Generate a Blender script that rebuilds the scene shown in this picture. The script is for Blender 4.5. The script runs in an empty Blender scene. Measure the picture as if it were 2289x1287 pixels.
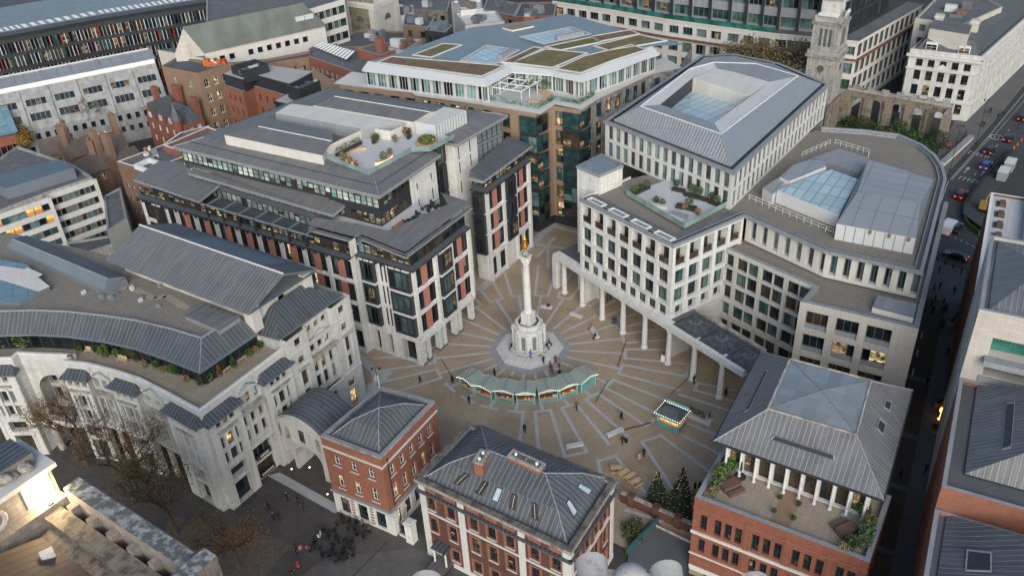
import bpy, math, random
from mathutils import Vector, Matrix
random.seed(7)
rnd = random.random
def rr(a, b): return a + (b - a) * random.random()
SC = bpy.context.scene
COL = SC.collection
F = 2000.0; PPX, PPY = 1144.5, 643.5; HCAM = 92.0
RX = Vector((0.9983745162706368, -0.05699408093277521, 0.0))
RY = Vector((-0.031257595235628086, -0.5475443416652707, 0.8361926552239208))
RZ = Vector((-0.04765803186722434, -0.8348334376682414, -0.5484358151594123))
CAMPOS = Vector((0, 0, HCAM))
def W(px, py, z=0.0):
    """survey: the point at height z on the sight line through a photo point"""
    d = Vector((px - PPX, py - PPY, F))
    w = Vector((RX.dot(d), RY.dot(d), RZ.dot(d)))
    t = (z - HCAM) / w.z
    return CAMPOS + w * t
def W2(px, py, z=0.0):
    p = W(px, py, z); return Vector((p.x, p.y))
def WL(pts, z=0.0): return [W2(x, y, z) for x, y in pts]
A = Vector((math.cos(math.radians(-33)), math.sin(math.radians(-33))))   # street grid
B = Vector((-A.y, A.x))
GRID = math.radians(-33)
def V3(p, z): return Vector((p[0], p[1], z))
MAT = {}
class NT:
    def __init__(s, m):
        s.t = m.node_tree; s.t.nodes.clear()
    def n(s, typ, ins=None, **kw):
        nd = s.t.nodes.new(typ)
        for k, v in kw.items(): setattr(nd, k, v)
        for k, v in (ins or {}).items():
            if hasattr(v, 'bl_rna') and isinstance(v, bpy.types.NodeSocket): s.t.links.new(v, nd.inputs[k])
            else: nd.inputs[k].default_value = v
        return nd
    def math(s, op, a, b=0.0, c=0.0):
        nd = s.t.nodes.new('ShaderNodeMath'); nd.operation = op
        for i, v in enumerate((a, b, c)):
            if isinstance(v, bpy.types.NodeSocket): s.t.links.new(v, nd.inputs[i])
            else: nd.inputs[i].default_value = v
        return nd.outputs[0]
    def mix(s, fac, a, b, mode='MIX'):
        nd = s.t.nodes.new('ShaderNodeMix'); nd.data_type = 'RGBA'; nd.blend_type = mode
        for k, v in ((0, fac), (6, a), (7, b)):
            if isinstance(v, bpy.types.NodeSocket): s.t.links.new(v, nd.inputs[k])
            elif isinstance(v, (int, float)): nd.inputs[k].default_value = v
            else: nd.inputs[k].default_value = (v[0], v[1], v[2], 1)
        return nd.outputs[2]
def sc3(c, k): return tuple(min(1, x * k) for x in c)
def M(name, col, rough=.8, var=.14, scale=.35, fine=6.0, metal=0.0, spec=.4, pat=None, emit=None, streak=0.0, col2=None, bump=.15, **o):
    m = bpy.data.materials.new(name); m.use_nodes = True; MAT[name] = m
    t = NT(m)
    out = t.n('ShaderNodeOutputMaterial')
    bs = t.n('ShaderNodeBsdfPrincipled', {'Roughness': rough, 'Metallic': metal, 'Specular IOR Level': spec})
    t.t.links.new(bs.outputs[0], out.inputs[0])
    geo = t.n('ShaderNodeNewGeometry'); P = geo.outputs['Position']
    n1 = t.n('ShaderNodeTexNoise', {'Vector': P, 'Scale': scale, 'Detail': 5.0, 'Roughness': .6}).outputs[0]
    n2 = t.n('ShaderNodeTexNoise', {'Vector': P, 'Scale': fine, 'Detail': 3.0}).outputs[0]
    f = t.math('MULTIPLY_ADD', n1, .7, t.math('MULTIPLY', n2, .3))
    f = t.n('ShaderNodeMapRange', {0: f, 1: .3, 2: .7}).outputs[0]
    c = t.mix(f, sc3(col, 1 - var), sc3(col, 1 + var))
    if col2 is not None:
        n3 = t.n('ShaderNodeTexNoise', {'Vector': P, 'Scale': o.get('c2scale', .8), 'Detail': 6.0, 'Roughness': .65}).outputs[0]
        k = t.n('ShaderNodeMapRange', {0: n3, 1: o.get('c2lo', .48), 2: o.get('c2hi', .62)}).outputs[0]
        c = t.mix(k, c, col2)
    uv = t.n('ShaderNodeUVMap', uv_map='UV').outputs[0]
    sx = t.n('ShaderNodeSeparateXYZ', {0: uv}); U, V = sx.outputs[0], sx.outputs[1]
    hgt = n2
    if streak:
        mp = t.n('ShaderNodeCombineXYZ', {0: t.math('MULTIPLY', U, o.get('su', 2.5)), 1: t.math('MULTIPLY', V, .12)}).outputs[0]
        ns = t.n('ShaderNodeTexNoise', {'Vector': mp, 'Scale': 1.0, 'Detail': 4.0}).outputs[0]
        k = t.n('ShaderNodeMapRange', {0: ns, 1: .35, 2: .75, 3: 1 - streak, 4: 1 + streak * .6}).outputs[0]
        c = t.mix(1.0, c, t.n('ShaderNodeCombineColor', {0: k, 1: k, 2: k}).outputs[0], 'MULTIPLY')
    if pat == 'seam':
        sp = o.get('sp', .6)
        q = t.math('DIVIDE', U, sp); fr = t.math('FRACT', q); fl = t.math('FLOOR', q)
        cell = t.n('ShaderNodeCombineXYZ', {0: fl, 1: t.math('FLOOR', t.math('DIVIDE', V, o.get('lap', 2.4)))}).outputs[0]
        wn = t.n('ShaderNodeTexWhiteNoise', {'Vector': cell}, noise_dimensions='2D').outputs[0]
        k = t.n('ShaderNodeMapRange', {0: wn, 3: 1 - o.get('pv', .09), 4: 1 + o.get('pv', .09)}).outputs[0]
        c = t.mix(1.0, c, t.n('ShaderNodeCombineColor', {0: k, 1: k, 2: k}).outputs[0], 'MULTIPLY')
        d = t.math('ABSOLUTE', t.math('SUBTRACT', fr, .5))
        ln = t.n('ShaderNodeMapRange', {0: d, 1: o.get('sw', .13), 2: .04}).outputs[0]
        c = t.mix(t.math('MULTIPLY', ln, o.get('sa', .55)), c, o.get('sc', sc3(col, 1.7)))
        dk = t.n('ShaderNodeMapRange', {0: t.math('ABSOLUTE', t.math('SUBTRACT', fr, .66)), 1: .07, 2: .02}).outputs[0]
        c = t.mix(t.math('MULTIPLY', dk, .45), c, sc3(col, .35))
        hgt = ln; bump = max(bump, .5)
    elif pat in ('brick', 'block', 'pave', 'tile'):
        bw, bh, mo = {'brick': (.24, .085, .012), 'block': (1.3, .5, .035), 'pave': (.6, .4, .02), 'tile': (.4, .3, .02)}[pat]
        bw = o.get('bw', bw); bh = o.get('bh', bh); mo = o.get('mo', mo)
        br = t.n('ShaderNodeTexBrick', {'Vector': uv, 'Scale': 1.0, 'Mortar Size': mo, 'Mortar Smooth': .2, 'Bias': 0.0, 'Brick Width': bw, 'Row Height': bh,
                 'Color1': (*sc3((1, 1, 1), 1 - o.get('bv', .12)), 1), 'Color2': (1, 1, 1, 1), 'Mortar': (*o.get('mc', (.72, .72, .72)), 1)}, offset=o.get('off', .5))
        c = t.mix(1.0, c, br.outputs[0], 'MULTIPLY')
        hgt = t.math('MULTIPLY', br.outputs[1], -1.0)
    elif pat == 'gravel':
        vo = t.n('ShaderNodeTexVoronoi', {'Vector': P, 'Scale': o.get('gs', 7.0)})
        k = t.n('ShaderNodeMapRange', {0: t.n('ShaderNodeSeparateColor', {0: vo.outputs[1]}).outputs[0], 3: .78, 4: 1.25}).outputs[0]
        c = t.mix(1.0, c, t.n('ShaderNodeCombineColor', {0: k, 1: k, 2: k}).outputs[0], 'MULTIPLY')
        hgt = vo.outputs[0]
    elif pat == 'grid':
        gu, gv, gw = o.get('gu', 1.5), o.get('gv', 3.0), o.get('gw', .1)
        ls = []; fl = []
        for q, g in ((U, gu), (V, gv)):
            x = t.math('DIVIDE', q, g); fr = t.math('FRACT', x); fl.append(t.math('FLOOR', x))
            d = t.math('MULTIPLY', t.math('SUBTRACT', .5, t.math('ABSOLUTE', t.math('SUBTRACT', fr, .5))), g)
            ls.append(t.math('LESS_THAN', d, gw / 2))
        wn = t.n('ShaderNodeTexWhiteNoise', {'Vector': t.n('ShaderNodeCombineXYZ', {0: fl[0], 1: fl[1]}).outputs[0]}, noise_dimensions='2D').outputs[0]
        pv = o.get('pv', .15)
        k = t.n('ShaderNodeMapRange', {0: wn, 3: 1 - pv, 4: 1 + pv}).outputs[0]
        c = t.mix(1.0, c, t.n('ShaderNodeCombineColor', {0: k, 1: k, 2: k}).outputs[0], 'MULTIPLY')
        ln = t.math('MAXIMUM', ls[0], ls[1])
        c = t.mix(ln, c, o.get('lc', sc3(col, .4)))
        hgt = ln
    t.t.links.new(c, bs.inputs['Base Color'])
    if bump:
        bp = t.n('ShaderNodeBump', {'Strength': bump, 'Distance': o.get('bd', .05), 'Height': hgt})
        t.t.links.new(bp.outputs[0], bs.inputs['Normal'])
    if emit:
        bs.inputs['Emission Strength'].default_value = emit[1]
        bs.inputs['Emission Color'].default_value = (*emit[0], 1)
    return m
def GLASS(name, col, rough=.06, spec=.55, var=.5, scale=.5, fr=.25):
    m = bpy.data.materials.new(name); m.use_nodes = True; MAT[name] = m
    t = NT(m); out = t.n('ShaderNodeOutputMaterial')
    bs = t.n('ShaderNodeBsdfPrincipled', {'Roughness': rough, 'Specular IOR Level': spec, 'IOR': 1.5})
    t.t.links.new(bs.outputs[0], out.inputs[0])
    geo = t.n('ShaderNodeNewGeometry'); P = geo.outputs['Position']
    n1 = t.n('ShaderNodeTexNoise', {'Vector': P, 'Scale': scale, 'Detail': 2.0}).outputs[0]
    k = t.n('ShaderNodeMapRange', {0: n1, 1: .35, 2: .65}).outputs[0]
    c = t.mix(k, sc3(col, 1 - var), sc3(col, 1 + var))
    uv = t.n('ShaderNodeUVMap', uv_map='UV').outputs[0]
    sx = t.n('ShaderNodeSeparateXYZ', {0: uv})
    w = t.math('SINE', t.math('MULTIPLY', sx.outputs[0], 19.0))
    c = t.mix(t.math('MULTIPLY_ADD', w, fr / 2, fr / 2), c, sc3(col, .55))
    t.t.links.new(c, bs.inputs['Base Color'])
    return m
def LIT(name, c1, c2, st, lo=.42, hi=.6, scale=.9):
    """a window with lamps on behind it: warm patches between dark furniture"""
    m = bpy.data.materials.new(name); m.use_nodes = True; MAT[name] = m
    t = NT(m); out = t.n('ShaderNodeOutputMaterial')
    bs = t.n('ShaderNodeBsdfPrincipled', {'Roughness': .1, 'Specular IOR Level': .6})
    t.t.links.new(bs.outputs[0], out.inputs[0])
    geo = t.n('ShaderNodeNewGeometry'); P = geo.outputs['Position']
    n1 = t.n('ShaderNodeTexNoise', {'Vector': P, 'Scale': scale, 'Detail': 3.0, 'Roughness': .7}).outputs[0]
    k = t.n('ShaderNodeMapRange', {0: n1, 1: lo, 2: hi}).outputs[0]
    c = t.mix(k, c1, c2)
    sx = t.n('ShaderNodeSeparateXYZ', {0: t.n('ShaderNodeUVMap', uv_map='UV').outputs[0]})
    lm = t.math('MULTIPLY', t.math('LESS_THAN', t.math('FRACT', t.math('MULTIPLY', sx.outputs[0], .85)), .5), t.math('LESS_THAN', t.math('FRACT', t.math('MULTIPLY_ADD', sx.outputs[1], .7, .3)), .16))
    c = t.mix(lm, c, sc3(c2, 1.6)); fl = t.math('LESS_THAN', t.math('FRACT', t.math('MULTIPLY', sx.outputs[1], .38)), .28); c = t.mix(t.math('MULTIPLY', fl, .75), c, sc3(c1, .4))
    t.t.links.new(c, bs.inputs['Emission Color']); bs.inputs['Emission Strength'].default_value = st
    bs.inputs['Base Color'].default_value = (.03, .025, .02, 1)
    return m
M('stone_white', (.56, .56, .55), .85, .08, .25, pat='block', bv=.09, mc=(.78, .77, .76), streak=.22, col2=(.4, .38, .35), c2lo=.55, c2hi=.75, su=.9)
M('stone_clean', (.66, .66, .65), .8, .05, .2, pat='block', bw=1.7, bh=.75, bv=.09, mc=(.78, .77, .76), streak=.16, col2=(.52, .49, .46), c2lo=.55, c2hi=.75)
M('stone_warm', (.48, .455, .42), .85, .08, .25, pat='block', bw=1.8, bh=.6, bv=.09, mc=(.88, .86, .84), streak=.08)
M('stone_grey', (.33, .32, .31), .9, .2, .3, pat='block', bv=.1, streak=.25, col2=(.17, .16, .155))
M('stone_old', (.3, .26, .21), .9, .35, .5, fine=3, pat='block', bw=.7, bh=.35, bv=.25, mc=(.6, .6, .6), streak=.25, col2=(.14, .12, .1), c2scale=.5)
M('stone_plain', (.54, .54, .53), .85, .07, .4, streak=.1, col2=(.42, .4, .38), c2lo=.58, c2hi=.75)
M('stone_dirty', (.36, .33, .3), .9, .3, .6, col2=(.16, .145, .13), c2lo=.45, c2hi=.65)
M('cathedral_stone', (.2, .18, .16), .9, .12, .5, pat='block', bw=1.5, bh=.6, bv=.06, col2=(.3, .27, .24), c2lo=.52, c2hi=.7)
M('brown_stone', (.3, .215, .155), .85, .08, .2, pat='block', bw=1.4, bh=.5, bv=.1, streak=.1)
M('brick_red', (.25, .095, .066), .9, .16, .5, pat='brick', bv=.3, mc=(.9, .85, .8), streak=.06)
M('brick_orange', (.27, .115, .078), .9, .14, .5, pat='brick', bv=.25, mc=(.9, .86, .82))
M('brick_brown', (.2, .13, .095), .9, .16, .4, pat='brick', bv=.25, mc=(.9, .88, .85))
M('brick_dark', (.1, .05, .038), .9, .2, .5, pat='brick', bv=.3, mc=(1.1, 1., 1.))
M('brick_tan', (.26, .175, .125), .9, .14, .35, pat='brick', bv=.2, mc=(.9, .88, .86), streak=.1)
M('brick_panel', (.44, .185, .14), .85, .1, .8, pat='brick', bw=.4, bh=.09, bv=.12)
M('render_white', (0.57, 0.552, 0.524), .8, .06, .3, streak=.08)
M('render_grey', (.4, .38, .37), .85, .08, .3, streak=.1)
M('concrete', (.36, .35, .34), .9, .14, .3, streak=.3, col2=(.22, .22, .22))
M('conc_slope', (0.304, 0.308, 0.312), .9, .16, .35, streak=.25, su=.6, col2=(.25, .255, .26))
M('lead', (.088, .098, .112), .55, .14, .25, pat='seam', sp=.65, sa=.5, streak=.26, sc=(.25, .26, .28), bd=.06, pv=.1, lap=1.9)
M('lead_dark', (.062, .072, .084), .5, .14, .3, pat='seam', sp=.6, sa=.45, streak=.26, sc=(.24, .25, .28), bd=.06, pv=.1, lap=1.9)
M('lead_light', (.135, .14, .152), .5, .12, .25, pat='seam', sp=.6, sa=.6, streak=.24, sc=(.3, .3, .32), bd=.05, pv=.1, lap=1.9)
M('zinc_roof', (.15, .147, .152), .5, .1, .22, pat='seam', sp=.55, sa=.5, streak=.22, sc=(.29, .285, .29), bd=.05, pv=.1, lap=1.9)
M('zinc_silver', (.36, .37, .385), .35, .07, .2, metal=.55, pat='seam', sp=.62, sw=.2, sa=.8, sc=(.5, .5, .52), bd=.12)
M('silver_fine', (.35, .375, .4), .35, .06, .2, metal=.6, pat='seam', sp=.3, sa=.4, sc=(.55, .57, .6), bd=.04, pv=.03)
M('alu', (.32, .335, .35), .45, .06, .2, metal=.3, pat='grid', gu=2.6, gv=6, gw=.1, pv=.05, lc=(.16, .17, .18))
M('alu_white', (0.527, 0.544, 0.561), .4, .05, .3)
M('edge_grey', (0.252, 0.266, 0.287), .6, .1, .6, streak=.15)
M('edge_blue', (0.14, 0.168, 0.196), .5, .1, .5)
M('slate_blue', (0.102, 0.141, 0.165), .6, .08, .15, pat='grid', gu=6, gv=1.6, gw=.05, pv=.05, lc=(.12, .17, .2))
M('roof_blue', (0.165, 0.217, 0.244), .55, .09, .12, col2=(.2, .25, .28), bump=.03)
M('felt', (.085, .09, .1), .85, .2, .3)
M('felt_grey', (0.128, 0.132, 0.14), .85, .2, .3, col2=(.1, .1, .11))
M('gravel_roof', (.2, .18, .155), .95, .12, .2, pat='gravel', gs=9., col2=(.19, .17, .15), c2scale=.15)
M('gravel_dark', (.13, .125, .12), .95, .15, .3, pat='gravel', gs=9.)
M('sedum', (.16, .125, .06), .95, .3, .35, fine=2.5, pat='gravel', gs=3.5, col2=(.115, .12, .045), c2scale=.3)
M('sedum_brown', (.17, .105, .07), .95, .35, .5, fine=3, pat='gravel', gs=3.5, col2=(.13, .13, .05), c2scale=.5, c2lo=.55)
M('copper_old', (.14, .155, .15), .7, .25, .12, streak=.2, su=.4, col2=(.13, .16, .145), c2scale=.25)
M('terrace_white', (0.496, 0.496, 0.512), .7, .05, .4, pat='tile', bw=1.2, bh=1.2, mo=.02, mc=(.8, .8, .8), bv=.04)
M('terrace_tan', (.32, .27, .21), .85, .08, .4, pat='tile', bw=.9, bh=.9, mo=.03, bv=.12, off=0., mc=(.75, .75, .75))
M('terrace_path', (.25, .17, .115), .85, .08, .4)
M('glass_roof', (.37, .47, .51), .2, .08, .2, pat='grid', gu=1.6, gv=3.4, gw=.22, pv=.1, lc=(.2, .3, .32), spec=.8, bump=.02)
M('glass_roof_blue', (0.14, 0.231, 0.28), .15, .12, .2, pat='grid', gu=2.2, gv=2.2, gw=.07, pv=.12, lc=(.06, .1, .13), spec=.8, bump=.02)
M('glass_roof_grey', (.2, .225, .245), .25, .06, .2, pat='grid', gu=1.5, gv=1.9, gw=.035, pv=.14, lc=(.15, .185, .21), spec=.6, bump=.02)
M('white_lead', (.3, .3, .305), .6, .3, .5, col2=(.09, .095, .1), c2scale=1.1, c2lo=.42, c2hi=.55)
M('nave_lead', (.1, .07, .055), .7, .16, .5, pat='seam', sp=.9, sw=.1, sa=.8, sc=(.055, .05, .055), streak=.2, pv=.12, lap=3.)
M('dark_metal', (.03, .034, .04), .45, .15, .6)
M('grey_metal', (.2, .22, .24), .5, .1, .6)
M('white_metal', (.7, .7, .7), .5, .04, .6)
M('bronze', (.05, .055, .05), .45, .3, 2., col2=(.07, .1, .085))
M('gold', (.85, .45, .09), .28, .1, 3., metal=1.0)
M('iron', (.02, .021, .023), .5, .1, 2.)
M('wood', (.3, .16, .08), .7, .2, 2.)
M('wood_pale', (.5, .36, .22), .6, .12, 1.5)
M('orange_rail', (.5, .15, .09), .7, .3, 1.)
M('brown_panel', (.16, .075, .045), .7, .2, .7)
M('red_paint', (.35, .03, .025), .5, .1, 1.)
M('fin_pale', (.5, .5, .52), .5, .06, 1.); M('fin_blue', (.3, .4, .48), .5, .06, 1.); M('fin_pink', (.42, .27, .25), .5, .06, 1.)
M('teal_paint', (.13, .3, .31), .5, .06, 1.5)
M('teal_light', (.3, .55, .56), .5, .06, 1.5)
M('stall_roof', (.12, .16, .155), .6, .2, 2.5, pat='grid', gu=.3, gv=.3, gw=.05, pv=.25, lc=(.27, .35, .31))
M('stall_roof_dark', (.07, .085, .085), .6, .2, 2.5, pat='grid', gu=.3, gv=.3, gw=.05, pv=.25, lc=(.12, .15, .14))
M('bulb', (.9, .9, .85), .4, 0, 1., emit=((1., .93, .78), 2.2))
M('tree_bulb', (.9, .8, .5), .4, 0, 1., emit=((1., .85, .5), .35))
M('lamp_glow', (1., .8, .5), .4, 0, 1., emit=((1., .62, .25), 5.))
M('ground_lamp', (1., .9, .8), .4, 0, 1., emit=((1., .82, .68), 5.))
M('lamp_warm', (1., .5, .15), .4, 0, 1., emit=((1., .42, .1), 3.))
M('flood_lens', (1., .9, .7), .4, 0, 1., emit=((1., .8, .5), 60.))
M('tail_red', (.6, .02, .02), .4, 0, 1., emit=((1., .05, .03), 1.2))
M('head_white', (.9, .9, .9), .4, 0, 1., emit=((1., .95, .9), 3.))
M('plaza_tan', (.37, .29, .205), .8, .13, .09, fine=1.2, pat='pave', bw=.45, bh=.3, mo=.014, bv=.13, mc=(.8, .8, .8), col2=(.31, .24, .168), c2scale=.12, bump=.06)
M('granite_strip', (.42, .425, .43), .75, .1, .5, pat='pave', bw=1.1, bh=.35, mo=.02, bv=.12, bump=.05)
M('granite_ring', (.3, .31, .325), .75, .1, .4, pat='pave', bw=.8, bh=.5, mo=.02, bv=.14, bump=.05)
M('dark_joint', (.04, .035, .03), .8, .1, 1.)
M('yard_stone', (.09, .08, .075), .85, .2, .12, fine=1., pat='pave', bw=.9, bh=.6, mo=.02, bv=.14, bump=.05)  # dark churchyard paving; the cathedral's shade is put into the yard tones too
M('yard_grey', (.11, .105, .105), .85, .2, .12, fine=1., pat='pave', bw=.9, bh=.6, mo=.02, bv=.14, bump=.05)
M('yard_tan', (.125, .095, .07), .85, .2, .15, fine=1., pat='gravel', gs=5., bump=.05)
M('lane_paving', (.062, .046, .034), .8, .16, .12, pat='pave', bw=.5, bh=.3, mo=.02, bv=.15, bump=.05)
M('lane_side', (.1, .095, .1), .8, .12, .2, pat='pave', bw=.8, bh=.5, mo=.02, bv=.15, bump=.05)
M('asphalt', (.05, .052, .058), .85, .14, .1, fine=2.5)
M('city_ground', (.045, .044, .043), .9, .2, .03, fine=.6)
M('pavement', (.12, .115, .115), .85, .14, .12, pat='pave', bw=.8, bh=.6, mo=.02, bv=.12)
M('road_paint', (.42, .43, .43), .8, .2, 1.5)
M('kerb', (.24, .235, .23), .85, .1, .8)
M('leaf_dark', (.028, .05, .018), .8, .35, 1.2); M('leaf_green', (.05, .1, .022), .8, .35, 1.2); M('leaf_bright', (.09, .17, .03), .8, .3, 1.2)
M('leaf_olive', (.1, .095, .03), .8, .3, 1.2); M('leaf_orange', (.2, .085, .022), .8, .3, 1.2); M('leaf_yellow', (.25, .15, .022), .8, .3, 1.2)
M('leaf_rust', (.14, .06, .025), .8, .3, 1.2); M('leaf_red', (.15, .02, .025), .8, .3, 1.2); M('leaf_straw', (.4, .28, .15), .8, .25, 1.2)
M('leaf_tan', (.13, .085, .045), .8, .3, 1.2); M('leaf_xmas', (.014, .026, .014), .8, .3, 1.5); M('leaf_sage', (.12, .15, .1), .8, .25, 1.2)
M('bark', (.07, .055, .04), .9, .3, 2.); M('bark_pale', (.17, .14, .105), .9, .3, 2.)
M('pot_grey', (.14, .15, .16), .7, .1, 1.); M('pot_dark', (.03, .033, .037), .6, .1, 1.); M('soil', (.04, .03, .02), .95, .2, 2.)
GLASS('g_dark', (.013, .018, .022)); GLASS('g_teal', (.025, .06, .065)); GLASS('g_pale', (.19, .29, .29), fr=.4); GLASS('g_blind', (.33, .41, .38), fr=.3, spec=.5, rough=.2)
GLASS('g_green', (.08, .14, .115), fr=.5); GLASS('g_brown', (.055, .04, .028), fr=.5); GLASS('g_blue', (.05, .09, .12), fr=.1); GLASS('g_sky', (.38, .48, .56), fr=0., var=.15)
GLASS('g_curtain', (.12, .19, .2), fr=.6); GLASS('g_emerald', (.03, .14, .12), fr=.4); GLASS('g_rail', (.2, .28, .28), fr=.0, var=.2); GLASS('g_white', (.5, .52, .5), fr=.2, spec=.4)
LIT('l_warm', (.09, .045, .015), (1., .66, .34), .6); LIT('l_dim', (.035, .022, .012), (.42, .28, .14), .45); LIT('l_gold', (.2, .1, .02), (1., .62, .16), .75, .35, .6)
LIT('l_orange', (.7, .26, .05), (1., .42, .1), .95, .3, .7, .6); LIT('l_office', (.04, .035, .02), (.9, .68, .32), .5, .45, .62, 1.3)
M('brown_tile', (.13, .105, .09), .85, .2, .5, pat='tile', bw=.3, bh=.2, bv=.2); M('red_brick_far', (.42, .1, .06), .85, .15, .5)
M('yellow_paint', (.3, .18, .03), .5, .1, 1.); M('brown_cover', (.13, .08, .06), .7, .15, 1.); M('seat_glow', (.8, .55, .25), .5, .05, 1., emit=((1., .62, .25), .8))
M('stone_finial', (.46, .44, .42), .85, .16, 1.5, fine=9, col2=(.28, .265, .25), c2scale=3, c2lo=.5, c2hi=.7)
M('stone_pale', (.51, .5, .48), .85, .08, .25, pat='block', bw=1.8, bh=.6, bv=.08, mc=(.88, .87, .86), streak=.14)
M('stone_grime', (.17, .15, .13), .9, .3, .8, streak=.3, col2=(.07, .06, .055), c2scale=.9)
M('ramp_teal', (.03, .085, .09), .6, .1, 1.)
M('stone_tower', (.4, .39, .37), .9, .14, .3, pat='block', bv=.12, streak=.3, col2=(.22, .21, .2), c2lo=.5, c2hi=.7)
ORG = {}
class MB:
    def __init__(s, rot=None):
        s.v = []; s.f = []; s.m = []; s.uv = []; s.mats = []; s.rot = rot
    def mi(s, name):
        if name not in s.mats: s.mats.append(name)
        return s.mats.index(name)
    def face(s, pts, mat, uv=None):
        pts = [Vector(p) if len(p) == 3 else Vector((p[0], p[1], 0)) for p in pts]
        i0 = len(s.v); s.v += pts; s.f.append(tuple(range(i0, i0 + len(pts)))); s.m.append(s.mi(mat))
        if uv is None:
            n = Vector((0, 0, 0))
            for i in range(len(pts)):
                a, b = pts[i], pts[(i + 1) % len(pts)]
                n += Vector(((a.y - b.y) * (a.z + b.z), (a.z - b.z) * (a.x + b.x), (a.x - b.x) * (a.y + b.y)))
            if n.length < 1e-9: n = Vector((0, 0, 1))
            n.normalize()
            if abs(n.z) > .995:
                r = GRID if s.rot is None else s.rot
                e = Vector((math.cos(r), math.sin(r), 0)); q = Vector((-e.y, e.x, 0))
            else:
                e = Vector((-n.y, n.x, 0)).normalized(); q = n.cross(e)
                if q.z < 0: q = -q
            uv = [(p.dot(e), p.dot(q)) for p in pts]
        s.uv += uv
    def prism(s, pts, z0, z1, side, top=None, bot=None):
        n = len(pts)
        for i in range(n):
            a, b = pts[i], pts[(i + 1) % n]
            s.face([V3(a, z0), V3(b, z0), V3(b, z1), V3(a, z1)], side)
        if top: s.face([V3(p, z1) for p in pts], top)
        if bot: s.face([V3(p, z0) for p in reversed(pts)], bot)
    def para(s, o, dx, dy, dz, mat, top=None):
        o, dx, dy, dz = Vector(o), Vector(dx), Vector(dy), Vector(dz)
        c = [o, o + dx, o + dx + dy, o + dy]
        for i in range(4): s.face([c[i], c[(i + 1) % 4], c[(i + 1) % 4] + dz, c[i] + dz], mat)
        s.face([p + dz for p in c], top or mat); s.face(c[::-1], mat)
    def box(s, c, ang, sx, sy, z0, z1, mat, top=None):
        e = Vector((math.cos(ang), math.sin(ang), 0)); q = Vector((-e.y, e.x, 0))
        o = V3(c, z0) - e * sx / 2 - q * sy / 2
        s.para(o, e * sx, q * sy, (0, 0, z1 - z0), mat, top)
    def beam(s, p, q, w, h, mat):
        """bar of section w x h running p to q (top at the line)"""
        p, q = Vector(p), Vector(q); d = q - p
        if d.length < 1e-6: return
        sd = Vector((-d.y, d.x, 0))
        if sd.length < 1e-6: sd = Vector((1, 0, 0))
        sd.normalize(); up = d.cross(sd).normalized()
        if up.z > 0: up = -up
        s.para(p - sd * w / 2, d, sd * w, up * h, mat)
    def tube(s, p, q, r0, r1, n, mat, cap=True):
        p, q = Vector(p), Vector(q); d = (q - p)
        if d.length < 1e-6: return
        d.normalize()
        e = d.orthogonal().normalized(); g = d.cross(e)
        ra = [p + (e * math.cos(2 * math.pi * i / n) + g * math.sin(2 * math.pi * i / n)) * r0 for i in range(n)]
        rb = [q + (e * math.cos(2 * math.pi * i / n) + g * math.sin(2 * math.pi * i / n)) * r1 for i in range(n)]
        for i in range(n):
            j = (i + 1) % n; s.face([ra[i], ra[j], rb[j], rb[i]], mat, [(i, 0), (i + 1, 0), (i + 1, 1), (i, 1)])
        if cap and r1 > .02: s.face(rb, mat)
    def lathe(s, c, prof, n, mat, rot=0.0, cap=True):
        c = Vector(c)
        def ring(r, z): return [c + Vector((r * math.cos(rot + 2 * math.pi * i / n), r * math.sin(rot + 2 * math.pi * i / n), z)) for i in range(n)]
        pr = ring(*prof[0][:2])
        for k in range(1, len(prof)):
            cr = ring(*prof[k][:2]); mt = prof[k][2] if len(prof[k]) > 2 else mat
            for i in range(n):
                j = (i + 1) % n
                if prof[k][0] < 1e-4: s.face([pr[i], pr[j], cr[j]], mt)
                elif prof[k - 1][0] < 1e-4: s.face([pr[i], cr[j], cr[i]], mt)
                else: s.face([pr[i], pr[j], cr[j], cr[i]], mt)
            pr = cr
        if cap and prof[-1][0] > 1e-3: s.face(pr, prof[-1][2] if len(prof[-1]) > 2 else mat)
    def ball(s, c, r, mat, sx=1, sy=1, sz=1, n=8, k=5):
        c = Vector(c)
        P = lambda i, j: c + Vector((r * sx * math.sin(math.pi * j / k) * math.cos(2 * math.pi * i / n), r * sy * math.sin(math.pi * j / k) * math.sin(2 * math.pi * i / n), r * sz * math.cos(math.pi * j / k)))
        for j in range(k):
            for i in range(n):
                f = [P(i, j), P(i + 1, j), P(i + 1, j + 1), P(i, j + 1)]
                if j == 0: f = [f[0], f[2], f[3]]
                elif j == k - 1: f = f[:3]
                s.face(f, mat, [(0, 0)] * len(f))
    def leaves(s, c, rx, ry, rz, n, size, mats, shell=.5, wts=None):
        c = Vector(c)
        for i in range(n):
            d = Vector((random.gauss(0, 1), random.gauss(0, 1), random.gauss(0, 1))).normalized()
            r = shell + (1 - shell) * random.random() ** .6
            p = c + Vector((d.x * rx * r, d.y * ry * r, d.z * rz * r))
            a = Vector((random.gauss(0, 1), random.gauss(0, 1), random.gauss(0, .8))).normalized()
            b = a.orthogonal().normalized(); b = b * math.cos(i) + a.cross(b) * math.sin(i)
            z = size * rr(.6, 1.3)
            s.face([p - a * z / 2, p + b * z / 3, p + a * z / 2, p - b * z / 3], random.choices(mats, wts)[0] if wts else random.choice(mats), [(0, 0)] * 4)
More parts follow.
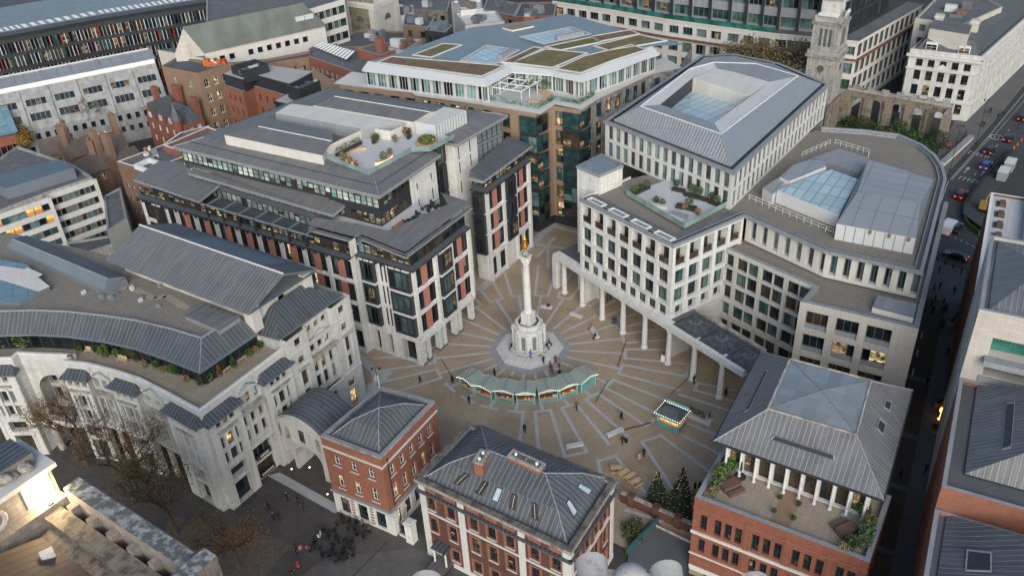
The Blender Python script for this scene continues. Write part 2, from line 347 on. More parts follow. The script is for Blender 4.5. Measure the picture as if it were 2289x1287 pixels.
    def strip(s, path, prof, mat, closed=False):
        """sweep a (offset, z) profile along a plan path; offsets go outward (right of travel)"""
        n = len(path); P = []
        for i in range(n):
            if closed: a, b = path[i - 1], path[(i + 1) % n]
            else: a, b = path[max(0, i - 1)], path[min(n - 1, i + 1)]
            p = path[i]
            d1 = (p - a); d2 = (b - p)
            if d1.length < 1e-6: d1 = d2
            if d2.length < 1e-6: d2 = d1
            d1 = d1.normalized(); d2 = d2.normalized()
            n1 = Vector((d1.y, -d1.x)); n2 = Vector((d2.y, -d2.x)); m = n1 + n2
            if m.length < .1: m = n1
            m.normalize(); k = min(2.2, 1 / max(.3, m.dot(n1)))
            P.append([V3(p + m * k * o, z) for o, z in prof])
        for i in range(n if closed else n - 1):
            j = (i + 1) % n
            for k in range(len(prof) - 1):
                mt = mat[k] if isinstance(mat, (list, tuple)) else mat
                s.face([P[i][k], P[j][k], P[j][k + 1], P[i][k + 1]], mt)
        if not closed and len(prof) > 2:
            for Q in (P[0], P[-1]): s.face(Q, mat[0] if isinstance(mat, (list, tuple)) else mat)
        return P
    def mesh(s, name, org=None):
        me = bpy.data.meshes.new(name)
        o = org or Vector((0, 0, 0))
        me.from_pydata([v - o for v in s.v], [], s.f)
        for n in s.mats: me.materials.append(MAT[n])
        me.polygons.foreach_set('material_index', s.m)
        ul = me.uv_layers.new(name='UV')
        ul.data.foreach_set('uv', [x for uv in s.uv for x in uv])
        me.update(); return me
    def build(s, name, parent=None, **tags):
        if not s.f: return None
        if parent is not None: org = ORG[parent]
        else:
            xs = [v.x for v in s.v]; ys = [v.y for v in s.v]; zs = [v.z for v in s.v]
            org = Vector(((min(xs) + max(xs)) / 2, (min(ys) + max(ys)) / 2, min(zs)))
        o = bpy.data.objects.new(name, s.mesh(name, org)); COL.objects.link(o)
        if parent is not None: o.parent = parent; ORG[o] = org
        else: o.location = org; ORG[o] = org
        for k, v in tags.items():
            if v: o[k] = v
        return o
def smooth(o, ang=40):
    me = o.data
    me.polygons.foreach_set('use_smooth', [True] * len(me.polygons))
    import bmesh
    bm = bmesh.new(); bm.from_mesh(me); bmesh.ops.remove_doubles(bm, verts=bm.verts, dist=.0005)
    for e in bm.edges:
        if len(e.link_faces) == 2 and e.calc_face_angle(0) > math.radians(ang): e.smooth = False
    bm.to_mesh(me); bm.free()
def empty(name, loc, label=None, cat=None, group=None, kind=None, parent=None, rot=0.0):
    o = bpy.data.objects.new(name, None); COL.objects.link(o)
    o.empty_display_size = .3
    loc = Vector(loc)
    if parent is not None: o.parent = parent; o.location = loc - ORG[parent]
    else: o.location = loc
    o.rotation_euler = (0, 0, rot); ORG[o] = loc
    for k, v in (('label', label), ('category', cat), ('group', group), ('kind', kind)):
        if v: o[k] = v
    return o
def place_copy(root, loc, rotz=0.0, scale=1.0, label=None, cat=None, group=None):
    r = root.copy(); COL.objects.link(r); r.location = loc; r.rotation_euler = (0, 0, rotz); r.scale = (scale,) * 3
    for k, v in (('label', label), ('category', cat), ('group', group)):
        if v: r[k] = v
    for ch in list(root.children):
        c = ch.copy(); COL.objects.link(c); c.parent = r
        for g in list(ch.children):
            d = g.copy(); COL.objects.link(d); d.parent = c
    return r
WK = {
    'dark2': ('dark_metal', .09, 1, 0, [('g_dark', 3), ('g_teal', 4), ('g_curtain', 4), ('g_brown', 3), ('l_dim', 1.5), ('l_office', 1)]),
    'bay': ('dark_metal', .22, 2, 0, [('g_dark', 2), ('g_teal', 2), ('g_curtain', 4), ('g_pale', 2), ('l_dim', 1), ('l_office', 1.2)]),
    'grid': ('dark_metal', .1, 0, 2, [('g_blind', 5), ('g_white', 3), ('g_pale', 3), ('g_brown', 1.5), ('g_green', 1)]),
    'gridwarm': ('dark_metal', .12, 0, 2, [('g_brown', 5), ('l_dim', 4), ('g_pale', 1.5), ('l_office', 1), ('g_dark', 1)]),
    'wc': ('dark_metal', .06, 1, 0, [('g_dark', 5), ('g_teal', 2), ('g_green', 3), ('g_brown', 3), ('l_dim', .4)]),
    'wcbig': ('grey_metal', .07, 2, 0, [('g_dark', 5), ('g_brown', 5), ('l_dim', 1.2), ('l_office', .8)]),
    'wcslot': ('grey_metal', .06, 1, 0, [('g_dark', 4), ('g_teal', 3), ('g_curtain', 4), ('g_pale', 2)]),
    'wctop': ('dark_metal', .07, 1, 1, [('g_dark', 4), ('g_teal', 3), ('g_brown', 2)]),
    'jux': ('stone_plain', .05, 0, 0, [('g_dark', 5), ('g_brown', 4), ('l_dim', 1.), ('l_warm', .5)]),
    'juxe': ('dark_metal', .07, 0, 0, [('g_dark', 1.5), ('g_brown', 3), ('l_dim', 2.5), ('l_warm', 1.), ('g_sky', .3)]),
    'sash': ('white_metal', .06, 1, 1, [('g_dark', 5), ('g_brown', 3), ('l_dim', 2), ('l_warm', 1.)]),
    'sashd': ('dark_metal', .07, 1, 3, [('g_dark', 6), ('g_brown', 2), ('l_dim', 1.5), ('l_warm', .2)]),
    'shop': ('dark_metal', .1, 1, 1, [('g_dark', 3), ('l_dim', 2), ('l_warm', 1)]),
    'ke': ('dark_metal', .1, 1, 1, [('g_dark', 2), ('g_brown', 2), ('l_dim', 3), ('l_warm', 1.6), ('g_curtain', 3), ('g_teal', 2)]),
    'kegl': ('alu_white', .12, 2, 0, [('g_pale', 4), ('g_curtain', 4), ('g_dark', 2), ('g_emerald', .6)]),
    'teal': ('dark_metal', .08, 1, 0, [('g_emerald', 6), ('g_dark', 2), ('g_teal', 3)]),
    'hotel': ('grey_metal', .06, 0, 0, [('g_curtain', 6), ('g_pale', 3), ('g_teal', 3), ('g_dark', 1), ('l_orange', .35), ('g_brown', .6)]),
    'far': ('grey_metal', .12, 2, 0, [('g_green', 4), ('g_dark', 4), ('g_teal', 2), ('g_curtain', 2), ('l_dim', 1)]),
    'fardark': ('dark_metal', .12, 1, 0, [('g_dark', 5), ('g_teal', 3), ('g_green', 1)]),
    'slope': ('grey_metal', .1, 3, 0, [('g_teal', 3), ('g_dark', 9), ('l_dim', 1)]),
    'small': ('dark_metal', .06, 0, 0, [('g_dark', 3), ('l_warm', 2), ('l_gold', 1), ('g_brown', 2)]),
    'vict': ('white_metal', .12, 1, 1, [('g_dark', 3), ('g_sky', 2), ('g_pale', 1), ('l_dim', .4)]),
    'skyl': ('dark_metal', .1, 0, 1, [('g_sky', 5)]),
    'slot': ('dark_metal', .04, 0, 0, [('g_dark', 1)]),
    'door': ('dark_metal', .08, 1, 0, [('g_dark', 2), ('g_brown', 1)]),
    'screen': ('dark_metal', .1, 0, 0, [('g_dark', 4), ('g_brown', 1)]),
    'fins': ('dark_metal', .1, 1, 0, [('g_dark', 5), ('g_brown', 2), ('g_green', 3), ('l_dim', 1.3)]),
    'loglass': ('dark_metal', .06, 1, 0, [('l_dim', 3), ('l_warm', .5), ('g_brown', 4), ('g_dark', 4)]),
    'greenbay': ('grey_metal', .08, 2, 0, [('g_green', 5), ('g_emerald', 2), ('g_dark', 2)]),
    'brownfin': ('brown_panel', .05, 0, 0, [('g_dark', 3), ('g_brown', 2)]),
}
WCACHE = {}
def pick(ch):
    return random.choices([c[0] for c in ch], [c[1] for c in ch])[0]
def win_geo(mb, w, h, kind, T, mf=None):
    """T maps local (x, y, z) to the builder's space"""
    fm, t, nv, nh, ch = WK[kind]
    t = min(t, w * .25, h * .25)
    xs = [w * i / (nv + 1) for i in range(nv + 2)]; zs = [h * i / (nh + 1) for i in range(nh + 2)]
    base = pick(ch)
    for i in range(nv + 1):
        for j in range(nh + 1):
            g = base if rnd() < .62 else pick(ch)
            mb.face([T(xs[i], .05, zs[j]), T(xs[i + 1], .05, zs[j]), T(xs[i + 1], .05, zs[j + 1]), T(xs[i], .05, zs[j + 1])], g)
    mb = mf or mb
    def bar(x0, x1, z0, z1, y0=-.03):
        f = [(x0, z0), (x1, z0), (x1, z1), (x0, z1)]
        mb.face([T(x, y0, z) for x, z in f], fm)
        for k in range(4):
            (a, b), (c, d) = f[k], f[(k + 1) % 4]
            mb.face([T(a, y0, b), T(c, y0, d), T(c, .05, d), T(a, .05, b)], fm)
    bar(0, t, 0, h); bar(w - t, w, 0, h); bar(t, w - t, 0, t); bar(t, w - t, h - t, h)
    th = t * .6
    for x in xs[1:-1]: bar(x - th / 2, x + th / 2, t, h - t, -.02)
    for z in zs[1:-1]: bar(t, w - t, z - th / 2, z + th / 2, -.01)
def win_mesh(w, h, kind, sub=False):
    k = (round(w, 2), round(h, 2), kind, random.randrange(5), sub)
    if k not in WCACHE:
        mb, mf = MB(), MB(); win_geo(mb, w, h, kind, lambda x, y, z: Vector((x, y, z)), mf if sub else None)
        WCACHE[k] = (mb.mesh('window'), mf.mesh('frame') if sub else None)
    return WCACHE[k]
class Bld:
    def __init__(s, name, label, cat, loc, group=None):
        s.e = empty(name, V3(loc, 0), label, cat, group); s.w = []; s.cap = 90; s.sub = False
    def part(s, name, mb, **k): return mb.build(name, s.e, **k)
    def win(s, p, d, w, h, kind, name='window'):
        s.w.append((p.copy(), d.copy(), w, h, kind, name))
    def fac(s, mb, a, b, z0, z1, cols, rows, kind, mat, dep=.25, jamb=None, skip=None, sill=None, name='window'):
        """wall from a to b (left to right seen from outside) with openings; cols (n, width, m0, m1) or list of (u0, u1)"""
        a = Vector(a[:2]); b = Vector(b[:2]); L = (b - a).length; d = (b - a) / L; n = Vector((d.y, -d.x)); jamb = jamb or mat
        if isinstance(cols, tuple):
            c = cols; nn, w = c[0], c[1]; m0 = c[2] if len(c) > 2 else 0; m1 = c[3] if len(c) > 3 else m0
            st = (L - m0 - m1) / nn; w = w * st if w < 1.001 and w > 0 and len(c) < 5 else w
            cols = [(m0 + st * (i + .5) - w / 2, m0 + st * (i + .5) + w / 2) for i in range(nn)]
        P = lambda u, z, o=0.0: Vector((a.x + d.x * u - n.x * o, a.y + d.y * u - n.y * o, z))
        z = z0
        for ri, (r0, r1) in enumerate(rows):
            if r0 > z + .001: mb.face([P(0, z), P(L, z), P(L, r0), P(0, r0)], mat)
            u = 0
            for ci, (u0, u1) in enumerate(cols):
                if skip and skip(ci, ri): continue
                if u0 > u + .001: mb.face([P(u, r0), P(u0, r0), P(u0, r1), P(u, r1)], mat)
                mb.face([P(u0, r0), P(u0, r0, dep), P(u0, r1, dep), P(u0, r1)], jamb); mb.face([P(u1, r0), P(u1, r1), P(u1, r1, dep), P(u1, r0, dep)], jamb)
                mb.face([P(u0, r0), P(u1, r0), P(u1, r0, dep), P(u0, r0, dep)], jamb); mb.face([P(u0, r1), P(u0, r1, dep), P(u1, r1, dep), P(u1, r1)], jamb)
                kd = kind(ci, ri) if callable(kind) else kind
                s.win(P(u0, r0, dep + .06), d, u1 - u0, r1 - r0, kd, name)
                if sill: mb.para(P(u0 - .1, r0 - .12, -.12), V3(d * (u1 - u0 + .2), 0), V3(-n * .12, 0), (0, 0, .12), sill)
                u = u1
            if u < L - .001: mb.face([P(u, r0), P(L, r0), P(L, r1), P(u, r1)], mat)
            z = r1
        if z < z1 - .001: mb.face([P(0, z), P(L, z), P(L, z1), P(0, z1)], mat)
        return P
    def wall(s, mb, a, b, z0, z1, mat): mb.face([V3(a, z0), V3(b, z0), V3(b, z1), V3(a, z1)], mat)
    def done(s):
        s.w.sort(key=lambda q: -q[2] * q[3] / (q[0] - CAMPOS).length_squared)
        rest = MB()
        for i, (p, d, w, h, kind, name) in enumerate(s.w):
            if i < s.cap:
                mg, mfr = win_mesh(w, h, kind, s.sub); o = bpy.data.objects.new(name, mg); COL.objects.link(o); o.parent = s.e
                o.location = p - ORG[s.e]; o.rotation_euler = (0, 0, math.atan2(d.y, d.x))
                if mfr: f = bpy.data.objects.new('frame', mfr); COL.objects.link(f); f.parent = o
            else:
                q = Vector((-d.y, d.x))
                win_geo(rest, w, h, kind, lambda x, y, z: Vector((p.x + d.x * x + q.x * y, p.y + d.y * x + q.y * y, p.z + z)))
        if rest.f: rest.build('window', s.e, kind='stuff')
        return s.e
def inset(poly, t):
    """shrink a counter-clockwise polygon"""
    n = len(poly); out = []
    for i in range(n):
        a, p, b = poly[i - 1], poly[i], poly[(i + 1) % n]
        d1 = (p - a).normalized(); d2 = (b - p).normalized()
        n1 = Vector((-d1.y, d1.x)); n2 = Vector((-d2.y, d2.x)); m = (n1 + n2)
        m = m.normalized() if m.length > .1 else n1
        out.append(p + m * t / max(.35, m.dot(n1)))
    return out
def parapet(mb, poly, z, h, t, side, top):
    q = inset(poly, t); n = len(poly)
    for i in range(n):
        j = (i + 1) % n
        mb.face([V3(poly[i], z), V3(poly[j], z), V3(poly[j], z + h), V3(poly[i], z + h)], side)
        mb.face([V3(q[i], z), V3(q[i], z + h), V3(q[j], z + h), V3(q[j], z)], side)
        mb.face([V3(poly[i], z + h), V3(poly[j], z + h), V3(q[j], z + h), V3(q[i], z + h)], top)
def hip(mb, c, z0, r, z1, mat, soff=None):
    """c: eave corners (front-left, front-right, back-right, back-left); r: the two ridge points (along the long side) or one apex"""
    e = [V3(p, z0) for p in c]
    if len(r) == 1:
        k = V3(r[0], z1)
        for i in range(4): mb.face([e[i], e[(i + 1) % 4], k], mat)
    elif len(r) == 2:
        a, b = V3(r[0], z1), V3(r[1], z1)
        mb.face([e[0], e[1], b, a], mat); mb.face([e[1], e[2], b], mat); mb.face([e[2], e[3], a, b], mat); mb.face([e[3], e[0], a], mat)
    else:
        t = [V3(p, z1) for p in r]
        for i in range(4): mb.face([e[i], e[(i + 1) % 4], t[(i + 1) % 4], t[i]], mat)
    if soff:
        mb.face([p - Vector((0, 0, .25)) for p in e][::-1], soff)
        for i in range(4): mb.face([e[i] - Vector((0, 0, .25)), e[(i + 1) % 4] - Vector((0, 0, .25)), e[(i + 1) % 4], e[i]], soff)
def lerp(a, b, t): return a + (b - a) * t
def sheet(name, pts, z, mat, rot=None, label=None):
    mb = MB(rot); mb.face([V3(p, z) for p in pts], mat)
    return mb.build(name, kind='structure')
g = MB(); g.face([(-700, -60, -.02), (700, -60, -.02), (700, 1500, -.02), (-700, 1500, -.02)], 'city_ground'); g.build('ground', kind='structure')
CX = Vector((2.4, 121.3))
sheet('square_paving', [Vector(p) for p in ((-34, 121), (-26.4, 111.2), (-20.4, 104.4), (-12, 98), (-2, 90), (12, 78.2), (15.3, 76.0), (21.5, 72.4), (36, 96), (44, 108), (34, 122), (14, 146), (16, 172), (3, 172), (-10, 152), (-22, 136))], 0.0, 'plaza_tan')
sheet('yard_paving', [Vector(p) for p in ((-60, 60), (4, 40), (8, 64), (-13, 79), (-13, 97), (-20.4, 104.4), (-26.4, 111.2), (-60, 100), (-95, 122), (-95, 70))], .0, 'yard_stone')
yl = WL([(590, 1040), (640, 1062), (745, 1118), (850, 1180), (935, 1235), (920, 1262), (840, 1205), (735, 1140), (630, 1080), (570, 1052)])
sheet('yard_band', WL([(598, 1062), (625, 1055), (770, 1135), (748, 1146)]), .004, 'granite_strip')
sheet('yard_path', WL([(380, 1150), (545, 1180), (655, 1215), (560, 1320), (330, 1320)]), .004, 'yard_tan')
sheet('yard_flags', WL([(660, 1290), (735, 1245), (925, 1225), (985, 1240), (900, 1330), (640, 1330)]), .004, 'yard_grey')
def strip2(mb, a, b, w, z, mat):
    d = (b - a).normalized(); n = Vector((-d.y, d.x)) * w / 2
    mb.face([V3(a - n, z), V3(b - n, z), V3(b + n, z), V3(a + n, z)], mat)
mb = MB()
strip2(mb, W2(865, 1210), W2(785, 1290), .18, .008, 'dark_joint'); strip2(mb, W2(700, 1262), W2(670, 1287), .16, .008, 'dark_joint')
mb.build('drain_channel', kind='structure')
def pol(r, deg): return CX + Vector((math.cos(math.radians(deg)), math.sin(math.radians(deg)))) * r
mb = MB()
R0, R1, R2, HA, SW = 6.6, 16.2, 26.6, 4.3, .52
def okpt(p): return p.y > 60
def inside_sq(p):
    e = (W2(640, 1075), W2(1545, 1190))
    return (p - Vector((-26.4, 111.2))).dot(Vector((.62, .78))) > -1 and p.y > 74
for k in range(24):
    th = 4.5 + 15 * k
    up = 20 < th % 360 < 160
    r2 = R2 if not (190 < th % 360 < 262) else 30
    strip2(mb, pol(R0, th), pol(R1, th), SW, .004, 'granite_strip')
    a, b = pol(R1, th - HA), pol(R1, th + HA)
    if not inside_sq(a) and not inside_sq(b): continue
    d = (b - a).normalized()
    strip2(mb, a - d * SW / 2, b + d * SW / 2, SW, .008, 'granite_strip')
    for q in (-1, 1):
        p = pol(R1 + SW / 2, th + q * HA); e = pol(r2, th + q * HA * .92)
        if inside_sq(e): strip2(mb, p, e, SW, .004, 'granite_strip')
    c, e = pol(r2, th + HA * .92), pol(r2, th + 15 - HA * .92)
    if inside_sq(c) and inside_sq(e) and k % 2 == 0:
        d = (e - c).normalized(); strip2(mb, c - d * SW / 2, e + d * SW / 2, SW, .008, 'granite_strip')
for a, b, w in (((1070, 650), (1250, 490), 1.6), ((1190, 545), (1300, 560), .9), ((1218, 500), (1290, 520), .9), ((1200, 575), (1240, 530), .7), ((800, 900), (870, 828), 1.6), ((860, 850), (795, 790), 1.3), ((1225, 600), (1225, 545), .6)):
    zb = globals().get('zb', .012) + .0025; strip2(mb, W2(*a), W2(*b), w, zb, 'granite_strip')
for pl in ([(1350, 1095), (1337, 1030), (1376, 1019), (1450, 1110)], [(1535, 1140), (1435, 987), (1477, 973), (1604, 1068)], [(1524, 972), (1612, 1016)], [(1534, 944), (1614, 979)], [(1519, 882), (1632, 918)], [(1640, 872), (1560, 856), (1552, 872), (1640, 896)], [(1400, 1140), (1478, 1165)]):
    for i in range(len(pl) - 1): zb += .0025; p, z = W2(*pl[i]), W2(*pl[i + 1]); e = (z - p).normalized() * SW / 2; strip2(mb, p - e, z + e, SW, zb, 'granite_strip')
mb.build('paving_bands', kind='structure')
mb = MB()
for a, b in (((885, 790), (990, 705)), ((985, 800), (1015, 850)), ((1380, 820), (1400, 760)), ((1360, 850), (1330, 900)), ((1500, 880), (1540, 845))):
    strip2(mb, W2(*a), W2(*b), .12, .075, 'dark_joint')
mb.build('drain_channel', kind='structure')
OCT = math.radians(-93)
def octa(r, n=8, rot=OCT): return [CX + Vector((math.cos(rot + 2 * math.pi * i / n), math.sin(rot + 2 * math.pi * i / n))) * r for i in range(n)]
mb = MB(); mb.face([V3(p, .02) for p in octa(7.1)], 'granite_ring'); mb.build('column_apron', kind='structure')
mon = empty('monument_column', V3(CX, 0), 'tall pale stone column topped by a flaming gilded urn on its octagonal plinth in the middle of the square', 'monument')
mb = MB()
for r, z0, z1 in ((5.75, .02, .2), (5.35, .2, .38), (4.95, .38, .56)):
    mb.prism(octa(r), z0, z1, 'stone_plain', 'stone_plain')
mb.build('steps', mon)
mb = MB()
mb.prism(octa(2.55), .56, 4.7, 'stone_clean', 'stone_clean')
for i in range(8):
    p = CX + Vector((math.cos(OCT + math.pi / 4 * i), math.sin(OCT + math.pi / 4 * i))) * 2.5
    a = OCT + math.pi / 4 * i
    mb.box(p, a, .62, .8, .56, 4.5, 'stone_clean'); mb.box(p, a, .8, .98, 4.5, 4.75, 'stone_clean'); mb.ball(V3(p, 4.95), .24, 'stone_clean')
    mb.box(p, a, .78, .95, .56, .95, 'stone_clean')
mb.prism(octa(2.75), 4.7, 4.95, 'stone_clean', 'stone_clean'); mb.prism(octa(2.1), 4.95, 5.55, 'stone_clean')
for q in ((2.3, 5.55, 5.75),): mb.prism(octa(q[0]), q[1], q[2], 'stone_clean')
o8, i8 = octa(2.3), octa(1.85)
for i in range(8):
    j = (i + 1) % 8; mb.face([V3(o8[i], 5.75), V3(o8[j], 5.75), V3(i8[j], 5.75), V3(i8[i], 5.75)], 'stone_clean'); mb.face([V3(i8[i], 5.75), V3(i8[j], 5.75), V3(i8[j], 5.3), V3(i8[i], 5.3)], 'stone_grey')
mb.face([V3(p, 5.32) for p in octa(1.86)], 'felt')
mb.build('plinth', mon)
mb = MB()
for i in range(8):
    a = OCT + math.pi / 4 * (i + .5); p = CX + Vector((math.cos(a), math.sin(a))) * 3.15
    mb.box(p, a, .55, 2.1, .95, 1.05, 'stone_plain'); mb.box(p - Vector((math.cos(a), math.sin(a))) * .05, a, .4, 1.9, .56, .95, 'stone_dirty')
mb.build('bench_ring', mon)
for i in range(8):
    a = OCT + math.pi / 4 * (i + .5); p = CX + Vector((math.cos(a), math.sin(a))) * 2.4
    mb = MB(); mb.box(p, a, .12, .62, 1.3, 3.9, 'grey_metal')
    for k in range(3): mb.box(p + Vector((-math.sin(a), math.cos(a))) * (k - 1) * .2, a, .16, .05, 1.3, 3.9, 'pot_grey')
    mb.build('grille', mon)
mb = MB()
mb.box(CX, GRID, 1.95, 1.95, 5.32, 5.75, 'stone_clean'); mb.box(CX, GRID, 1.75, 1.75, 5.75, 7.2, 'stone_clean'); mb.box(CX, GRID, 1.9, 1.9, 7.2, 7.4, 'stone_clean'); mb.box(CX, GRID, 1.7, 1.7, 7.4, 7.62, 'stone_clean')
mb.build('pedestal', mon)
mb = MB(); pr = [(.86, 7.62), (.86, 7.8), (.7, 7.9)]
mb.lathe(V3(CX, 0), pr + [(.64, 8.1), (.63, 11), (.58, 14.5), (.53, 16.9), (.6, 17.0), (.55, 17.1)], 20, 'stone_clean'); smooth(mb.build('shaft', mon))
mb = MB(); mb.lathe(V3(CX, 0), [(.52, 17.1), (.6, 17.4), (.66, 17.9), (.86, 18.2)], 12, 'stone_clean')
for i in range(8):
    a = math.pi / 4 * i; p = CX + Vector((math.cos(a), math.sin(a))) * .72
    mb.tube(V3(p - Vector((math.cos(a), math.sin(a))) * .14, 17.3), V3(p, 17.85), .16, .12, 5, 'stone_clean'); mb.tube(V3(p, 17.85), V3(p + Vector((math.cos(a), math.sin(a))) * .16, 17.95), .12, .08, 5, 'stone_clean')
mb.box(CX, GRID, 1.5, 1.5, 18.2, 18.4, 'stone_clean'); mb.lathe(V3(CX, 0), [(.62, 18.4), (.56, 18.9), (.35, 19.2), (.3, 19.4)], 14, 'stone_grey')
mb.build('capital', mon)
mb = MB(); mb.lathe(V3(CX, 0), [(.26, 19.4), (.2, 19.65), (.3, 19.8), (.55, 20.1), (.62, 20.35), (.5, 20.5), (.28, 20.6), (.36, 20.8), (.4, 20.95), (.26, 21.1), (.3, 21.3), (.33, 21.5), (.2, 21.7), (.24, 21.85), (.1, 22.1), (0, 22.2)], 16, 'gold')
for i in range(7):
    a = i * .9; mb.tube(V3(CX + Vector((math.cos(a), math.sin(a))) * .3, 20.9), V3(CX + Vector((math.cos(a), math.sin(a))) * .36, 21.45), .09, .03, 5, 'gold')
smooth(mb.build('gilded_urn', mon))
def bulbs(mb, a, b, n, r=.06, mat='bulb'):
    for i in range(n):
        p = lerp(Vector(a), Vector(b), i / (n - 1)); mb.ball(p, r, mat, n=5, k=3)
def hut(px, py, label, w=3.0, kind='open', goods='l_warm'):
    P = W2(px, py); out = (P - CX).normalized(); tx = Vector((-out.y, out.x)); D = 2.5
    t = empty('market_hut', V3(P, 0), label, 'market stall', 'green roofed market huts in an arc')
    X = lambda x, y, z: Vector((P.x + tx.x * x + out.x * y, P.y + tx.y * x + out.y * y, z))
    h = w / 2 - .12
    mb = MB()
    for x in (-h, h): mb.face([X(x, -D, 0), X(x, 0, 0), X(x, 0, 2.35), X(x, -D, 2.35)], 'teal_paint')
    mb.face([X(-h, -D, 0), X(h, -D, 0), X(h, -D, 2.35), X(0, -D, 2.7), X(-h, -D, 2.35)], 'teal_paint')
    mb.face([X(-h, -D, .02), X(h, -D, .02), X(h, 0, .02), X(-h, 0, .02)], 'wood')
    z1 = 1.0 if kind == 'open' else 2.3
    mb.para(X(-h, -.05, 0), X(h, -.05, 0) - X(-h, -.05, 0), X(0, .08, 0) - X(0, 0, 0), (0, 0, z1), 'teal_paint')
    mb.face([X(-h, 0.02, 2.0), X(h, 0.02, 2.0), X(h, .02, 2.35), X(0, .02, 2.65), X(-h, .02, 2.35)], 'teal_light')
    for x in (-h, h): mb.para(X(x - .07, -.08, 0), X(.14, 0, 0) - X(0, 0, 0), X(0, .14, 0) - X(0, 0, 0), (0, 0, 2.35), 'teal_light')
    mb.build('hut_body', t)
    if kind == 'open':
        mb = MB(); mb.face([X(-h + .1, -.9, 1.05), X(h - .1, -.9, 1.05), X(h - .1, -.9, 2.2), X(-h + .1, -.9, 2.2)], goods)
        mb.build('lit_display', t)
        mb = MB(); mb.para(X(-h, -.35, 1.0), X(2 * h, 0, 0) - X(0, 0, 0), X(0, .7, 0) - X(0, 0, 0), (0, 0, .07), 'wood_pale')
        for i in range(9): mb.para(X(-h + .2 + i * (2 * h - .4) / 9, -.2, 1.07), X(.2, 0, 0) - X(0, 0, 0), X(0, .3, 0) - X(0, 0, 0), (0, 0, rr(.08, .25)), random.choice(['red_paint', 'wood', 'leaf_rust', 'white_metal', 'fin_pink']))
        mb.build('counter', t)
        mb = MB(); mb.para(X(-.5, .04, .55), X(1.0, 0, 0) - X(0, 0, 0), X(0, .03, 0) - X(0, 0, 0), (0, 0, .22), 'edge_blue'); mb.build('name_board', t)
    else:
        mb = MB(); mb.para(X(-.5, .04, 1.2), X(1.0, 0, 0) - X(0, 0, 0), X(0, .03, 0) - X(0, 0, 0), (0, 0, .25), 'edge_blue'); mb.build('name_board', t)
    mb = MB(); e = w / 2 + .03; yo, yi = .4, -D - .3
    for s in (-1, 1):
        mb.face([X(s * e, yo, 2.3), X(s * e, yi, 2.3), X(0, yi, 2.8), X(0, yo, 2.8)], 'stall_roof')
        mb.face([X(s * e, yo, 2.22), X(s * e, yi, 2.22), X(0, yi, 2.72), X(0, yo, 2.72)], 'teal_paint')
        mb.face([X(s * e, yo, 2.2), X(0, yo, 2.7), X(0, yo, 2.8), X(s * e, yo, 2.3)], 'teal_paint')
    mb.build('roof', t)
    mb = MB()
    for s in (-1, 1): bulbs(mb, X(s * e, yo + .06, 2.3), X(s * .15, yo + .06, 2.76), 6, .055)
    for s in (-1, 1):
        for i in range(5):
            for j in range(6):
                p = lerp(lerp(X(s * e, yo, 2.34), X(0, yo, 2.82), i / 5), lerp(X(s * e, yi, 2.34), X(0, yi, 2.82), i / 5), (j + .5) / 6)
                mb.ball(p, .03, 'bulb', n=4, k=2)
    mb.build('string_lights', t, kind='stuff')
    return t
hut(1044, 874, 'green roofed market hut at the left end of the arc selling blue goods', 3.3, 'open', 'l_dim')
hut(1081, 890, 'green roofed market hut second from the left with a long red glowing display', 3.3, 'open', 'l_orange')
hut(1127.7, 899, 'green roofed market hut third from the left with a pale shelf under its dim counter', 3.2, 'open', 'l_dim')
hut(1175.7, 903, 'green roofed market hut in the middle of the arc straight below the column', 3.0, 'open', 'l_warm')
hut(1226.4, 898, 'green roofed market hut just right of the middle with a brown menu board', 3.2, 'open', 'l_dim')
hut(1271, 887, 'green roofed market hut second from the right with the brightest orange display', 3.3, 'open', 'l_orange')
hut(1315, 869, 'green roofed market hut at the right end of the arc with a closed teal side', 3.3, 'shut')
P = W2(1492, 958); t = empty('food_kiosk', V3(P, 0), 'teal kiosk with dark roof, lifted flaps and glowing counter standing alone', 'kiosk')
ka = math.atan2(*(W2(1527, 972) - W2(1457, 942)).yx); ex = Vector((math.cos(ka), math.sin(ka))); ey = Vector((-ex.y, ex.x)); P = P + ey * 1.2
X = lambda x, y, z: Vector((P.x + ex.x * x + ey.x * y, P.y + ex.y * x + ey.y * y, z))
mb = MB(); mb.box(P, ka, 3.7, 2.5, 0, 1.0, 'teal_paint', 'wood_pale')
for x in (-1.75, 1.75):
    for y in (-1.15, 1.15): mb.box(X(x, y, 0).xy, ka, .14, .14, 1.0, 2.3, 'teal_light')
mb.box(P, ka, 3.75, 2.55, 2.2, 2.42, 'teal_light'); mb.build('kiosk_body', t)
mb = MB(); mb.box(P, ka, 2.9, 1.7, 1.0, 2.2, 'l_orange'); mb.build('lit_interior', t)
mb = MB(); hip(mb, [X(-2.1, -1.55, 0).xy, X(2.1, -1.55, 0).xy, X(2.1, 1.55, 0).xy, X(-2.1, 1.55, 0).xy], 2.42, [X(-.9, 0, 0).xy, X(.9, 0, 0).xy], 3.35, 'stall_roof_dark', 'teal_paint'); mb.build('roof', t)
for s in ((-1.8, 1.8, -1.25, -2.1), (-1.8, 1.8, 1.25, 2.1)):
    mb = MB(); mb.face([X(s[0], s[2], 2.3), X(s[1], s[2], 2.3), X(s[1], s[3], 2.55), X(s[0], s[3], 2.55)], 'teal_light'); mb.face([X(s[0], s[2], 2.26), X(s[1], s[2], 2.26), X(s[1], s[3], 2.51), X(s[0], s[3], 2.51)], 'teal_light'); mb.build('flap', t)
mb = MB(); c = [X(-2.1, -1.6, 2.5), X(2.1, -1.6, 2.5), X(2.1, 1.6, 2.5), X(-2.1, 1.6, 2.5)]
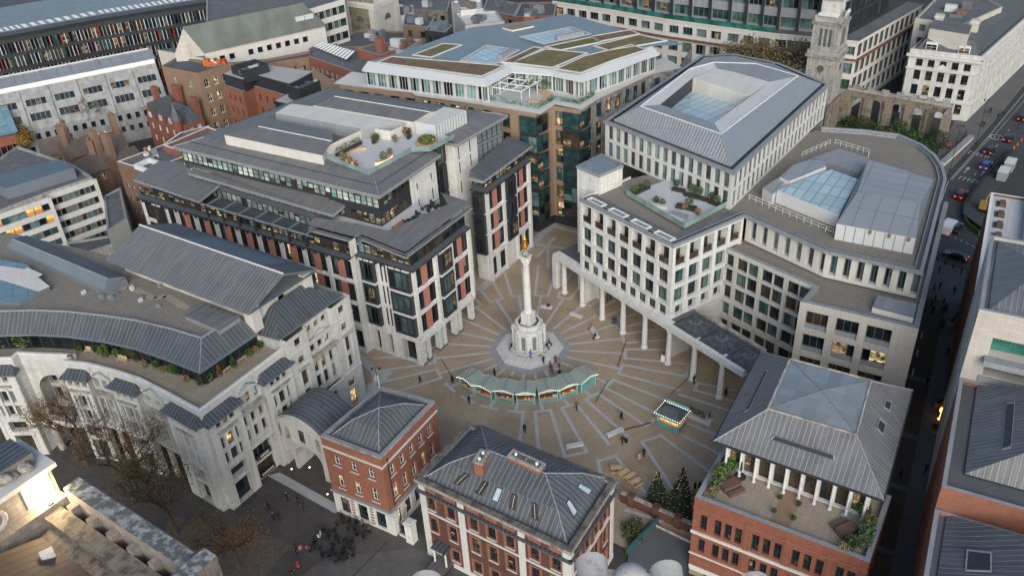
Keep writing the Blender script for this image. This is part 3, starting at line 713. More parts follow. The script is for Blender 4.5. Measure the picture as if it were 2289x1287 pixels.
for i in range(4): bulbs(mb, c[i], c[(i + 1) % 4], 12 if i % 2 == 0 else 8, .05)
mb.build('string_lights', t, kind='stuff')
def slab(name, px, py, qx, qy, w, label, h=.45):
    a, b = W2(px, py), W2(qx, qy); d = b - a; an = math.atan2(d.y, d.x); c = (a + b) / 2
    mb = MB(); mb.box(c, an, d.length, w, .12, h, 'stone_plain'); mb.box(c, an, d.length - .3, w - .25, .012, .12, 'stone_dirty')
    return mb.build(name, label=label, category='bench', group='stone benches on the square')
slab('stone_bench', 1209, 687, 1235, 690, .75, 'pale stone bench right of the column with one person sitting on it')
slab('stone_bench', 1275, 702, 1301, 712, .75, 'empty pale stone bench nearest the white arcade')
slab('stone_bench', 1320, 733, 1336, 757, .8, 'pale stone bench set lengthwise with two people at its ends')
slab('stone_bench', 1357, 976, 1392, 961, .75, 'pale stone bench beside the dark cable of the kiosk')
slab('stone_bench', 1265, 1001, 1303, 994, .75, 'empty pale stone bench close to the brick hall with skylights')
mb = MB()
for a, b in (((1394, 962), (1410, 956)), ((1410, 956), (1430, 952)), ((1430, 952), (1456, 944))): mb.tube(V3(W2(*a), .05), V3(W2(*b), .05), .09, .09, 5, 'iron')
mb.build('power_cable', label='dark cable cover snaking from a stone bench to the teal kiosk', category='cable')
def aboard(px, py, label, mat, cat='sign', h=1.1):
    P = W2(px, py); an = GRID + rr(-.2, .2); mb = MB(); e = Vector((math.cos(an), math.sin(an))); q = Vector((-e.y, e.x))
    for s in (-1, 1): mb.para(V3(P - e * .4 + q * s * .28, 0), V3(e * .8, 0), V3(q * .04, 0), Vector((-q.x * s * .22, -q.y * s * .22, h)), 'white_metal' if mat == 'white_metal' else 'dark_metal')
    mb.para(V3(P - e * .3 - q * .3, .25), V3(e * .6, 0), V3(q * .02, 0), Vector((q.x * .14, q.y * .14, .6)), mat)
    mb.build('notice_board', label=label, category=cat)
aboard(1373, 722, 'white notice board standing by the arcade columns', 'g_blue'); aboard(1483, 806, 'white notice board standing at the foot of an arcade column', 'white_metal'); aboard(843, 850, 'dark notice board standing left of the white pillars', 'white_metal')
a, b = W2(1540, 925), W2(1590, 946); d = b - a; an = math.atan2(d.y, d.x); c = (a + b) / 2
mb = MB(); mb.box(c, an, d.length, 1.25, .012, .5, 'stone_plain'); mb.box(c, an, d.length + .25, 1.5, .012, .14, 'stone_plain'); mb.build('sculpture_plinth', label='long low stone plinth right of the teal kiosk', category='plinth'); SCULP = (c, an)
def skin_obj(name, joints, bones, mats, parent=None, sub=1, facemat=None):
    """one continuous skinned body: joints {name: (xyz, radius)}"""
    me = bpy.data.meshes.new(name); ks = list(joints)
    me.from_pydata([joints[k][0] for k in ks], [(ks.index(a), ks.index(b)) for a, b in bones], [])
    o = bpy.data.objects.new(name, me); COL.objects.link(o)
    o.modifiers.new('skin', 'SKIN'); sm = o.modifiers.new('sub', 'SUBSURF'); sm.levels = sub; sm.render_levels = sub
    for i, k in enumerate(ks):
        r = joints[k][1]; r = r if isinstance(r, tuple) else (r, r)
        me.skin_vertices[0].data[i].radius = r; me.skin_vertices[0].data[i].use_root = (i == 0)
    bpy.context.view_layer.update()
    dg = bpy.context.evaluated_depsgraph_get(); m2 = bpy.data.meshes.new_from_object(o.evaluated_get(dg)); m2.name = name
    bpy.data.objects.remove(o)
    m2.uv_layers.new(name='UV') if not m2.uv_layers else None
    m2.materials.clear()
    for m in mats: m2.materials.append(MAT[m])
    if facemat:
        for p in m2.polygons: p.material_index = facemat(p.center)
    for p in m2.polygons: p.use_smooth = True
    return m2
SHEEP = skin_obj('sheep', {'b': ((0, 0, .62), (.24, .26)), 'm': ((.3, 0, .64), (.25, .27)), 'f': ((.58, 0, .66), (.2, .22)), 'n': ((.74, 0, .8), .12), 'h': ((.92, 0, .86), (.09, .1)), 'z': ((1.04, 0, .78), .055), 't': ((-.22, 0, .6), .06),
    'l1': ((.56, .13, .4), .07), 'l1e': ((.56, .13, .02), .045), 'l2': ((.56, -.13, .4), .07), 'l2e': ((.6, -.13, .02), .045), 'l3': ((.02, .13, .4), .09), 'l3h': ((-.06, .13, .22), .05), 'l3e': ((-.02, .13, .02), .045), 'l4': ((.02, -.13, .4), .09), 'l4h': ((-.06, -.13, .22), .05), 'l4e': ((-.02, -.13, .02), .045)},
    [('b', 'm'), ('m', 'f'), ('f', 'n'), ('n', 'h'), ('h', 'z'), ('b', 't'), ('f', 'l1'), ('l1', 'l1e'), ('f', 'l2'), ('l2', 'l2e'), ('b', 'l3'), ('l3', 'l3h'), ('l3h', 'l3e'), ('b', 'l4'), ('l4', 'l4h'), ('l4h', 'l4e')], ['bronze'])
for n, c in (('cloth_black', (.012, .012, .014)), ('cloth_navy', (.015, .02, .04)), ('cloth_grey', (.07, .07, .075)), ('cloth_red', (.4, .025, .03)), ('cloth_orange', (.55, .13, .03)), ('cloth_blue', (.03, .15, .5)), ('cloth_brown', (.14, .085, .045)), ('cloth_white', (.6, .6, .6)), ('denim', (.035, .05, .085)), ('cloth_pale', (.4, .37, .34)), ('cloth_pink', (.4, .14, .11))): M(n, c, .85, .1, 6.)
M('skin', (.42, .25, .18), .6, .05, 6.); M('hair_dark', (.018, .013, .01), .6, .2, 20.); M('hair_brown', (.09, .05, .025), .6, .2, 20.); M('hair_fair', (.3, .2, .1), .6, .2, 20.)
def pose_mesh(kind):
    if kind == 'sit':
        J = {'p': ((0, 0, .52), (.17, .13)), 'w': ((0, .02, .72), (.15, .11)), 'c': ((0, .0, .95), (.19, .12)), 'nk': ((0, -.02, 1.12), .06), 'h1': ((0, -.05, 1.22), (.085, .1)), 'h2': ((0, -.05, 1.33), (.08, .095)),
             'lk': ((.1, -.44, .52), .075), 'lf': ((.1, -.46, .1), .05), 'lt': ((.1, -.62, .05), .04), 'rk': ((-.1, -.42, .54), .075), 'rf': ((-.12, -.36, .1), .05), 'rt': ((-.12, -.52, .05), .04),
             'ls': ((.2, 0, 1.02), .07), 'le': ((.26, -.08, .76), .05), 'lh': ((.14, -.32, .64), .035), 'rs': ((-.2, 0, 1.02), .07), 're': ((-.26, -.08, .76), .05), 'rh': ((-.12, -.32, .64), .035)}
    else:
        s = {'stand': .04, 'walk': .2, 'stride': .3}[kind]
        J = {'p': ((0, 0, .92), (.155, .115)), 'w': ((0, 0, 1.1), (.145, .105)), 'c': ((0, -.01, 1.34), (.18, .12)), 'nk': ((0, -.02, 1.5), .058), 'h1': ((0, -.05, 1.6), (.08, .098)), 'h2': ((0, -.045, 1.69), (.078, .095)),
             'lk': ((.1, -.6 * s - .02, .5), .068), 'lf': ((.1, -s, .09), .048), 'lt': ((.11, -s - .16, .04), .038), 'rk': ((-.1, .35 * s - .03, .5), .068), 'rf': ((-.1, s * 1.1, .1 + s * .12), .048), 'rt': ((-.11, s * 1.1 - .15, .045), .038),
             'ls': ((.2, 0, 1.42), .066), 'le': ((.27, s * .5, 1.14), .05), 'lh': ((.25, s * .3 - .1, .9), .034), 'rs': ((-.2, 0, 1.42), .066), 're': ((-.27, -s * .4, 1.14), .05), 'rh': ((-.25, -s * .9 - .08, .92), .034)}
    bones = [('p', 'w'), ('w', 'c'), ('c', 'nk'), ('nk', 'h1'), ('h1', 'h2'), ('p', 'lk'), ('lk', 'lf'), ('lf', 'lt'), ('p', 'rk'), ('rk', 'rf'), ('rf', 'rt'), ('c', 'ls'), ('ls', 'le'), ('le', 'lh'), ('c', 'rs'), ('rs', 're'), ('re', 'rh')]
    for sd in 'lr':
        hx = Vector(J[sd + 'h'][0]); dn = (hx - Vector(J[sd + 'e'][0])).normalized(); sx = 1 if sd == 'l' else -1
        for i in range(4):
            J[sd + 'f%d' % i] = (tuple(hx + dn * (.1 - .012 * abs(i - 1)) + Vector((0, (i - 1.5) * .022, 0))), .009); bones.append((sd + 'h', sd + 'f%d' % i))
        J[sd + 'th'] = (tuple(hx + dn * .05 + Vector((-sx * .02, -.045, 0))), .01); bones.append((sd + 'h', sd + 'th'))
    sit = kind == 'sit'; hz = 1.14 if sit else 1.52; wz = .62 if sit else .84; hip = Vector(J['p'][0])
    hands = [Vector(J['lh'][0]), Vector(J['rh'][0])]
    def fm(c):
        if c.z > hz: return 3 if (c.z > hz + .17 or c.y > -.04) else 2
        if any((c - h).length < .1 and abs(c.x) > .16 * (0 if sit else 1) + .05 for h in hands) and (not sit or c.y < -.26) and c.z > .56: return 2
        if c.z < .11: return 4
        if sit: return 1 if c.z > wz or (c.y > -.1 and c.z > .5) else 0
        return 1 if c.z > wz or abs(c.x) > .2 else 0
    return skin_obj('person', J, bones, ['denim', 'cloth_black', 'skin', 'hair_dark', 'cloth_black'], facemat=fm)
POSE = {k: pose_mesh(k) for k in ('stand', 'walk', 'stride', 'sit')}
OUT = {}
def hair_mesh(sit, col, long):
    k = ('hair', sit, col, long)
    if k not in OUT:
        mb = MB(); z = 1.33 if sit else 1.69
        mb.ball((0, -.03, z), .1, col, 1, 1.15, 1, 8, 5)
        if long: mb.ball((0, .03, z - .13), .09, col, 1.1, .7, 1.6, 8, 5)
        OUT[k] = mb.mesh('hair')
    return OUT[k]
def coat_mesh(col):
    if ('coat', col) not in OUT:
        mb = MB(); mb.lathe((0, 0, 0), [(.23, .52), (.21, .8), (.185, 1.05), (.2, 1.3)], 10, col, cap=False); OUT[('coat', col)] = mb.mesh('coat')
    return OUT[('coat', col)]
def bag_mesh(col):
    if ('bag', col) not in OUT:
        mb = MB(); mb.box((0, .2), 0, .3, .16, 1.02, 1.42, col); OUT[('bag', col)] = mb.mesh('backpack')
    return OUT[('bag', col)]
def person(px, py, pose, coat, legs, label, group=None, z=0.0, face=None, hair='hair_dark', long=False, lcoat=False, bag=None, xy=None):
    k = (pose, coat, legs, hair)
    if k not in OUT:
        me = POSE[pose].copy(); me.name = 'person'
        for i, m in enumerate((legs, coat, 'skin', hair, 'cloth_black')): me.materials[i] = MAT[m]
        OUT[k] = me
    p = V3(xy, z) if xy is not None else W(px, py, z)
    r = empty('person', p, label, 'person', group, rot=rr(0, 6.28) if face is None else math.radians(face))
    ps = [('person_body', OUT[k]), ('hair', hair_mesh(pose == 'sit', hair, long))]
    if lcoat and pose != 'sit': ps.append(('coat', coat_mesh(coat)))
    if bag: ps.append(('backpack', bag_mesh(bag)))
    sc = rr(.96, 1.06)
    for n, me in ps:
        o = bpy.data.objects.new(n, me); COL.objects.link(o); o.parent = r; o.scale = (sc,) * 3
    return r
bk, nv, gy = 'cloth_black', 'cloth_navy', 'cloth_grey'
person(940, 857, 'stride', bk, bk, 'person in black striding past the front white pillars', face=-60)
person(1012, 857, 'stand', bk, bk, 'person in a long black coat left of the market huts', lcoat=True)
person(1106, 843, 'walk', bk, bk, 'person in dark clothes behind the second market hut from the left', face=120)
person(1141, 858, 'stand', bk, bk, 'person in black right behind the market hut left of the middle one', lcoat=True)
person(1049, 902, 'walk', bk, nv, 'person in black in front of the two leftmost market huts', face=20)
person(1186, 796, 'sit', 'cloth_blue', 'denim', 'person in a bright blue jacket seated at the foot of the column', z=.6, face=0)
person(1144, 780, 'sit', bk, bk, 'person in dark clothes seated at the left corner of the column plinth', z=.6, face=-60)
person(1222, 779, 'sit', bk, nv, 'person in dark clothes seated at the right front of the column plinth', z=.6, face=40)
person(1227, 772, 'sit', nv, bk, 'person crouched just behind another at the right of the column plinth', z=.6, face=70)
person(1215, 813, 'stand', bk, nv, 'person in dark clothes on the lowest column step', z=.2, face=30)
person(1230, 824, 'stand', 'cloth_red', 'denim', 'person in a red top in the small group below the column', face=120)
person(1242, 812, 'stand', gy, 'denim', 'person in grey with blue jeans in the small group below the column', face=190)
person(1250, 821, 'stand', 'cloth_orange', bk, 'person in a bright orange jacket below the column', face=150, hair='hair_brown')
person(1233, 834, 'walk', gy, bk, 'person in grey and black nearest the market huts in the group below the column', face=40, bag=bk)
person(1251, 844, 'stand', bk, bk, 'person in black standing alone right of the group below the column', face=0, lcoat=True)
person(1289, 916, 'walk', 'cloth_brown', bk, 'person in a brown jacket walking in front of the market huts', face=-20)
person(1173, 967, 'walk', bk, bk, 'person with a dark backpack walking behind the brick hall', face=20, bag=nv)
person(1389, 938, 'walk', bk, bk, 'person in dark clothes walking left of the teal kiosk', face=60, lcoat=True)
person(1391, 993, 'walk', bk, bk, 'person in black pulling a dark blue suitcase', face=-30)
person(1429, 1029, 'stand', 'cloth_pale', 'cloth_pale', 'person in a pale coat beside a companion in black', face=30, hair='hair_brown', long=True, lcoat=True)
person(1439, 1021, 'stand', bk, bk, 'person in black beside a companion in a pale coat', face=-20)
person(1551, 858, 'stand', nv, bk, 'person in navy between the last two arcade columns', face=200)
person(1622, 886, 'stand', bk, bk, 'person in black at the arcade column next to the glass topped roof', face=100, lcoat=True)
person(1226, 692, 'sit', bk, bk, 'person in black sitting on the bench right of the column', z=.0, face=180)
person(1322, 738, 'sit', 'cloth_orange', 'cloth_brown', 'person in orange sitting at the upper end of a bench', face=-120, hair='hair_brown')
person(1331, 757, 'sit', bk, bk, 'person in black sitting at the lower end of a bench', face=-60)
person(1336, 664, 'walk', bk, bk, 'person in black under the upper end of the white arcade', face=130)
person(1358, 675, 'walk', gy, nv, 'person in grey walking under the white arcade', face=150)
person(1365, 671, 'walk', bk, bk, 'person in black following another under the white arcade', face=150)
person(1553, 1096, 'stand', bk, bk, 'person of a dark pair by the christmas trees, the one nearer the trees', face=100, lcoat=True)
person(1563, 1095, 'stand', bk, nv, 'person of a dark pair by the christmas trees, the one nearer the terrace', face=100, long=True, lcoat=True)
person(643, 1119, 'stand', bk, bk, 'person with fair hair in dark clothes nearest the stone gate', face=60, hair='hair_fair')
person(667, 1125, 'walk', bk, bk, 'person in black walking beside one in a dark suit', face=-40)
person(680, 1136, 'walk', nv, bk, 'person in a dark suit and pale collar walking from the gate', face=-40)
person(601, 1139, 'stride', bk, bk, 'person in a long black coat crossing the dark churchyard', face=-70, lcoat=True)
person(614, 1164, 'walk', bk, bk, 'person in black with fair hair, left of a walking pair', face=200, hair='hair_fair')
person(625, 1164, 'walk', bk, bk, 'person in black, right of a walking pair', face=200)
person(664, 1238, 'stand', bk, bk, 'person in black standing at the edge of the cafe tables', face=-30)
person(674, 1236, 'stand', 'cloth_pink', 'denim', 'person in pink and jeans at the edge of the cafe tables', face=40, hair='hair_brown', long=True)
person(687, 1232, 'sit', 'cloth_pink', bk, 'person in salmon seated at the outermost cafe table', face=100)
person(713, 1207, 'sit', 'cloth_white', bk, 'person in a white top seated at the cafe tables', face=120)
person(719, 1201, 'sit', 'cloth_pale', bk, 'person in a cream top seated just behind one in white', face=-90, hair='hair_fair')
person(668, 1271, 'stride', 'cloth_red', bk, 'person in a red coat walking at the bottom edge of the churchyard', face=70, lcoat=True)
person(655, 1286, 'walk', bk, bk, 'person in black below the one in the red coat', face=60)
person(828, 1191, 'stand', gy, bk, 'person in grey standing at the shop front by the gate piers', face=-120)
person(812, 1179, 'stand', 'cloth_brown', bk, 'person in brown at the door of the small brick block', face=-120, hair='hair_brown')
person(487, 1280, 'walk', bk, bk, 'person in black half hidden by the orange leaved tree', face=0)
for i, (x, y, lab) in enumerate([(2098, 611, 'person in black beside the bollards at the top of the lane'), (2147, 614, 'person in blue jeans at the top of the lane next to the brick wall'), (2100, 647, 'person in black on the lane, right of a walking companion'), (2086, 652, 'person in black on the lane, left of a walking companion'), (2131, 658, 'person with a wide dark coat on the lane'), (2080, 689, 'person in black walking along the white stone wall of the lane'), (2084, 702, 'person just behind another along the white stone wall of the lane'), (2136, 716, 'person by the brown boxes at the brick side of the lane'), (2071, 862, 'person in black walking in the middle of the lane'), (2011, 1068, 'person striding across the dark lower lane'), (2068, 1056, 'person at the brick wall of the lower lane'), (2117, 796, 'person at the red lit doorway of the lane'),
        (2208, 254, 'person in black before the grey stone office front'), (2213, 255, 'person second in the pair before the grey stone office front'), (2229, 268, 'person in green near the kerb of the grey office'), (2198, 286, 'person with a pale bag near the tall dark lamp post'), (2193, 285, 'person in dark clothes nearest the tall dark lamp post'), (2157, 306, 'person in navy walking by the ruined church'), (2139, 322, 'person in black by the low garden wall'), (2149, 319, 'person in blue by the low garden wall'), (2117, 333, 'person in red by the garden trees'), (2122, 333, 'person in black next to one in red by the garden trees'), (2244, 256, 'person in dark clothes out on the road edge'), (2276, 290, 'person in black by the cones of the road works')]):
    person(x, y, random.choice(['walk', 'stand', 'stride']), 'cloth_red' if 'in red' in lab else ('denim' if 'in blue' in lab else random.choice([bk, bk, nv, gy])), 'denim' if 'jeans' in lab else bk, lab, bag=bk if 'bag' in lab else None)
c, an = SCULP
r = empty('bronze_sculpture', V3(c, .5), 'dark bronze shepherd driving a few sheep along a stone plinth', 'sculpture', rot=an)
for i, (x, y, rz) in enumerate(((-1.75, -.2, 3.2), (-1.1, .2, 3.0), (-.35, -.15, 3.25), (.3, .22, 3.1), (.75, -.25, 3.3))):
    o = bpy.data.objects.new('sheep', SHEEP); COL.objects.link(o); o.parent = r; o.location = (x, y, 0); o.rotation_euler = (0, 0, rz)
me = POSE['walk'].copy(); me.name = 'shepherd'
for i in range(5): me.materials[i] = MAT['bronze']
o = bpy.data.objects.new('shepherd', me); COL.objects.link(o); o.parent = r; o.location = (1.5, 0, 0); o.rotation_euler = (0, 0, math.radians(-90))
mb = MB(); mb.tube((1.2, -.3, 0), (1.15, -.3, 1.9), .025, .025, 5, 'bronze'); me = mb.mesh('staff'); o = bpy.data.objects.new('staff', me); COL.objects.link(o); o.parent = r
P = W2(1399, 988); mb = MB(); mb.box(P, .4, .35, .5, .08, .65, 'cloth_navy'); mb.tube(V3(P, .65), V3(P + Vector((-.25, .05)), 1.0), .02, .02, 4, 'iron')
for s in (-.14, .14): mb.ball(V3(P + Vector((s, -.1)), .05), .05, 'iron', n=5, k=3)
mb.build('suitcase', label='dark blue wheeled suitcase pulled across the square', category='suitcase')
def xf(p, d):
    """local frame on a facade: along d, outward to the right"""
    n = Vector((d.y, -d.x))
    return lambda u, o, z: Vector((p.x + d.x * u + n.x * o, p.y + d.y * u + n.y * o, z))
def bars(mb, T, u0, u1, o, z0, z1, mat, o0=0.0):
    """raised block on a facade between u0..u1, standing o proud"""
    a, b, c, d = T(u0, o, z0), T(u1, o, z0), T(u1, o, z1), T(u0, o, z1)
    e, f, g, h = T(u0, o0, z0), T(u1, o0, z0), T(u1, o0, z1), T(u0, o0, z1)
    for q in ((a, b, c, d), (e, a, d, h), (b, f, g, c), (d, c, g, h), (e, f, b, a)): mb.face(q, mat)
def tagwin(b, T, d, u, o, z, w, h, kind, name='window'): b.win(T(u, o, z), d, w, h, kind, name)
c = WL([(920, 1071), (1278, 1240), (1385, 1071), (1047, 938)], 13.5)
b = Bld('brick_hall', 'dark red brick hall with grey hipped roof, skylights and two chimneys', 'building', (c[0] + c[2]) / 2)
w = inset(c, .55); mb = MB(); jb = 'brick_orange'
d = (w[1] - w[0]).normalized(); L = (w[1] - w[0]).length; T = xf(w[0], d)
rows = [(.6, 2.4), (4.2, 6.6), (7.9, 10.0)]
gc = [1.6, 4.6, 8.0, 10.6, 13.2, 16.6, 19.5]
cols = [(u - .6, u + .6) for u in gc if u + .6 < L]
b.fac(mb, w[0], w[1], 0, 13.2, cols, [(1.2, 3.2), (4.9, 7.5), (8.9, 11.0)], 'sashd', 'brick_dark', .22, 'brick_orange', sill='stone_plain')
d2 = (w[2] - w[1]).normalized(); L2 = (w[2] - w[1]).length; T2 = xf(w[1], d2)
b.fac(mb, w[1], w[2], 0, 13.2, (4, 1.15, 1.0, 1.0, 1), [(1.2, 3.2), (4.9, 7.5), (8.9, 11.0)], 'sashd', 'brick_dark', .22, 'brick_orange', sill='stone_plain')
b.wall(mb, w[2], w[3], 0, 13.2, 'brick_dark'); b.wall(mb, w[3], w[0], 0, 13.2, 'brick_dark')
for TT, LL, cc in ((T, L, cols), (T2, L2, None)):
    for u0, u1 in (cc or [((LL - 2) / 4 * (i + .5) + 1 - .575, (LL - 2) / 4 * (i + .5) + 1 + .575) for i in range(4)]):
        for r0, r1 in ((1.2, 3.2), (4.9, 7.5), (8.9, 11.0)):
            for q in ((u0 - .28, u0), (u1, u1 + .28)): bars(mb, TT, q[0], q[1], .03, r0 - .1, r1 + .3, 'brick_orange')
            bars(mb, TT, u0, u1, .03, r1, r1 + .3, 'brick_orange')
        bars(mb, TT, u0 - .28, u1 + .28, .04, 11.95, 13.0, 'brick_orange')
b.part('wall', mb)
mb = MB()
for u in (.45, 6.3, 14.9, L - .45):
    for k in range(22): bars(mb, T, u - .45, u + .45, .13, .3 + k * .58, .3 + k * .58 + .54, 'stone_plain')
for u in (.4, L2 - .4):
    for k in range(22): bars(mb, T2, u - .4, u + .4, .13, .3 + k * .58, .3 + k * .58 + .54, 'stone_plain')
b.part('quoins', mb, kind='stuff')
mb = MB(); cs = [w[1], w[2]]
for TT, LL in ((T, L), (T2, L2)):
    bars(mb, TT, 0, LL, .14, 8.2, 8.45, 'stone_plain'); bars(mb, TT, 0, LL, .18, 0, .7, 'stone_plain')
    bars(mb, TT, -.3, LL + .3, .42, 11.55, 11.9, 'lead_dark'); bars(mb, TT, -.2, LL + .2, .3, 11.35, 11.56, 'stone_dirty')
b.part('cornice', mb)
mb = MB(); q = inset(c, .2); parapet(mb, q, 13.0, .55, .75, 'stone_grey', 'stone_grime'); mb.face([V3(p, 13.02) for p in inset(c, .9)], 'lead_dark'); b.part('parapet', mb)
e = [W2(944, 1069.5, 13), W2(1267.5, 1216, 13), W2(1363.6, 1071, 13), W2(1071.7, 947, 13)]
ra, rb = W2(1089, 1004, 16.6), W2(1219, 1057, 16.6)
m = .42; br = [lerp(e[0], ra, m), lerp(e[1], rb, m), lerp(e[2], rb, m), lerp(e[3], ra, m)]
mb = MB(); hip(mb, e, 13.03, br, 15.1, 'lead'); hip(mb, br, 15.1, [ra, rb], 16.6, 'lead')
for p, z0, q2, z1 in [(e[i], 13.05, br[i], 15.12) for i in range(4)] + [(br[0], 15.12, ra, 16.62), (br[3], 15.12, ra, 16.62), (br[1], 15.12, rb, 16.62), (br[2], 15.12, rb, 16.62), (ra, 16.62, rb, 16.62)]: mb.tube(V3(p, z0), V3(q2, z1), .08, .08, 5, 'edge_grey')
b.roof = b.part('roof', mb)
def skylight(bl, p0, p1, q0, q1, t0, t1, s0, s1, z0, z1):
    """pane on the roof plane p0-p1 (low edge, z0) to q0-q1 (high edge, z1)"""
    f = lambda s, t: lerp(lerp(V3(p0, z0), V3(p1, z0), s), lerp(V3(q0, z1), V3(q1, z1), s), t)
    n = (f(1, 0) - f(0, 0)).cross(f(0, 1) - f(0, 0)).normalized(); n = n if n.z > 0 else -n
    o = [f(s0, t0), f(s1, t0), f(s1, t1), f(s0, t1)]; ct = sum(o, Vector()) / 4
    mb = MB(); k = [ct + (p - ct) * 1.12 for p in o]
    for i in range(4):
        j = (i + 1) % 4; mb.face([k[i], k[j], k[j] + n * .14, k[i] + n * .14], 'dark_metal'); mb.face([k[i] + n * .14, k[j] + n * .14, o[j] + n * .14, o[i] + n * .14], 'dark_metal'); mb.face([o[i] + n * .14, o[j] + n * .14, o[j] + n * .1, o[i] + n * .1], 'dark_metal')
    g = random.choice(['g_sky', 'g_sky', 'g_brown']); mb.face([p + n * .1 for p in o], g)
    mb.face([lerp(o[0], o[1], .47) + n * .13, lerp(o[0], o[1], .53) + n * .13, lerp(o[3], o[2], .53) + n * .13, lerp(o[3], o[2], .47) + n * .13], 'white_metal')
    mb.build('skylight', bl.roof)
for s in (.2, .375, .5, .63, .8): skylight(b, e[0], e[1], br[0], br[1], .38, .88, s - .021, s + .021, 13.03, 15.1)
for s in (.3, .7): skylight(b, e[1], e[2], br[1], br[2], .38, .88, s - .045, s + .045, 13.03, 15.1)
for (p, q, wd) in (((1068, 1036), (1084, 1010), 1.1), ((1142, 1014), (1212, 1046), 1.2)):
    a, z = W2(*p, 17), W2(*q, 17); dd = z - a; an = math.atan2(dd.y, dd.x); ce = (a + z) / 2
    mb = MB(); mb.box(ce, an, dd.length, wd, 14.6, 17.0, 'brick_orange'); mb.box(ce, an, dd.length + .2, wd + .2, 17.0, 17.25, 'stone_dirty'); mb.box(ce, an, dd.length - .5, wd - .5, 17.25, 17.27, 'felt')
    for i in range(max(2, int(dd.length / 1.3))):
        p = a + dd * ((i + .5) / max(2, int(dd.length / 1.3))); mb.lathe(V3(p, 17.25), [(.2, 0), (.17, .3), (.1, .32)], 8, random.choice(['white_metal', 'brick_orange', 'stone_dirty']))
    mb.build('chimney', b.roof)
dp = xf(w[0], d); mb = MB(); u = 3.0
bars(mb, dp, u - 1.1, u + 1.1, 1.5, 3.5, 3.75, 'lead_dark'); mb.tube(dp(u - .9, 1.2, 0), dp(u - .9, 1.2, 3.5), .13, .13, 8, 'stone_plain'); mb.tube(dp(u + .9, 1.2, 0), dp(u + .9, 1.2, 3.5), .13, .13, 8, 'stone_plain')
for k in range(6): bars(mb, dp, u - 1.2, u + 1.2, 3.2 - k * .3, 0, 1.0 - k * .16, 'yard_grey')
b.part('porch', mb)
b.cap = 60; b.sub = True; b.done()
c = WL([(716, 972), (850, 1022), (972, 895), (848, 865)], 14)
c = [W2(716, 972, 14), W2(850, 1022, 14), W2(972, 895, 14), W2(848, 862, 14)]
b = Bld('brick_block', 'small orange brick block with pyramid lead roof beside the stone gate', 'building', (c[0] + c[2]) / 2)
mb = MB(); L = (c[1] - c[0]).length; d = (c[1] - c[0]).normalized(); L2 = (c[2] - c[1]).length; d2 = (c[2] - c[1]).normalized()
b.fac(mb, c[0], c[1], 4.1, 13.6, (3, 1.1, .6, .6, 1), [(5.3, 7.7), (9.4, 11.2)], 'sash', 'brick_orange', .28, sill='stone_plain')
b.fac(mb, c[1], c[2], 4.1, 13.6, (5, 1.1, .8, .8, 1), [(5.3, 7.9), (9.4, 11.2)], 'sash', 'brick_orange', .28, sill='stone_plain')
b.wall(mb, c[2], c[3], 0, 13.6, 'brick_orange'); b.wall(mb, c[3], c[0], 0, 13.6, 'brick_orange'); b.part('wall', mb)
mb = MB(); T, T2 = xf(c[0], d), xf(c[1], d2)
b.fac(mb, c[0], c[1], 0, 4.1, (3, 1.7, .3, .3, 1), [(.35, 3.4)], 'shop', 'stone_clean', .3, name='shop_window')
b.fac(mb, c[1], c[2], 0, 4.1, (5, 1.3, .6, .6, 1), [(.6, 3.3)], 'shop', 'stone_clean', .3, name='shop_window')
for i in range(1, 3):
    for k in range(6): bars(mb, T, L * i / 3 - .28, L * i / 3 + .28, .03, .5 + k * .55, .75 + k * .55, 'brick_orange')
b.part('shop_front', mb)
mb = MB()
for TT, LL in ((T, L), (T2, L2)):
    bars(mb, TT, -.15, LL + .15, .28, 4.1, 4.4, 'edge_grey'); bars(mb, TT, -.1, LL + .1, .16, 12.1, 12.35, 'stone_plain'); bars(mb, TT, -.05, LL + .05, .08, 13.35, 13.6, 'brick_orange')
b.part('cornice', mb, kind='stuff')
mb = MB(); parapet(mb, c, 13.6, .4, .5, 'stone_grey', 'edge_grey'); mb.face([V3(p, 13.62) for p in inset(c, .45)], 'felt'); b.part('parapet', mb)
e = inset(c, .95); mb = MB(); ap = W2(847, 911, 16.2); br = [lerp(p, ap, .45) for p in e]
hip(mb, e, 13.64, br, 15.3, 'lead'); hip(mb, br, 15.3, [ap], 16.2, 'lead')
for i in range(4): mb.tube(V3(e[i], 13.66), V3(br[i], 15.32), .08, .08, 5, 'edge_grey'); mb.tube(V3(br[i], 15.32), V3(ap, 16.22), .07, .07, 5, 'edge_grey')
b.part('roof', mb)
mb = MB(); p = W2(848, 866, 14); mb.tube(V3(p, 13.9), V3(p, 16.2), .05, .04, 6, 'white_metal'); mb.tube(T2(1.0, .12, 0), T2(1.0, .12, 13), .07, .07, 6, 'iron'); b.part('flagpole', mb)
b.sub = True; b.done()
for i, (x, y) in enumerate(((884, 1188), (922, 1208))):
    P = W2(x, y); mb = MB(); mb.box(P, GRID, 1.1, 1.1, 0, 3.4, 'stone_clean'); mb.box(P, GRID, 1.35, 1.35, 3.4, 3.65, 'stone_plain'); mb.box(P, GRID, .9, .9, 3.65, 3.85, 'stone_plain')
    mb.build('gate_pier', label=['square stone gate pier next to the small brick block', 'square stone gate pier next to the dark brick hall'][i], category='gate pier')
mb = MB(); a, z = W2(895, 1194), W2(915, 1205)
mb.beam(V3(a, .35), V3(z, .35), .3, .35, 'stone_plain')
for k in range(9): p = lerp(a, z, (k + .5) / 9); mb.tube(V3(p, .35), V3(p, 2.4), .03, .03, 4, 'iron')
mb.beam(V3(a, 2.3), V3(z, 2.3), .05, .05, 'iron'); mb.build('iron_railing', label='dark iron railing between the two stone gate piers', category='railing')
a, z = W2(622, 930, 9.3), W2(720, 972, 9.3)
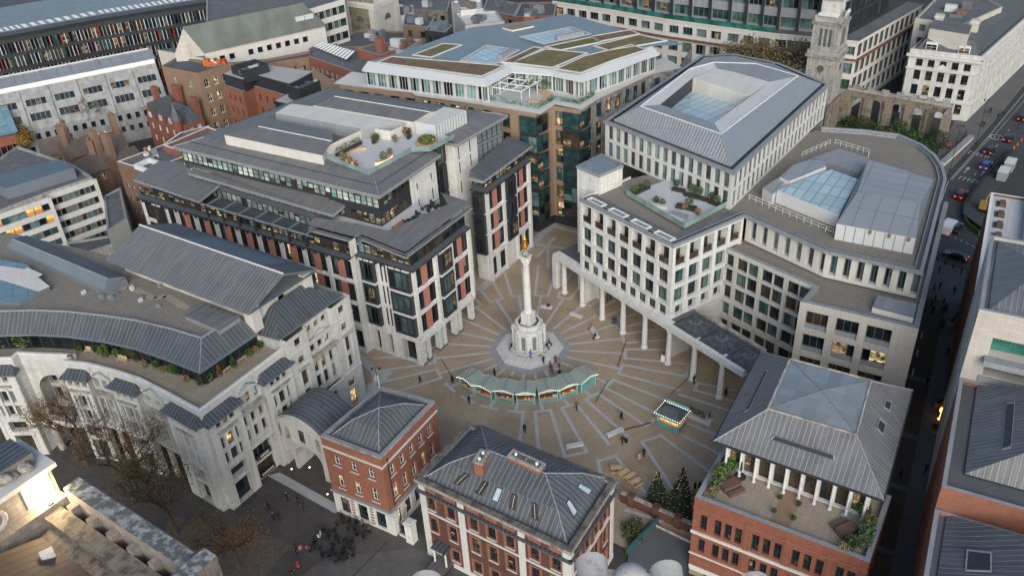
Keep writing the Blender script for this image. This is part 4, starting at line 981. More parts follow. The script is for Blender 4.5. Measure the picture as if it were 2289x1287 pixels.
d = (z - a).normalized(); L = (z - a).length; n = Vector((d.y, -d.x)); DP = 6.0
b = Bld('stone_gate', 'carved pale stone city gate with a wide arch and a curved lead roof', 'gate', (a + z) / 2)
T = xf(a, d); mid = L / 2
def archwall(mb, T, u0, u1, z0, z1, cx, r, spring, o, mat, seg=12, dep=0.0):
    """wall strip u0..u1 with a round-headed opening"""
    pts = [(cx + r * math.cos(math.pi * k / seg), spring + r * math.sin(math.pi * k / seg)) for k in range(seg + 1)]
    mb.face([T(u0, o, z0), T(cx - r, o, z0), T(cx - r, o, spring), T(cx - r, o, z1), T(u0, o, z1)], mat); mb.face([T(cx + r, o, z0), T(u1, o, z0), T(u1, o, z1), T(cx + r, o, z1), T(cx + r, o, spring)], mat)
    for k in range(seg):
        (x0, y0), (x1, y1) = pts[k], pts[k + 1]
        mb.face([T(x0, o, y0), T(x0, o, z1), T(x1, o, z1), T(x1, o, y1)], mat)
        if dep: mb.face([T(x0, o, y0), T(x1, o, y1), T(x1, o - dep, y1), T(x0, o - dep, y0)], mat)
    if dep:
        mb.face([T(cx - r, o, z0), T(cx - r, o, spring), T(cx - r, o - dep, spring), T(cx - r, o - dep, z0)], mat); mb.face([T(cx + r, o, z0), T(cx + r, o, spring), T(cx + r, o - dep, spring), T(cx + r, o - dep, z0)], mat)
mb = MB()
for o, dp in ((0, DP), (-DP, 0)):
    archwall(mb, T, -1.0, 1.9, 0, 5.2, .5, .8, 2.2, o, 'stone_white', 8, dp); archwall(mb, T, 1.9, L - .9, 0, 5.6, mid + .3, 2.55, 2.7, o, 'stone_white', 14, dp)
    mb.face([T(L - .9, o, 0), T(L + .6, o, 0), T(L + .6, o, 5.6), T(L - .9, o, 5.6)], 'stone_white')
    mb.face([T(.2, o, 5.6), T(L - .2, o, 5.6), T(L - .2, o, 9.0), T(.2, o, 9.0)], 'stone_white')
mb.face([T(-1, 0, 5.2), T(1.9, 0, 5.2), T(1.9, -DP, 5.2), T(-1, -DP, 5.2)], 'stone_dirty'); mb.face([T(1.9, 0, 5.6), T(L + .6, 0, 5.6), T(L + .6, -DP, 5.6), T(1.9, -DP, 5.6)], 'stone_dirty')
for u in (.2, L - .2): mb.face([T(u, 0, 5.2), T(u, -DP, 5.2), T(u, -DP, 9), T(u, 0, 9)], 'stone_white')
for u in (-1, L + .6): mb.face([T(u, 0, 0), T(u, -DP, 0), T(u, -DP, 5.3), T(u, 0, 5.3)], 'stone_white')
b.part('wall', mb)
mb = MB()
for u in (.35, 2.0, 3.3, L - 3.3, L - 2.0, L - .35): bars(mb, T, u - .16, u + .16, .22, 5.85, 8.75, 'stone_plain')
bars(mb, T, -.1, L + .1, .3, 5.55, 5.85, 'stone_plain'); bars(mb, T, 0, L, .32, 8.75, 9.1, 'stone_plain')
for k in range(12):
    t0, t1 = k / 12, (k + 1) / 12; f = lambda t: 9.1 + 1.75 * math.sin(math.pi * t)
    mb.face([T(.1 + (L - .2) * t0, .1, 9.1), T(.1 + (L - .2) * t1, .1, 9.1), T(.1 + (L - .2) * t1, .1, f(t1)), T(.1 + (L - .2) * t0, .1, f(t0))], 'stone_white')
for s, u in ((-1, .1), (1, L - .1)):
    for k in range(5): bars(mb, T, u + s * k * .3 - .16, u + s * k * .3 + .16, .12, 5.3, 8.2 - k * .62, 'stone_dirty', -.8)
b.part('carving', mb)
for u in (1.2, L - 2.0 + .05 + .8 - 1.6 + .75):
    pass
mb = MB()
for u in (1.2, L - 1.2):
    archwall(mb, T, u - .62, u + .62, 6.0, 8.5, u, .42, 7.6, .1, 'stone_plain', 6, .1)
    mb.face([T(u - .42, .02, 6.0), T(u + .42, .02, 6.0), T(u + .42, .02, 8.0), T(u - .42, .02, 8.0)], 'stone_dirty'); mb.lathe(T(u, .15, 6.0), [(.2, 0), (.24, .5), (.2, 1.0), (.1, 1.25), (.13, 1.45), (0, 1.6)], 8, 'stone_dirty')
b.part('statue_niche', mb)
b.win(T(mid - .55, .05, 6.2), d, 1.1, 2.0, 'sashd')
mb = MB(); N = 14
pr = [(-.25 + (L + .5) * k / N, 9.15 + 2.0 * math.sin(math.pi * k / N) ** .8) for k in range(N + 1)]
for k in range(N):
    (u0, z0), (u1, z1) = pr[k], pr[k + 1]; h0, h1 = u0 * 1.15, u1 * 1.15
    mb.face([T(u0, .4, z0), T(u1, .4, z1), T(u1, -DP - .3, z1), T(u0, -DP - .3, z0)], 'lead', [(0, h0), (0, h1), (DP, h1), (DP, h0)])
    mb.face([T(u0, .4, z0 - .16), T(u1, .4, z1 - .16), T(u1, .4, z1), T(u0, .4, z0)], 'stone_plain')
mb.box(T(L * .62, -DP * .55, 0).xy, math.atan2(d.y, d.x), 1.1, .9, 10.5, 11.15, 'lead'); b.part('roof', mb); b.done()
for (x, y) in ((652, 1048), (692, 1044), (732, 1104)):
    mb = MB(); mb.lathe(W(x, y, .004), [(.09, 0), (.1, .06), (0, .07)], 8, 'ground_lamp'); mb.build('ground_light', label='small round ground light glowing under the stone gate', category='lamp', group='ground lights under the gate')
c = WL([(1553, 1110), (1940, 1255), (1975, 1120), (1605, 1025)], 12.5)
d = (c[1] - c[0]).normalized(); q = Vector((-d.y, d.x)); LW, LD = 19.9, 11.0
c = [c[0], c[0] + d * LW, c[0] + d * LW + q * LD, c[0] + q * LD]
b = Bld('terrace_house', 'brick house with a planted paved terrace and a broad lead roof topped by glass', 'building', (c[0] + c[2]) / 2)
T = xf(c[0], d); mb = MB()
gu = [1.35, 3.1, 4.35, 5.6, 7.65, 8.95, 10.25, 12.3, 13.65, 15.0, 17.2, 18.4]
b.fac(mb, c[0], c[1], 0, 11.9, [(u - .42, u + .42) for u in gu], [(3.6, 5.9), (7.5, 10.1)], 'sashd', 'brick_red', .28, 'brick_red')
for i in range(1, 4): b.wall(mb, c[i], c[(i + 1) % 4], 0, 11.9 if i != 3 else 11.9, 'brick_red')
for i, (u0, u1) in enumerate(((.2, 2.2), (6.3, 6.9), (10.9, 11.6), (15.7, 16.4), (19.2, 19.9))): bars(mb, T, u0, u1, .1, 0, 11.6, 'brick_red') if u1 - u0 < 1 else None
b.part('wall', mb)
mb = MB(); bars(mb, T, -.1, LW + .1, .2, 6.6, 7.0, 'stone_plain'); bars(mb, T, -.05, LW + .05, .12, 10.9, 11.1, 'brick_orange'); bars(mb, T, -.1, LW + .1, .14, 2.9, 3.1, 'stone_plain'); bars(mb, T, 0, LW, .06, 0, .8, 'stone_plain'); b.part('string_course', mb)
mb = MB(); parapet(mb, c, 11.9, .6, .6, 'brick_red', 'edge_grey'); b.part('parapet', mb)
mb = MB(rot=math.atan2(d.y, d.x)); mb.face([V3(p, 11.75) for p in inset(c, .4)], 'terrace_tan')
TT = lambda u, v, z: V3(c[0] + d * u + q * v, z)
mb.face([TT(8.6, .9, 11.754), TT(10.9, .9, 11.754), TT(10.9, 9.0, 11.754), TT(8.6, 9.0, 11.754)], 'terrace_path'); b.part('terrace_floor', mb)
ev = [W2(1595, 985, 16.5), W2(1975, 1118, 16.5), W2(2040, 872, 16.5), W2(1700, 785, 16.5)]
wv = inset(ev, 1.3); mb = MB(); d3 = (wv[1] - wv[0]).normalized(); L3 = (wv[1] - wv[0]).length; T3 = xf(wv[0], d3)
b.fac(mb, wv[0], wv[1], 11.7, 16.3, (9, 1.45, .3, .3, 1), [(11.9, 15.6)], lambda ci, ri: 'loglass', 'stone_clean', .5, name='terrace_door')
for i in range(1, 4): b.wall(mb, wv[i], wv[(i + 1) % 4], 10, 16.3, 'stone_clean')
for k in (1, 2, 3): b.wall(mb, wv[k], wv[(k + 1) % 4], 0, 10, "brick_red")
b.part('upper_wall', mb)
for i in range(10):
    mb = MB(); p = T3(.35 + (L3 - .7) * i / 9, .75, 11.76); mb.lathe(p, [(.24, 0), (.24, .12), (.17, .18), (.15, 4.2), (.2, 4.3), (.2, 4.5)], 10, 'stone_clean'); b.part('column', mb)
gt = [W2(1716, 914, 20.3), W2(1914, 971.6, 20.3), W2(1947, 851, 20.3), W2(1765, 803, 20.3)]
mb = MB(); hip(mb, ev, 16.5, gt, 20.3, 'lead_light', 'dark_metal')
for i in range(4): mb.tube(V3(ev[i], 16.52), V3(gt[i], 20.32), .1, .1, 5, 'edge_grey')
mb.strip(ev, [(-.05, 16.55), (.12, 16.55), (.12, 16.3), (-.05, 16.3)], 'dark_metal', True); b.roof = b.part('roof', mb)
mb = MB(rot=math.atan2(d.y, d.x)); ctp = sum((V3(p, 21.0) for p in gt), Vector()) / 4
for i in range(4): mb.face([V3(gt[i], 20.36), V3(gt[(i + 1) % 4], 20.36), ctp], 'glass_roof_grey')
mb.build('roof_glass', b.roof)
mb = MB()
for i in range(4): mb.tube(V3(gt[i], 20.38), V3(gt[(i + 1) % 4], 20.38), .14, .14, 5, 'stone_dirty'); mb.tube(V3(gt[i], 20.38), ctp, .05, .05, 4, 'edge_blue')
mb.build('roof_curb', b.roof)
def slot(bl, p0, p1, q0, q1, z0, z1, s0, s1, t0, t1, name='roof_slot'):
    f = lambda s, t: lerp(lerp(V3(p0, z0), V3(p1, z0), s), lerp(V3(q0, z1), V3(q1, z1), s), t)
    n = (f(1, 0) - f(0, 0)).cross(f(0, 1) - f(0, 0)).normalized(); n = n if n.z > 0 else -n
    o = [f(s0, t0), f(s1, t0), f(s1, t1), f(s0, t1)]; ct = sum(o, Vector()) / 4; mb = MB()
    k = [p + (p - ct).normalized() * .22 for p in o]
    for i in range(4):
        j = (i + 1) % 4; mb.face([k[i] + n * .1, k[j] + n * .1, o[j] + n * .1, o[i] + n * .1], 'edge_grey'); mb.face([k[i], k[j], k[j] + n * .1, k[i] + n * .1], 'edge_grey'); mb.face([o[i] + n * .1, o[j] + n * .1, o[j] + n * .015, o[i] + n * .015], 'edge_blue')
    mb.face([p + n * .015 for p in o], 'dark_metal'); mb.build(name, getattr(bl, 'roof', bl.e))
slot(b, ev[0], ev[1], gt[0], gt[1], 16.5, 20.3, .28, .73, .42, .5)
slot(b, ev[3], ev[0], gt[3], gt[0], 16.5, 20.3, .25, .8, .44, .54)
slot(b, ev[1], ev[2], gt[1], gt[2], 16.5, 20.3, .42, .53, .42, .58); slot(b, ev[1], ev[2], gt[1], gt[2], 16.5, 20.3, .7, .79, .42, .55)
b.sub = True; b.done(); LODGE = (c[0], d, q)
def roofpoly(mb, pts, mat, edge=None, h=.5):
    """sheet through (plan, z) points with a fascia of height h round it"""
    P = [V3(p, z) for p, z in pts]; mb.face(P, mat)
    if edge:
        for i in range(len(P)):
            a, b2 = P[i], P[(i + 1) % len(P)]; mb.face([a, b2, b2 - Vector((0, 0, h)), a - Vector((0, 0, h))], edge)
        mb.face([p - Vector((0, 0, h)) for p in P][::-1], edge)
s0, s9 = W2(392, 463, 19), W2(785, 578, 19)
d = (s9 - s0).normalized(); n = Vector((d.y, -d.x)); q = -n
sL = s0 - d * 9.6; cs = W2(921, 602, 19); e1 = W2(1044, 507, 19)
de = (e1 - cs).normalized()
b = Bld('striped_office', 'white office block with brick panels, dark bays and stepped lead roofs', 'building', cs + q * 12)
LS = (s9 - sL).length; T = xf(sL, d)
ROWS = [(6.4, 9.8), (10.7, 14.1), (15.0, 18.4)]
mb = MB()
cols = [(1.0, 3.4)]; k = 9.6 - 2.9; cols.append((7.3, 9.2))
u = 9.6
while u + 4.7 < LS:
    cols += [(u + .45, u + 1.75), (u + 3.25, u + 4.6)]; u += 5.06
b.fac(mb, sL, s9, 0, 19, cols, [(1.2, 4.6)] + ROWS, 'dark2', 'stone_clean', .5, 'dark_metal')
j0 = s9 + q * 1.7; b.wall(mb, s9, j0, 0, 22, 'stone_clean')
Lc = (cs - j0).length; dc = (cs - j0).normalized(); Tc = xf(j0, dc)
b.fac(mb, j0, cs, 5.6, 19, [(4.2, 4.5), (5.0, 5.3)], ROWS, 'slot', 'stone_clean', .2, 'dark_metal')
b.fac(mb, j0, cs, 0, 5.6, [(.8, 2.0), (3.6, 4.6), (6.6, 9.4)], [(.02, 4.4)], lambda ci, ri: 'screen', 'stone_clean', .9)
LE = (e1 - cs).length; TE = xf(cs, de); gE = [0, 5.6, 9.9, LE]
b.fac(mb, cs, e1, 5.6, 19, [(.5, 1.95), (3.5, 5.1), (10.4, 11.8), (13.1, 14.6)], ROWS, 'dark2', 'stone_clean', .5, 'dark_metal')
mb.face([TE(0, 0, 5.6), TE(LE, 0, 5.6), TE(LE, -5, 5.6), TE(0, -5, 5.6)], 'stone_plain'); b.wall(mb, (cs - Vector((de.y, -de.x)) * 3.8), (e1 - Vector((de.y, -de.x)) * 3.8), 0, 5.6, 'stone_warm')
b.part('wall', mb)
mb = MB()
for row in ROWS:
    u = 9.6
    while u + 4.7 < LS: bars(mb, T, u + 1.75, u + 3.25, .04, row[0] - .2, row[1] + .1, 'brick_panel'); u += 5.06
    for u0, u1 in ((1.95, 3.5), (11.8, 13.1)): bars(mb, TE, u0, u1, .04, row[0] - .2, row[1] + .1, 'brick_panel')
b.part('brick_panels', mb, kind='stuff')
mb = MB(); u = 9.6
while u < LS + .1:
    for s in (-.26, .12): bars(mb, T, u + s, u + s + .2, .42, 0 if s < 0 else 0, 19.15, 'stone_clean')
    u += 5.06
for u in gE:
    for s in (-.26, .12): bars(mb, TE, max(.02, u + s), u + s + .2, .42, 5.2, 19.15, 'stone_clean')
for z in (5.5, 10.0, 14.3, 18.6):
    bars(mb, T, 9.4, LS, .3, z, z + .34, 'stone_clean')
    bars(mb, TE, 0, LE, .3, z, z + .34, 'stone_clean')
bars(mb, TE, -.3, LE, .5, 4.9, 5.6, 'stone_clean'); bars(mb, Tc, 6.2, Lc + .3, .35, 4.9, 5.6, 'stone_clean')
b.part('white_frame', mb, kind='stuff')
for row in ROWS:                                             # projecting dark bays
    for TT, u0, u1, dd in ((Tc, .7, 3.3, dc), (Tc, 6.3, Lc - .35, dc), (TE, 6.2, 9.4, de), (T, 4.2, 6.4, d)):
        mb = MB(); bars(mb, TT, u0, u1, .75, row[0] - .3, row[1] + .2, 'dark_metal'); bars(mb, TT, u0 - .15, u1 + .15, .85, row[1] + .2, row[1] + .45, 'stone_clean'); b.part('bay', mb)
        b.win(TT(u0 + .15, .8, row[0]), dd, u1 - u0 - .3, row[1] - row[0] - .1, 'bay')
for uu, two in ((.45, 1), (1.9, 0), (5.0, 1), (6.3, 0), (9.6, 1), (10.9, 0), (LE - .4, 1)):
    mb = MB(); p = TE(uu, -.45, 0); mb.box(p.xy, math.atan2(de.y, de.x), .75, 1.0, .5, 5.6, 'stone_clean'); mb.box(p.xy, math.atan2(de.y, de.x), .85, 1.1, .02, .5, 'pot_grey'); b.part('pillar', mb)
mb = MB()
for P in ([sL, s9], [j0, cs, e1]):
    mb.strip(P, [(-.2, 18.95), (.8, 18.95), (.8, 19.25), (-2.6, 19.25)], ['dark_metal', 'dark_metal', 'felt'])
    L = (P[1] - P[0]).length; TT = xf(P[0], (P[1] - P[0]).normalized())
    for i in range(int(L / 1.25)): bars(mb, TT, i * 1.25 + .3, i * 1.25 + .45, .9, 18.55, 18.95, 'dark_metal')
b.part('cornice_walkway', mb, kind='stuff')
MG = lambda u, o, z: T(u, -o, z)
def glaz(a, z, z0, z1, kind, st=1.15, name='glazing'):
    L = (z - a).length; dd = (z - a).normalized(); k = max(1, int(round(L / st)))
    for i in range(k): b.win(V3(a + dd * (L * i / k), z0), dd, L / k, z1 - z0, kind)
mid0, mid1 = W2(420, 386, 23.35), W2(744, 480, 23.35)
g0, g1 = mid0 + q * .5 + d * .6, mid1 + q * .5 - d * .8
top = [W2(387, 329, 27.45), W2(848, 440, 27.45), W2(985, 347, 27.45)]
TS, TW = top[1], top[0]; du = (TS - TW).normalized(); qv = Vector((-du.y, du.x))
n0 = W2(1021, 324, 27.45); n1 = W2(1135, 259, 27.45); N = W2(735, 198, 27.45)
h0, h1 = TW + qv * .8 + du * 1., TS + qv * .8 - du * 1.
glaz(sL + q * .5, s9 + q * .5, 19.3, 21.0, 'gridwarm', 1.3); glaz(j0 + q * .3, cs + q * .3 - dc * .4, 19.3, 21.0, 'gridwarm', 1.3); glaz(cs + q * .3 - dc * .4, e1 - Vector((de.y, -de.x)) * .4, 19.3, 21.0, 'screen', 2.2)
glaz(g0, g1, 22.2, 23.05, 'grid', 1.2); glaz(g0 + d * 4, g1, 19.4, 21.0, 'grid', 1.3)
glaz(h0, h1, 24.65, 27.05, 'grid', 1.25)
hk = lerp(h0, h1, .72); glaz(hk, h1, 21.5, 23.45, 'gridwarm', 1.25)
de2 = (top[2] - TS).normalized(); k0 = h1; k1 = h1 + de2 * 8.2; k2 = top[2] - Vector((de2.y, -de2.x)) * 1.3
glaz(k0, k1, 24.65, 27.05, 'gridwarm', 1.25); glaz(k0, k1, 21.5, 23.45, 'gridwarm', 1.25)
mb = MB()
b.fac(mb, k1, k2, 19, 27.15, [(1.9, 2.2), (6.2, 6.5)], [(19.6, 21.6), (23.4, 24.55)], 'slot', 'stone_clean', .2, 'dark_metal')
b.wall(mb, k2, k2 + Vector((-de2.y, de2.x)) * 4, 0, 27.15, 'stone_clean')
b.part('stair_wall', mb)
mb = MB()
for a, z, z0, z1 in ((g0, g1, 21.0, 22.2), (h0, h1, 23.35, 24.65), (k0, k1, 23.45, 24.65), (h0, h1, 26.95, 27.35), (g0, g1, 22.95, 23.45)): b.wall(mb, a, z, z0, z1, 'dark_metal' if z0 > 23.15 and z0 < 23.95 else 'felt')
b.wall(mb, h0, h0 + qv * 8, 19, 27.35, 'edge_grey')
b.part('fascia', mb)
e_w0, e_w1 = W2(297, 400, 21.5), W2(444, 450, 21.5)
mb = MB(); up = q
roofpoly(mb, [(e_w0, 21.5), (e_w1, 21.5), (e_w1 + q * 5.5, 22.4), (W2(405, 362, 22.4), 22.4), (e_w0 + q * 6.5, 22.4)], 'zinc_roof', 'edge_grey', .45); b.part('corner_roof', mb); mb = MB()
r0, r1, r2, r3, r4, r5 = [W2(x, y, 21.2) for x, y in ((690, 514), (802, 544), (810, 536), (907, 576), (1056, 465), (985, 444))]
ri = [r0 + q * 4.2 + d * .3, r2 + q * 3.6 - d * .2, r3 + (q * 4.0 - de * -0) * 1 - dc * .0, ]
inn3 = W2(869, 529, 21.5); inn1 = W2(812, 515, 21.5); inn0 = W2(706, 499, 21.5); inn4 = W2(1003, 469, 21.5)
mb.face([V3(r0, 22.2), V3(r1, 22.2), V3(lerp(inn0, inn1, .9), 22.6), V3(inn0, 22.6)], 'zinc_roof'); mb.face([V3(r2, 22.2), V3(r3, 22.2), V3(inn3, 22.6), V3(inn1, 22.6)], 'zinc_roof'); mb.face([V3(r1, 22.2), V3(r2, 22.2), V3(inn1, 22.6), V3(lerp(inn0, inn1, .9), 22.6)], 'zinc_roof')
mb.face([V3(r3, 22.2), V3(r4, 22.2), V3(inn4, 22.6), V3(inn3, 22.6)], 'zinc_roof'); mb.face([V3(r4, 22.2), V3(r5, 22.4), V3(lerp(inn4, r5, .6), 22.6), V3(inn4, 22.6)], 'zinc_roof')
P = [r0, r1, r2, r3, r4]; mb.strip(P, [(0, 21.22), (.06, 21.1), (.0, 20.9), (-1.2, 20.9)], ['edge_grey'] * 3)
mb.strip([lerp(r0, inn0, .0), inn0], [(0, 21.6), (0, 20.8)], 'edge_grey')
b.part('lower_roof', mb)
mb = MB()
roofpoly(mb, [(mid0, 23.35), (mid1, 23.35), (mid1 + de * 4.4, 23.95), (g1 + q * 3.2 - d * 2, 24.25), (h0 - du * .3, 24.25), (mid0 + q * 3, 23.95)], 'zinc_roof', 'edge_grey', .5)
mb.face([V3(mid0 + q * 2.4, 24.29), V3(mid1 + q * 2.4 - d * 3, 24.29), V3(mid1 + q * 3.6 - d * 3, 24.33), V3(mid0 + q * 3.6, 24.33)], 'gravel_roof'); b.part('middle_roof', mb)
E0 = top[2]; i1 = 4.0
iW, iS, iN, iE = TW + (du + qv) * i1, TS + (-du + qv) * i1, N + (-qv + du * .6) * i1, n1 + (-qv * 0 - du) * i1 - de2 * i1 * .6
mb = MB(); zz = 28.45; nb = E0 - du * 7.5
for a, z, c1, c0 in ((TW, TS, iS, iW), (TS, E0, E0 - du * i1, iS), (n0, n1, iE, n0 - du * i1), (n1, N, iN, iE), (N, TW, iW, iN)): mb.face([V3(a, 27.55), V3(z, 27.55), V3(c1, zz), V3(c0, zz)], 'zinc_roof')
mb.face([V3(p, zz) for p in (iW, iS, E0 - du * i1, E0 - du * 9, n0 - du * 9, n0 - du * i1, iE, iN)], 'zinc_roof')
mb.strip([TW, TS, E0], [(0, 27.57), (.1, 27.45), (0, 27), (-1.3, 27)], ['edge_grey'] * 3); mb.strip([n0 - du * 5, n0, n1, N, TW], [(0, 27.57), (.1, 27.45), (0, 27), (-1.3, 27)], ['edge_grey'] * 3)
for a, c1 in ((TW, iW), (TS, iS), (n1, iE)): mb.tube(V3(a, 27.58), V3(c1, zz + .03), .1, .1, 5, 'edge_grey')
for o in (2.2,): mb.strip([TW + (du + qv) * o, TS + (-du + qv) * o, E0 - du * o], [(0, 28.1), (.25, 28.1), (.25, 28)], ['felt'] * 2)
b.part('top_roof', mb)
mb = MB(); a0, a1 = E0 - du * 2.6, n0 - du * 2.6
for z0, z1 in ((6, 12), (12.4, 18), (18.4, 23.4), (23.8, 27.55)): glaz(a0, a1, z0, z1, 'fins', 1.3)
b.wall(mb, a0 - du * .2, a1 - du * .2, 0, 27.95, 'dark_metal'); roofpoly(mb, [(E0 - du * 2.6, 27.7), (n0 - du * 2.6, 27.7), (n0 - du * 9, 27.85), (E0 - du * 9, 27.85)], 'glass_roof_grey', 'edge_blue', .4); b.part('atrium', mb)
w0 = W2(1068, 630, 0); wd = (W2(1186, 552) - W2(1100, 628)).normalized(); f0 = W2(1100, 628); f1 = W2(1187, 551)
mb = MB(); sw = n0 + (du * 0) ; tw0 = n0 - du * 1.0 + de2 * .6; tw1 = tw0 + de2 * 7.2
b.fac(mb, tw0, tw1, 0, 27.25, [(1.0, 1.3), (4.6, 4.9)], [(7, 9.4), (12, 14.4), (17, 19.4), (21, 23.2), (23.75, 26.15)], 'slot', 'stone_clean', .2, 'dark_metal')
b.wall(mb, tw0 - du * 4, tw0, 0, 27.25, 'stone_clean')
t2 = n1 - du * 1.0 - de2 * .8; b.wall(mb, tw1, t2, 19, 27.25, 'edge_blue')
LF = (f1 - f0).length; TF = xf(f0, wd); RW = [(6.2, 9.6), (10.6, 13.9), (14.9, 18.3)]
b.fac(mb, f0, f1, 0, 19, [(.4, 1.9), (3.4, 5.0), (9.8, 11.2), (12.5, 13.8)], [(1.0, 4.6)] + RW, 'dark2', 'stone_clean', .5, 'dark_metal')
sw0 = f0 - du * 2.9; b.wall(mb, sw0, f0, 0, 19, 'stone_clean'); b.part('wing_wall', mb); Ts = xf(sw0, (f0 - sw0).normalized())
glaz(tw1, t2, 20.6, 23.6, 'grid', 1.3); glaz(tw1, t2, 24.15, 26.95, 'gridwarm', 1.3)
mb = MB()
for u in (0, 5.3, 9.4, LF):
    for s in (-.26, .12): bars(mb, TF, max(.02, u + s), u + s + .2, .42, 0, 19.15, 'stone_clean')
for z in (5.3, 9.9, 14.2, 18.6): bars(mb, TF, 0, LF, .3, z, z + .34, 'stone_clean')
for row in RW:
    for u0, u1 in ((1.9, 3.4), (11.2, 12.5)): bars(mb, TF, u0, u1, .05, row[0] - .2, row[1] + .1, 'brick_panel')
b.part('wing_frame', mb, kind='stuff')
for row in RW:
    for TT, u0, u1, dd in ((TF, 5.8, 9.0, wd), (Ts, .3, 2.6, (f0 - sw0).normalized())):
        mb = MB(); bars(mb, TT, u0, u1, .75, row[0] - .3, row[1] + .2, 'dark_metal'); b.part('bay', mb); b.win(TT(u0 + .15, .8, row[0]), dd, u1 - u0 - .3, row[1] - row[0] - .1, 'bay')
mb = MB(); v0, v1 = W2(1047, 396, 21.8), W2(1191, 322, 21.8); vs = W2(1079, 403, 21.8)
roofpoly(mb, [(v0, 21.7), (vs, 21.6), (v1, 21.6), (v1 - du * 5.5, 22.4), (v0 + de2 * 1.5 - du * .5, 22.4)], 'lead', 'edge_grey', .5)
mb.strip([sw0, f0, f1], [(-.2, 18.95), (.8, 18.95), (.8, 19.25), (-2.6, 19.25)], ['dark_metal', 'dark_metal', 'felt']); b.part('wing_roof', mb)
glaz(f0 - du * .5 + wd * .4, f1 - du * .5, 19.3, 21.3, 'gridwarm', 1.3)
mb = MB(); A1 = [W2(501, 302, 30.15), W2(721, 348, 30.15)]; A2 = [W2(578, 283, 30.85), W2(742, 316, 30.85)]; A3 = [W2(585, 264, 30.15), W2(741, 294, 30.15)]
mb.face([V3(A1[0], 30.15), V3(A1[1], 30.15), V3(A2[1], 30.85), V3(A2[0], 30.85)], 'zinc_roof'); mb.face([V3(A2[0], 30.85), V3(A2[1], 30.85), V3(A3[1], 30.15), V3(A3[0], 30.15)], 'zinc_roof')
b.wall(mb, A1[0], A1[1], 28.35, 30.15, 'render_white'); b.wall(mb, A1[1], A3[1], 28.35, 30.25, 'render_white'); mb.face([V3(A1[0], 28.35), V3(A1[0], 30.15), V3(A2[0], 30.85), V3(A3[0], 30.15), V3(A3[0], 28.35)], 'zinc_roof')
mb.tube(V3(A2[0], 30.87), V3(A2[1], 30.87), .12, .12, 5, 'stone_plain'); b.part('plant_roof', mb)
mb = MB(); F4 = [W2(615, 253, 30.55), W2(807, 288, 30.55), W2(906, 277, 30.55), W2(830, 262, 30.55), W2(700, 238, 30.55), W2(650, 232, 30.55)]
mb.prism(F4, 28.35, 30.55, 'edge_grey', 'render_white'); b.part('flat_roof', mb)
mb = MB(); k = [W2(700, 236, 30.65), W2(923, 273, 30.65), W2(962, 251, 31.35), W2(748, 216, 31.35), W2(745, 203, 30.15), W2(1000, 243, 30.15)]
mb.face([V3(k[0], 30.65), V3(k[1], 30.65), V3(k[2], 31.35), V3(k[3], 31.35)], 'zinc_roof'); mb.face([V3(k[3], 31.35), V3(k[2], 31.35), V3(k[5], 29.95), V3(k[4], 29.95)], 'zinc_roof'); b.wall(mb, k[0], k[1], 28.35, 30.65, 'render_white')
mb.face([V3(k[1], 28.35), V3(k[1], 30.65), V3(k[2], 31.35), V3(k[5], 29.95), V3(k[5], 28.35)], 'render_white'); mb.tube(V3(k[3], 31.37), V3(k[2], 31.37), .12, .12, 5, 'stone_plain'); b.part('plant_roof', mb)
mb = MB(); lx = [W2(927, 272, 30.75), W2(975, 281, 30.75), W2(1042, 247, 30.75), W2(993, 239, 30.75)]; mb.prism(lx, 27.95, 30.75, 'alu_white', 'render_white')
for i in range(12): p = lerp(lx[1], lx[2], i / 11); mb.box(p, math.atan2(de2.y, de2.x), .12, .1, 28.15, 30.65, 'grey_metal')
b.part('lift_housing', mb)
mb = MB(rot=GRID); gz = 28.51; G = [W2(722, 353, gz), W2(824, 392, gz), W2(921, 340, gz), W2(962, 339, gz), W2(977, 329, gz), W2(1017, 309, gz), W2(975, 297, gz), W2(922, 292, gz), W2(875, 314, gz), W2(822, 306, gz)]
mb.face([V3(p, gz) for p in G], 'terrace_white')
for a, z in ((0, 9), (9, 8), (8, 7)): mb.para(V3(G[a], gz), V3(G[z] - G[a], 0), V3(qv * .35, 0), (0, 0, 1.7), 'render_white')
b.part('garden_floor', mb)
mb = MB()
for a, z in ((0, 1), (1, 2), (2, 3), (3, 5)): mb.face([V3(G[a], gz), V3(G[z], gz), V3(G[z], gz + .9), V3(G[a], gz + .9)], 'g_rail')
for P2 in ([inn0, inn1, inn3, inn4],): mb.strip(P2, [(0, 21.6), (0, 22.3)], 'g_rail')
b.part('glass_rail', mb, kind='stuff')
mb = MB(rot=GRID); mb.face([V3(p, 21.42) for p in (inn0, inn1, inn3, inn4, k1, k0, hk)], 'terrace_white'); mb.face([V3(p, 19.26) for p in (sL + q * 1, s9 + q * 1, s9 + q * 7, sL + q * 9)], 'felt'); b.part('terrace_floor', mb)
mb = MB(); pa, pz = W2(450, 455, 21.6), W2(690, 526, 21.6)
mb.beam(V3(pa, 21.7), V3(pz, 21.7), .22, .3, 'grey_metal')
for i in range(7):
    p = lerp(pa, pz, (i + .3) / 6.5); mb.beam(V3(p, 21.65), V3(p + q * 3.6, 21.65), .18, .25, 'edge_blue'); mb.box(p, GRID, .3, .3, 19.2, 21.6, 'dark_metal')
b.part('pergola', mb)
mb = MB()
for i in range(60): p = lerp(sL + d * 12, s9, rnd()) + q * rr(.2, .9); mb.leaves(V3(p, 19.4), .4, .4, .2, 14, .3, ['leaf_green', 'leaf_dark'])
for i in range(14): p = lerp(sL + d * 14, s9, (i + rnd() * .5) / 14) + q * rr(1.0, 1.5); mb.leaves(V3(p, 19.7), .45, .45, .35, 26, .3, ['leaf_rust', 'leaf_red'])
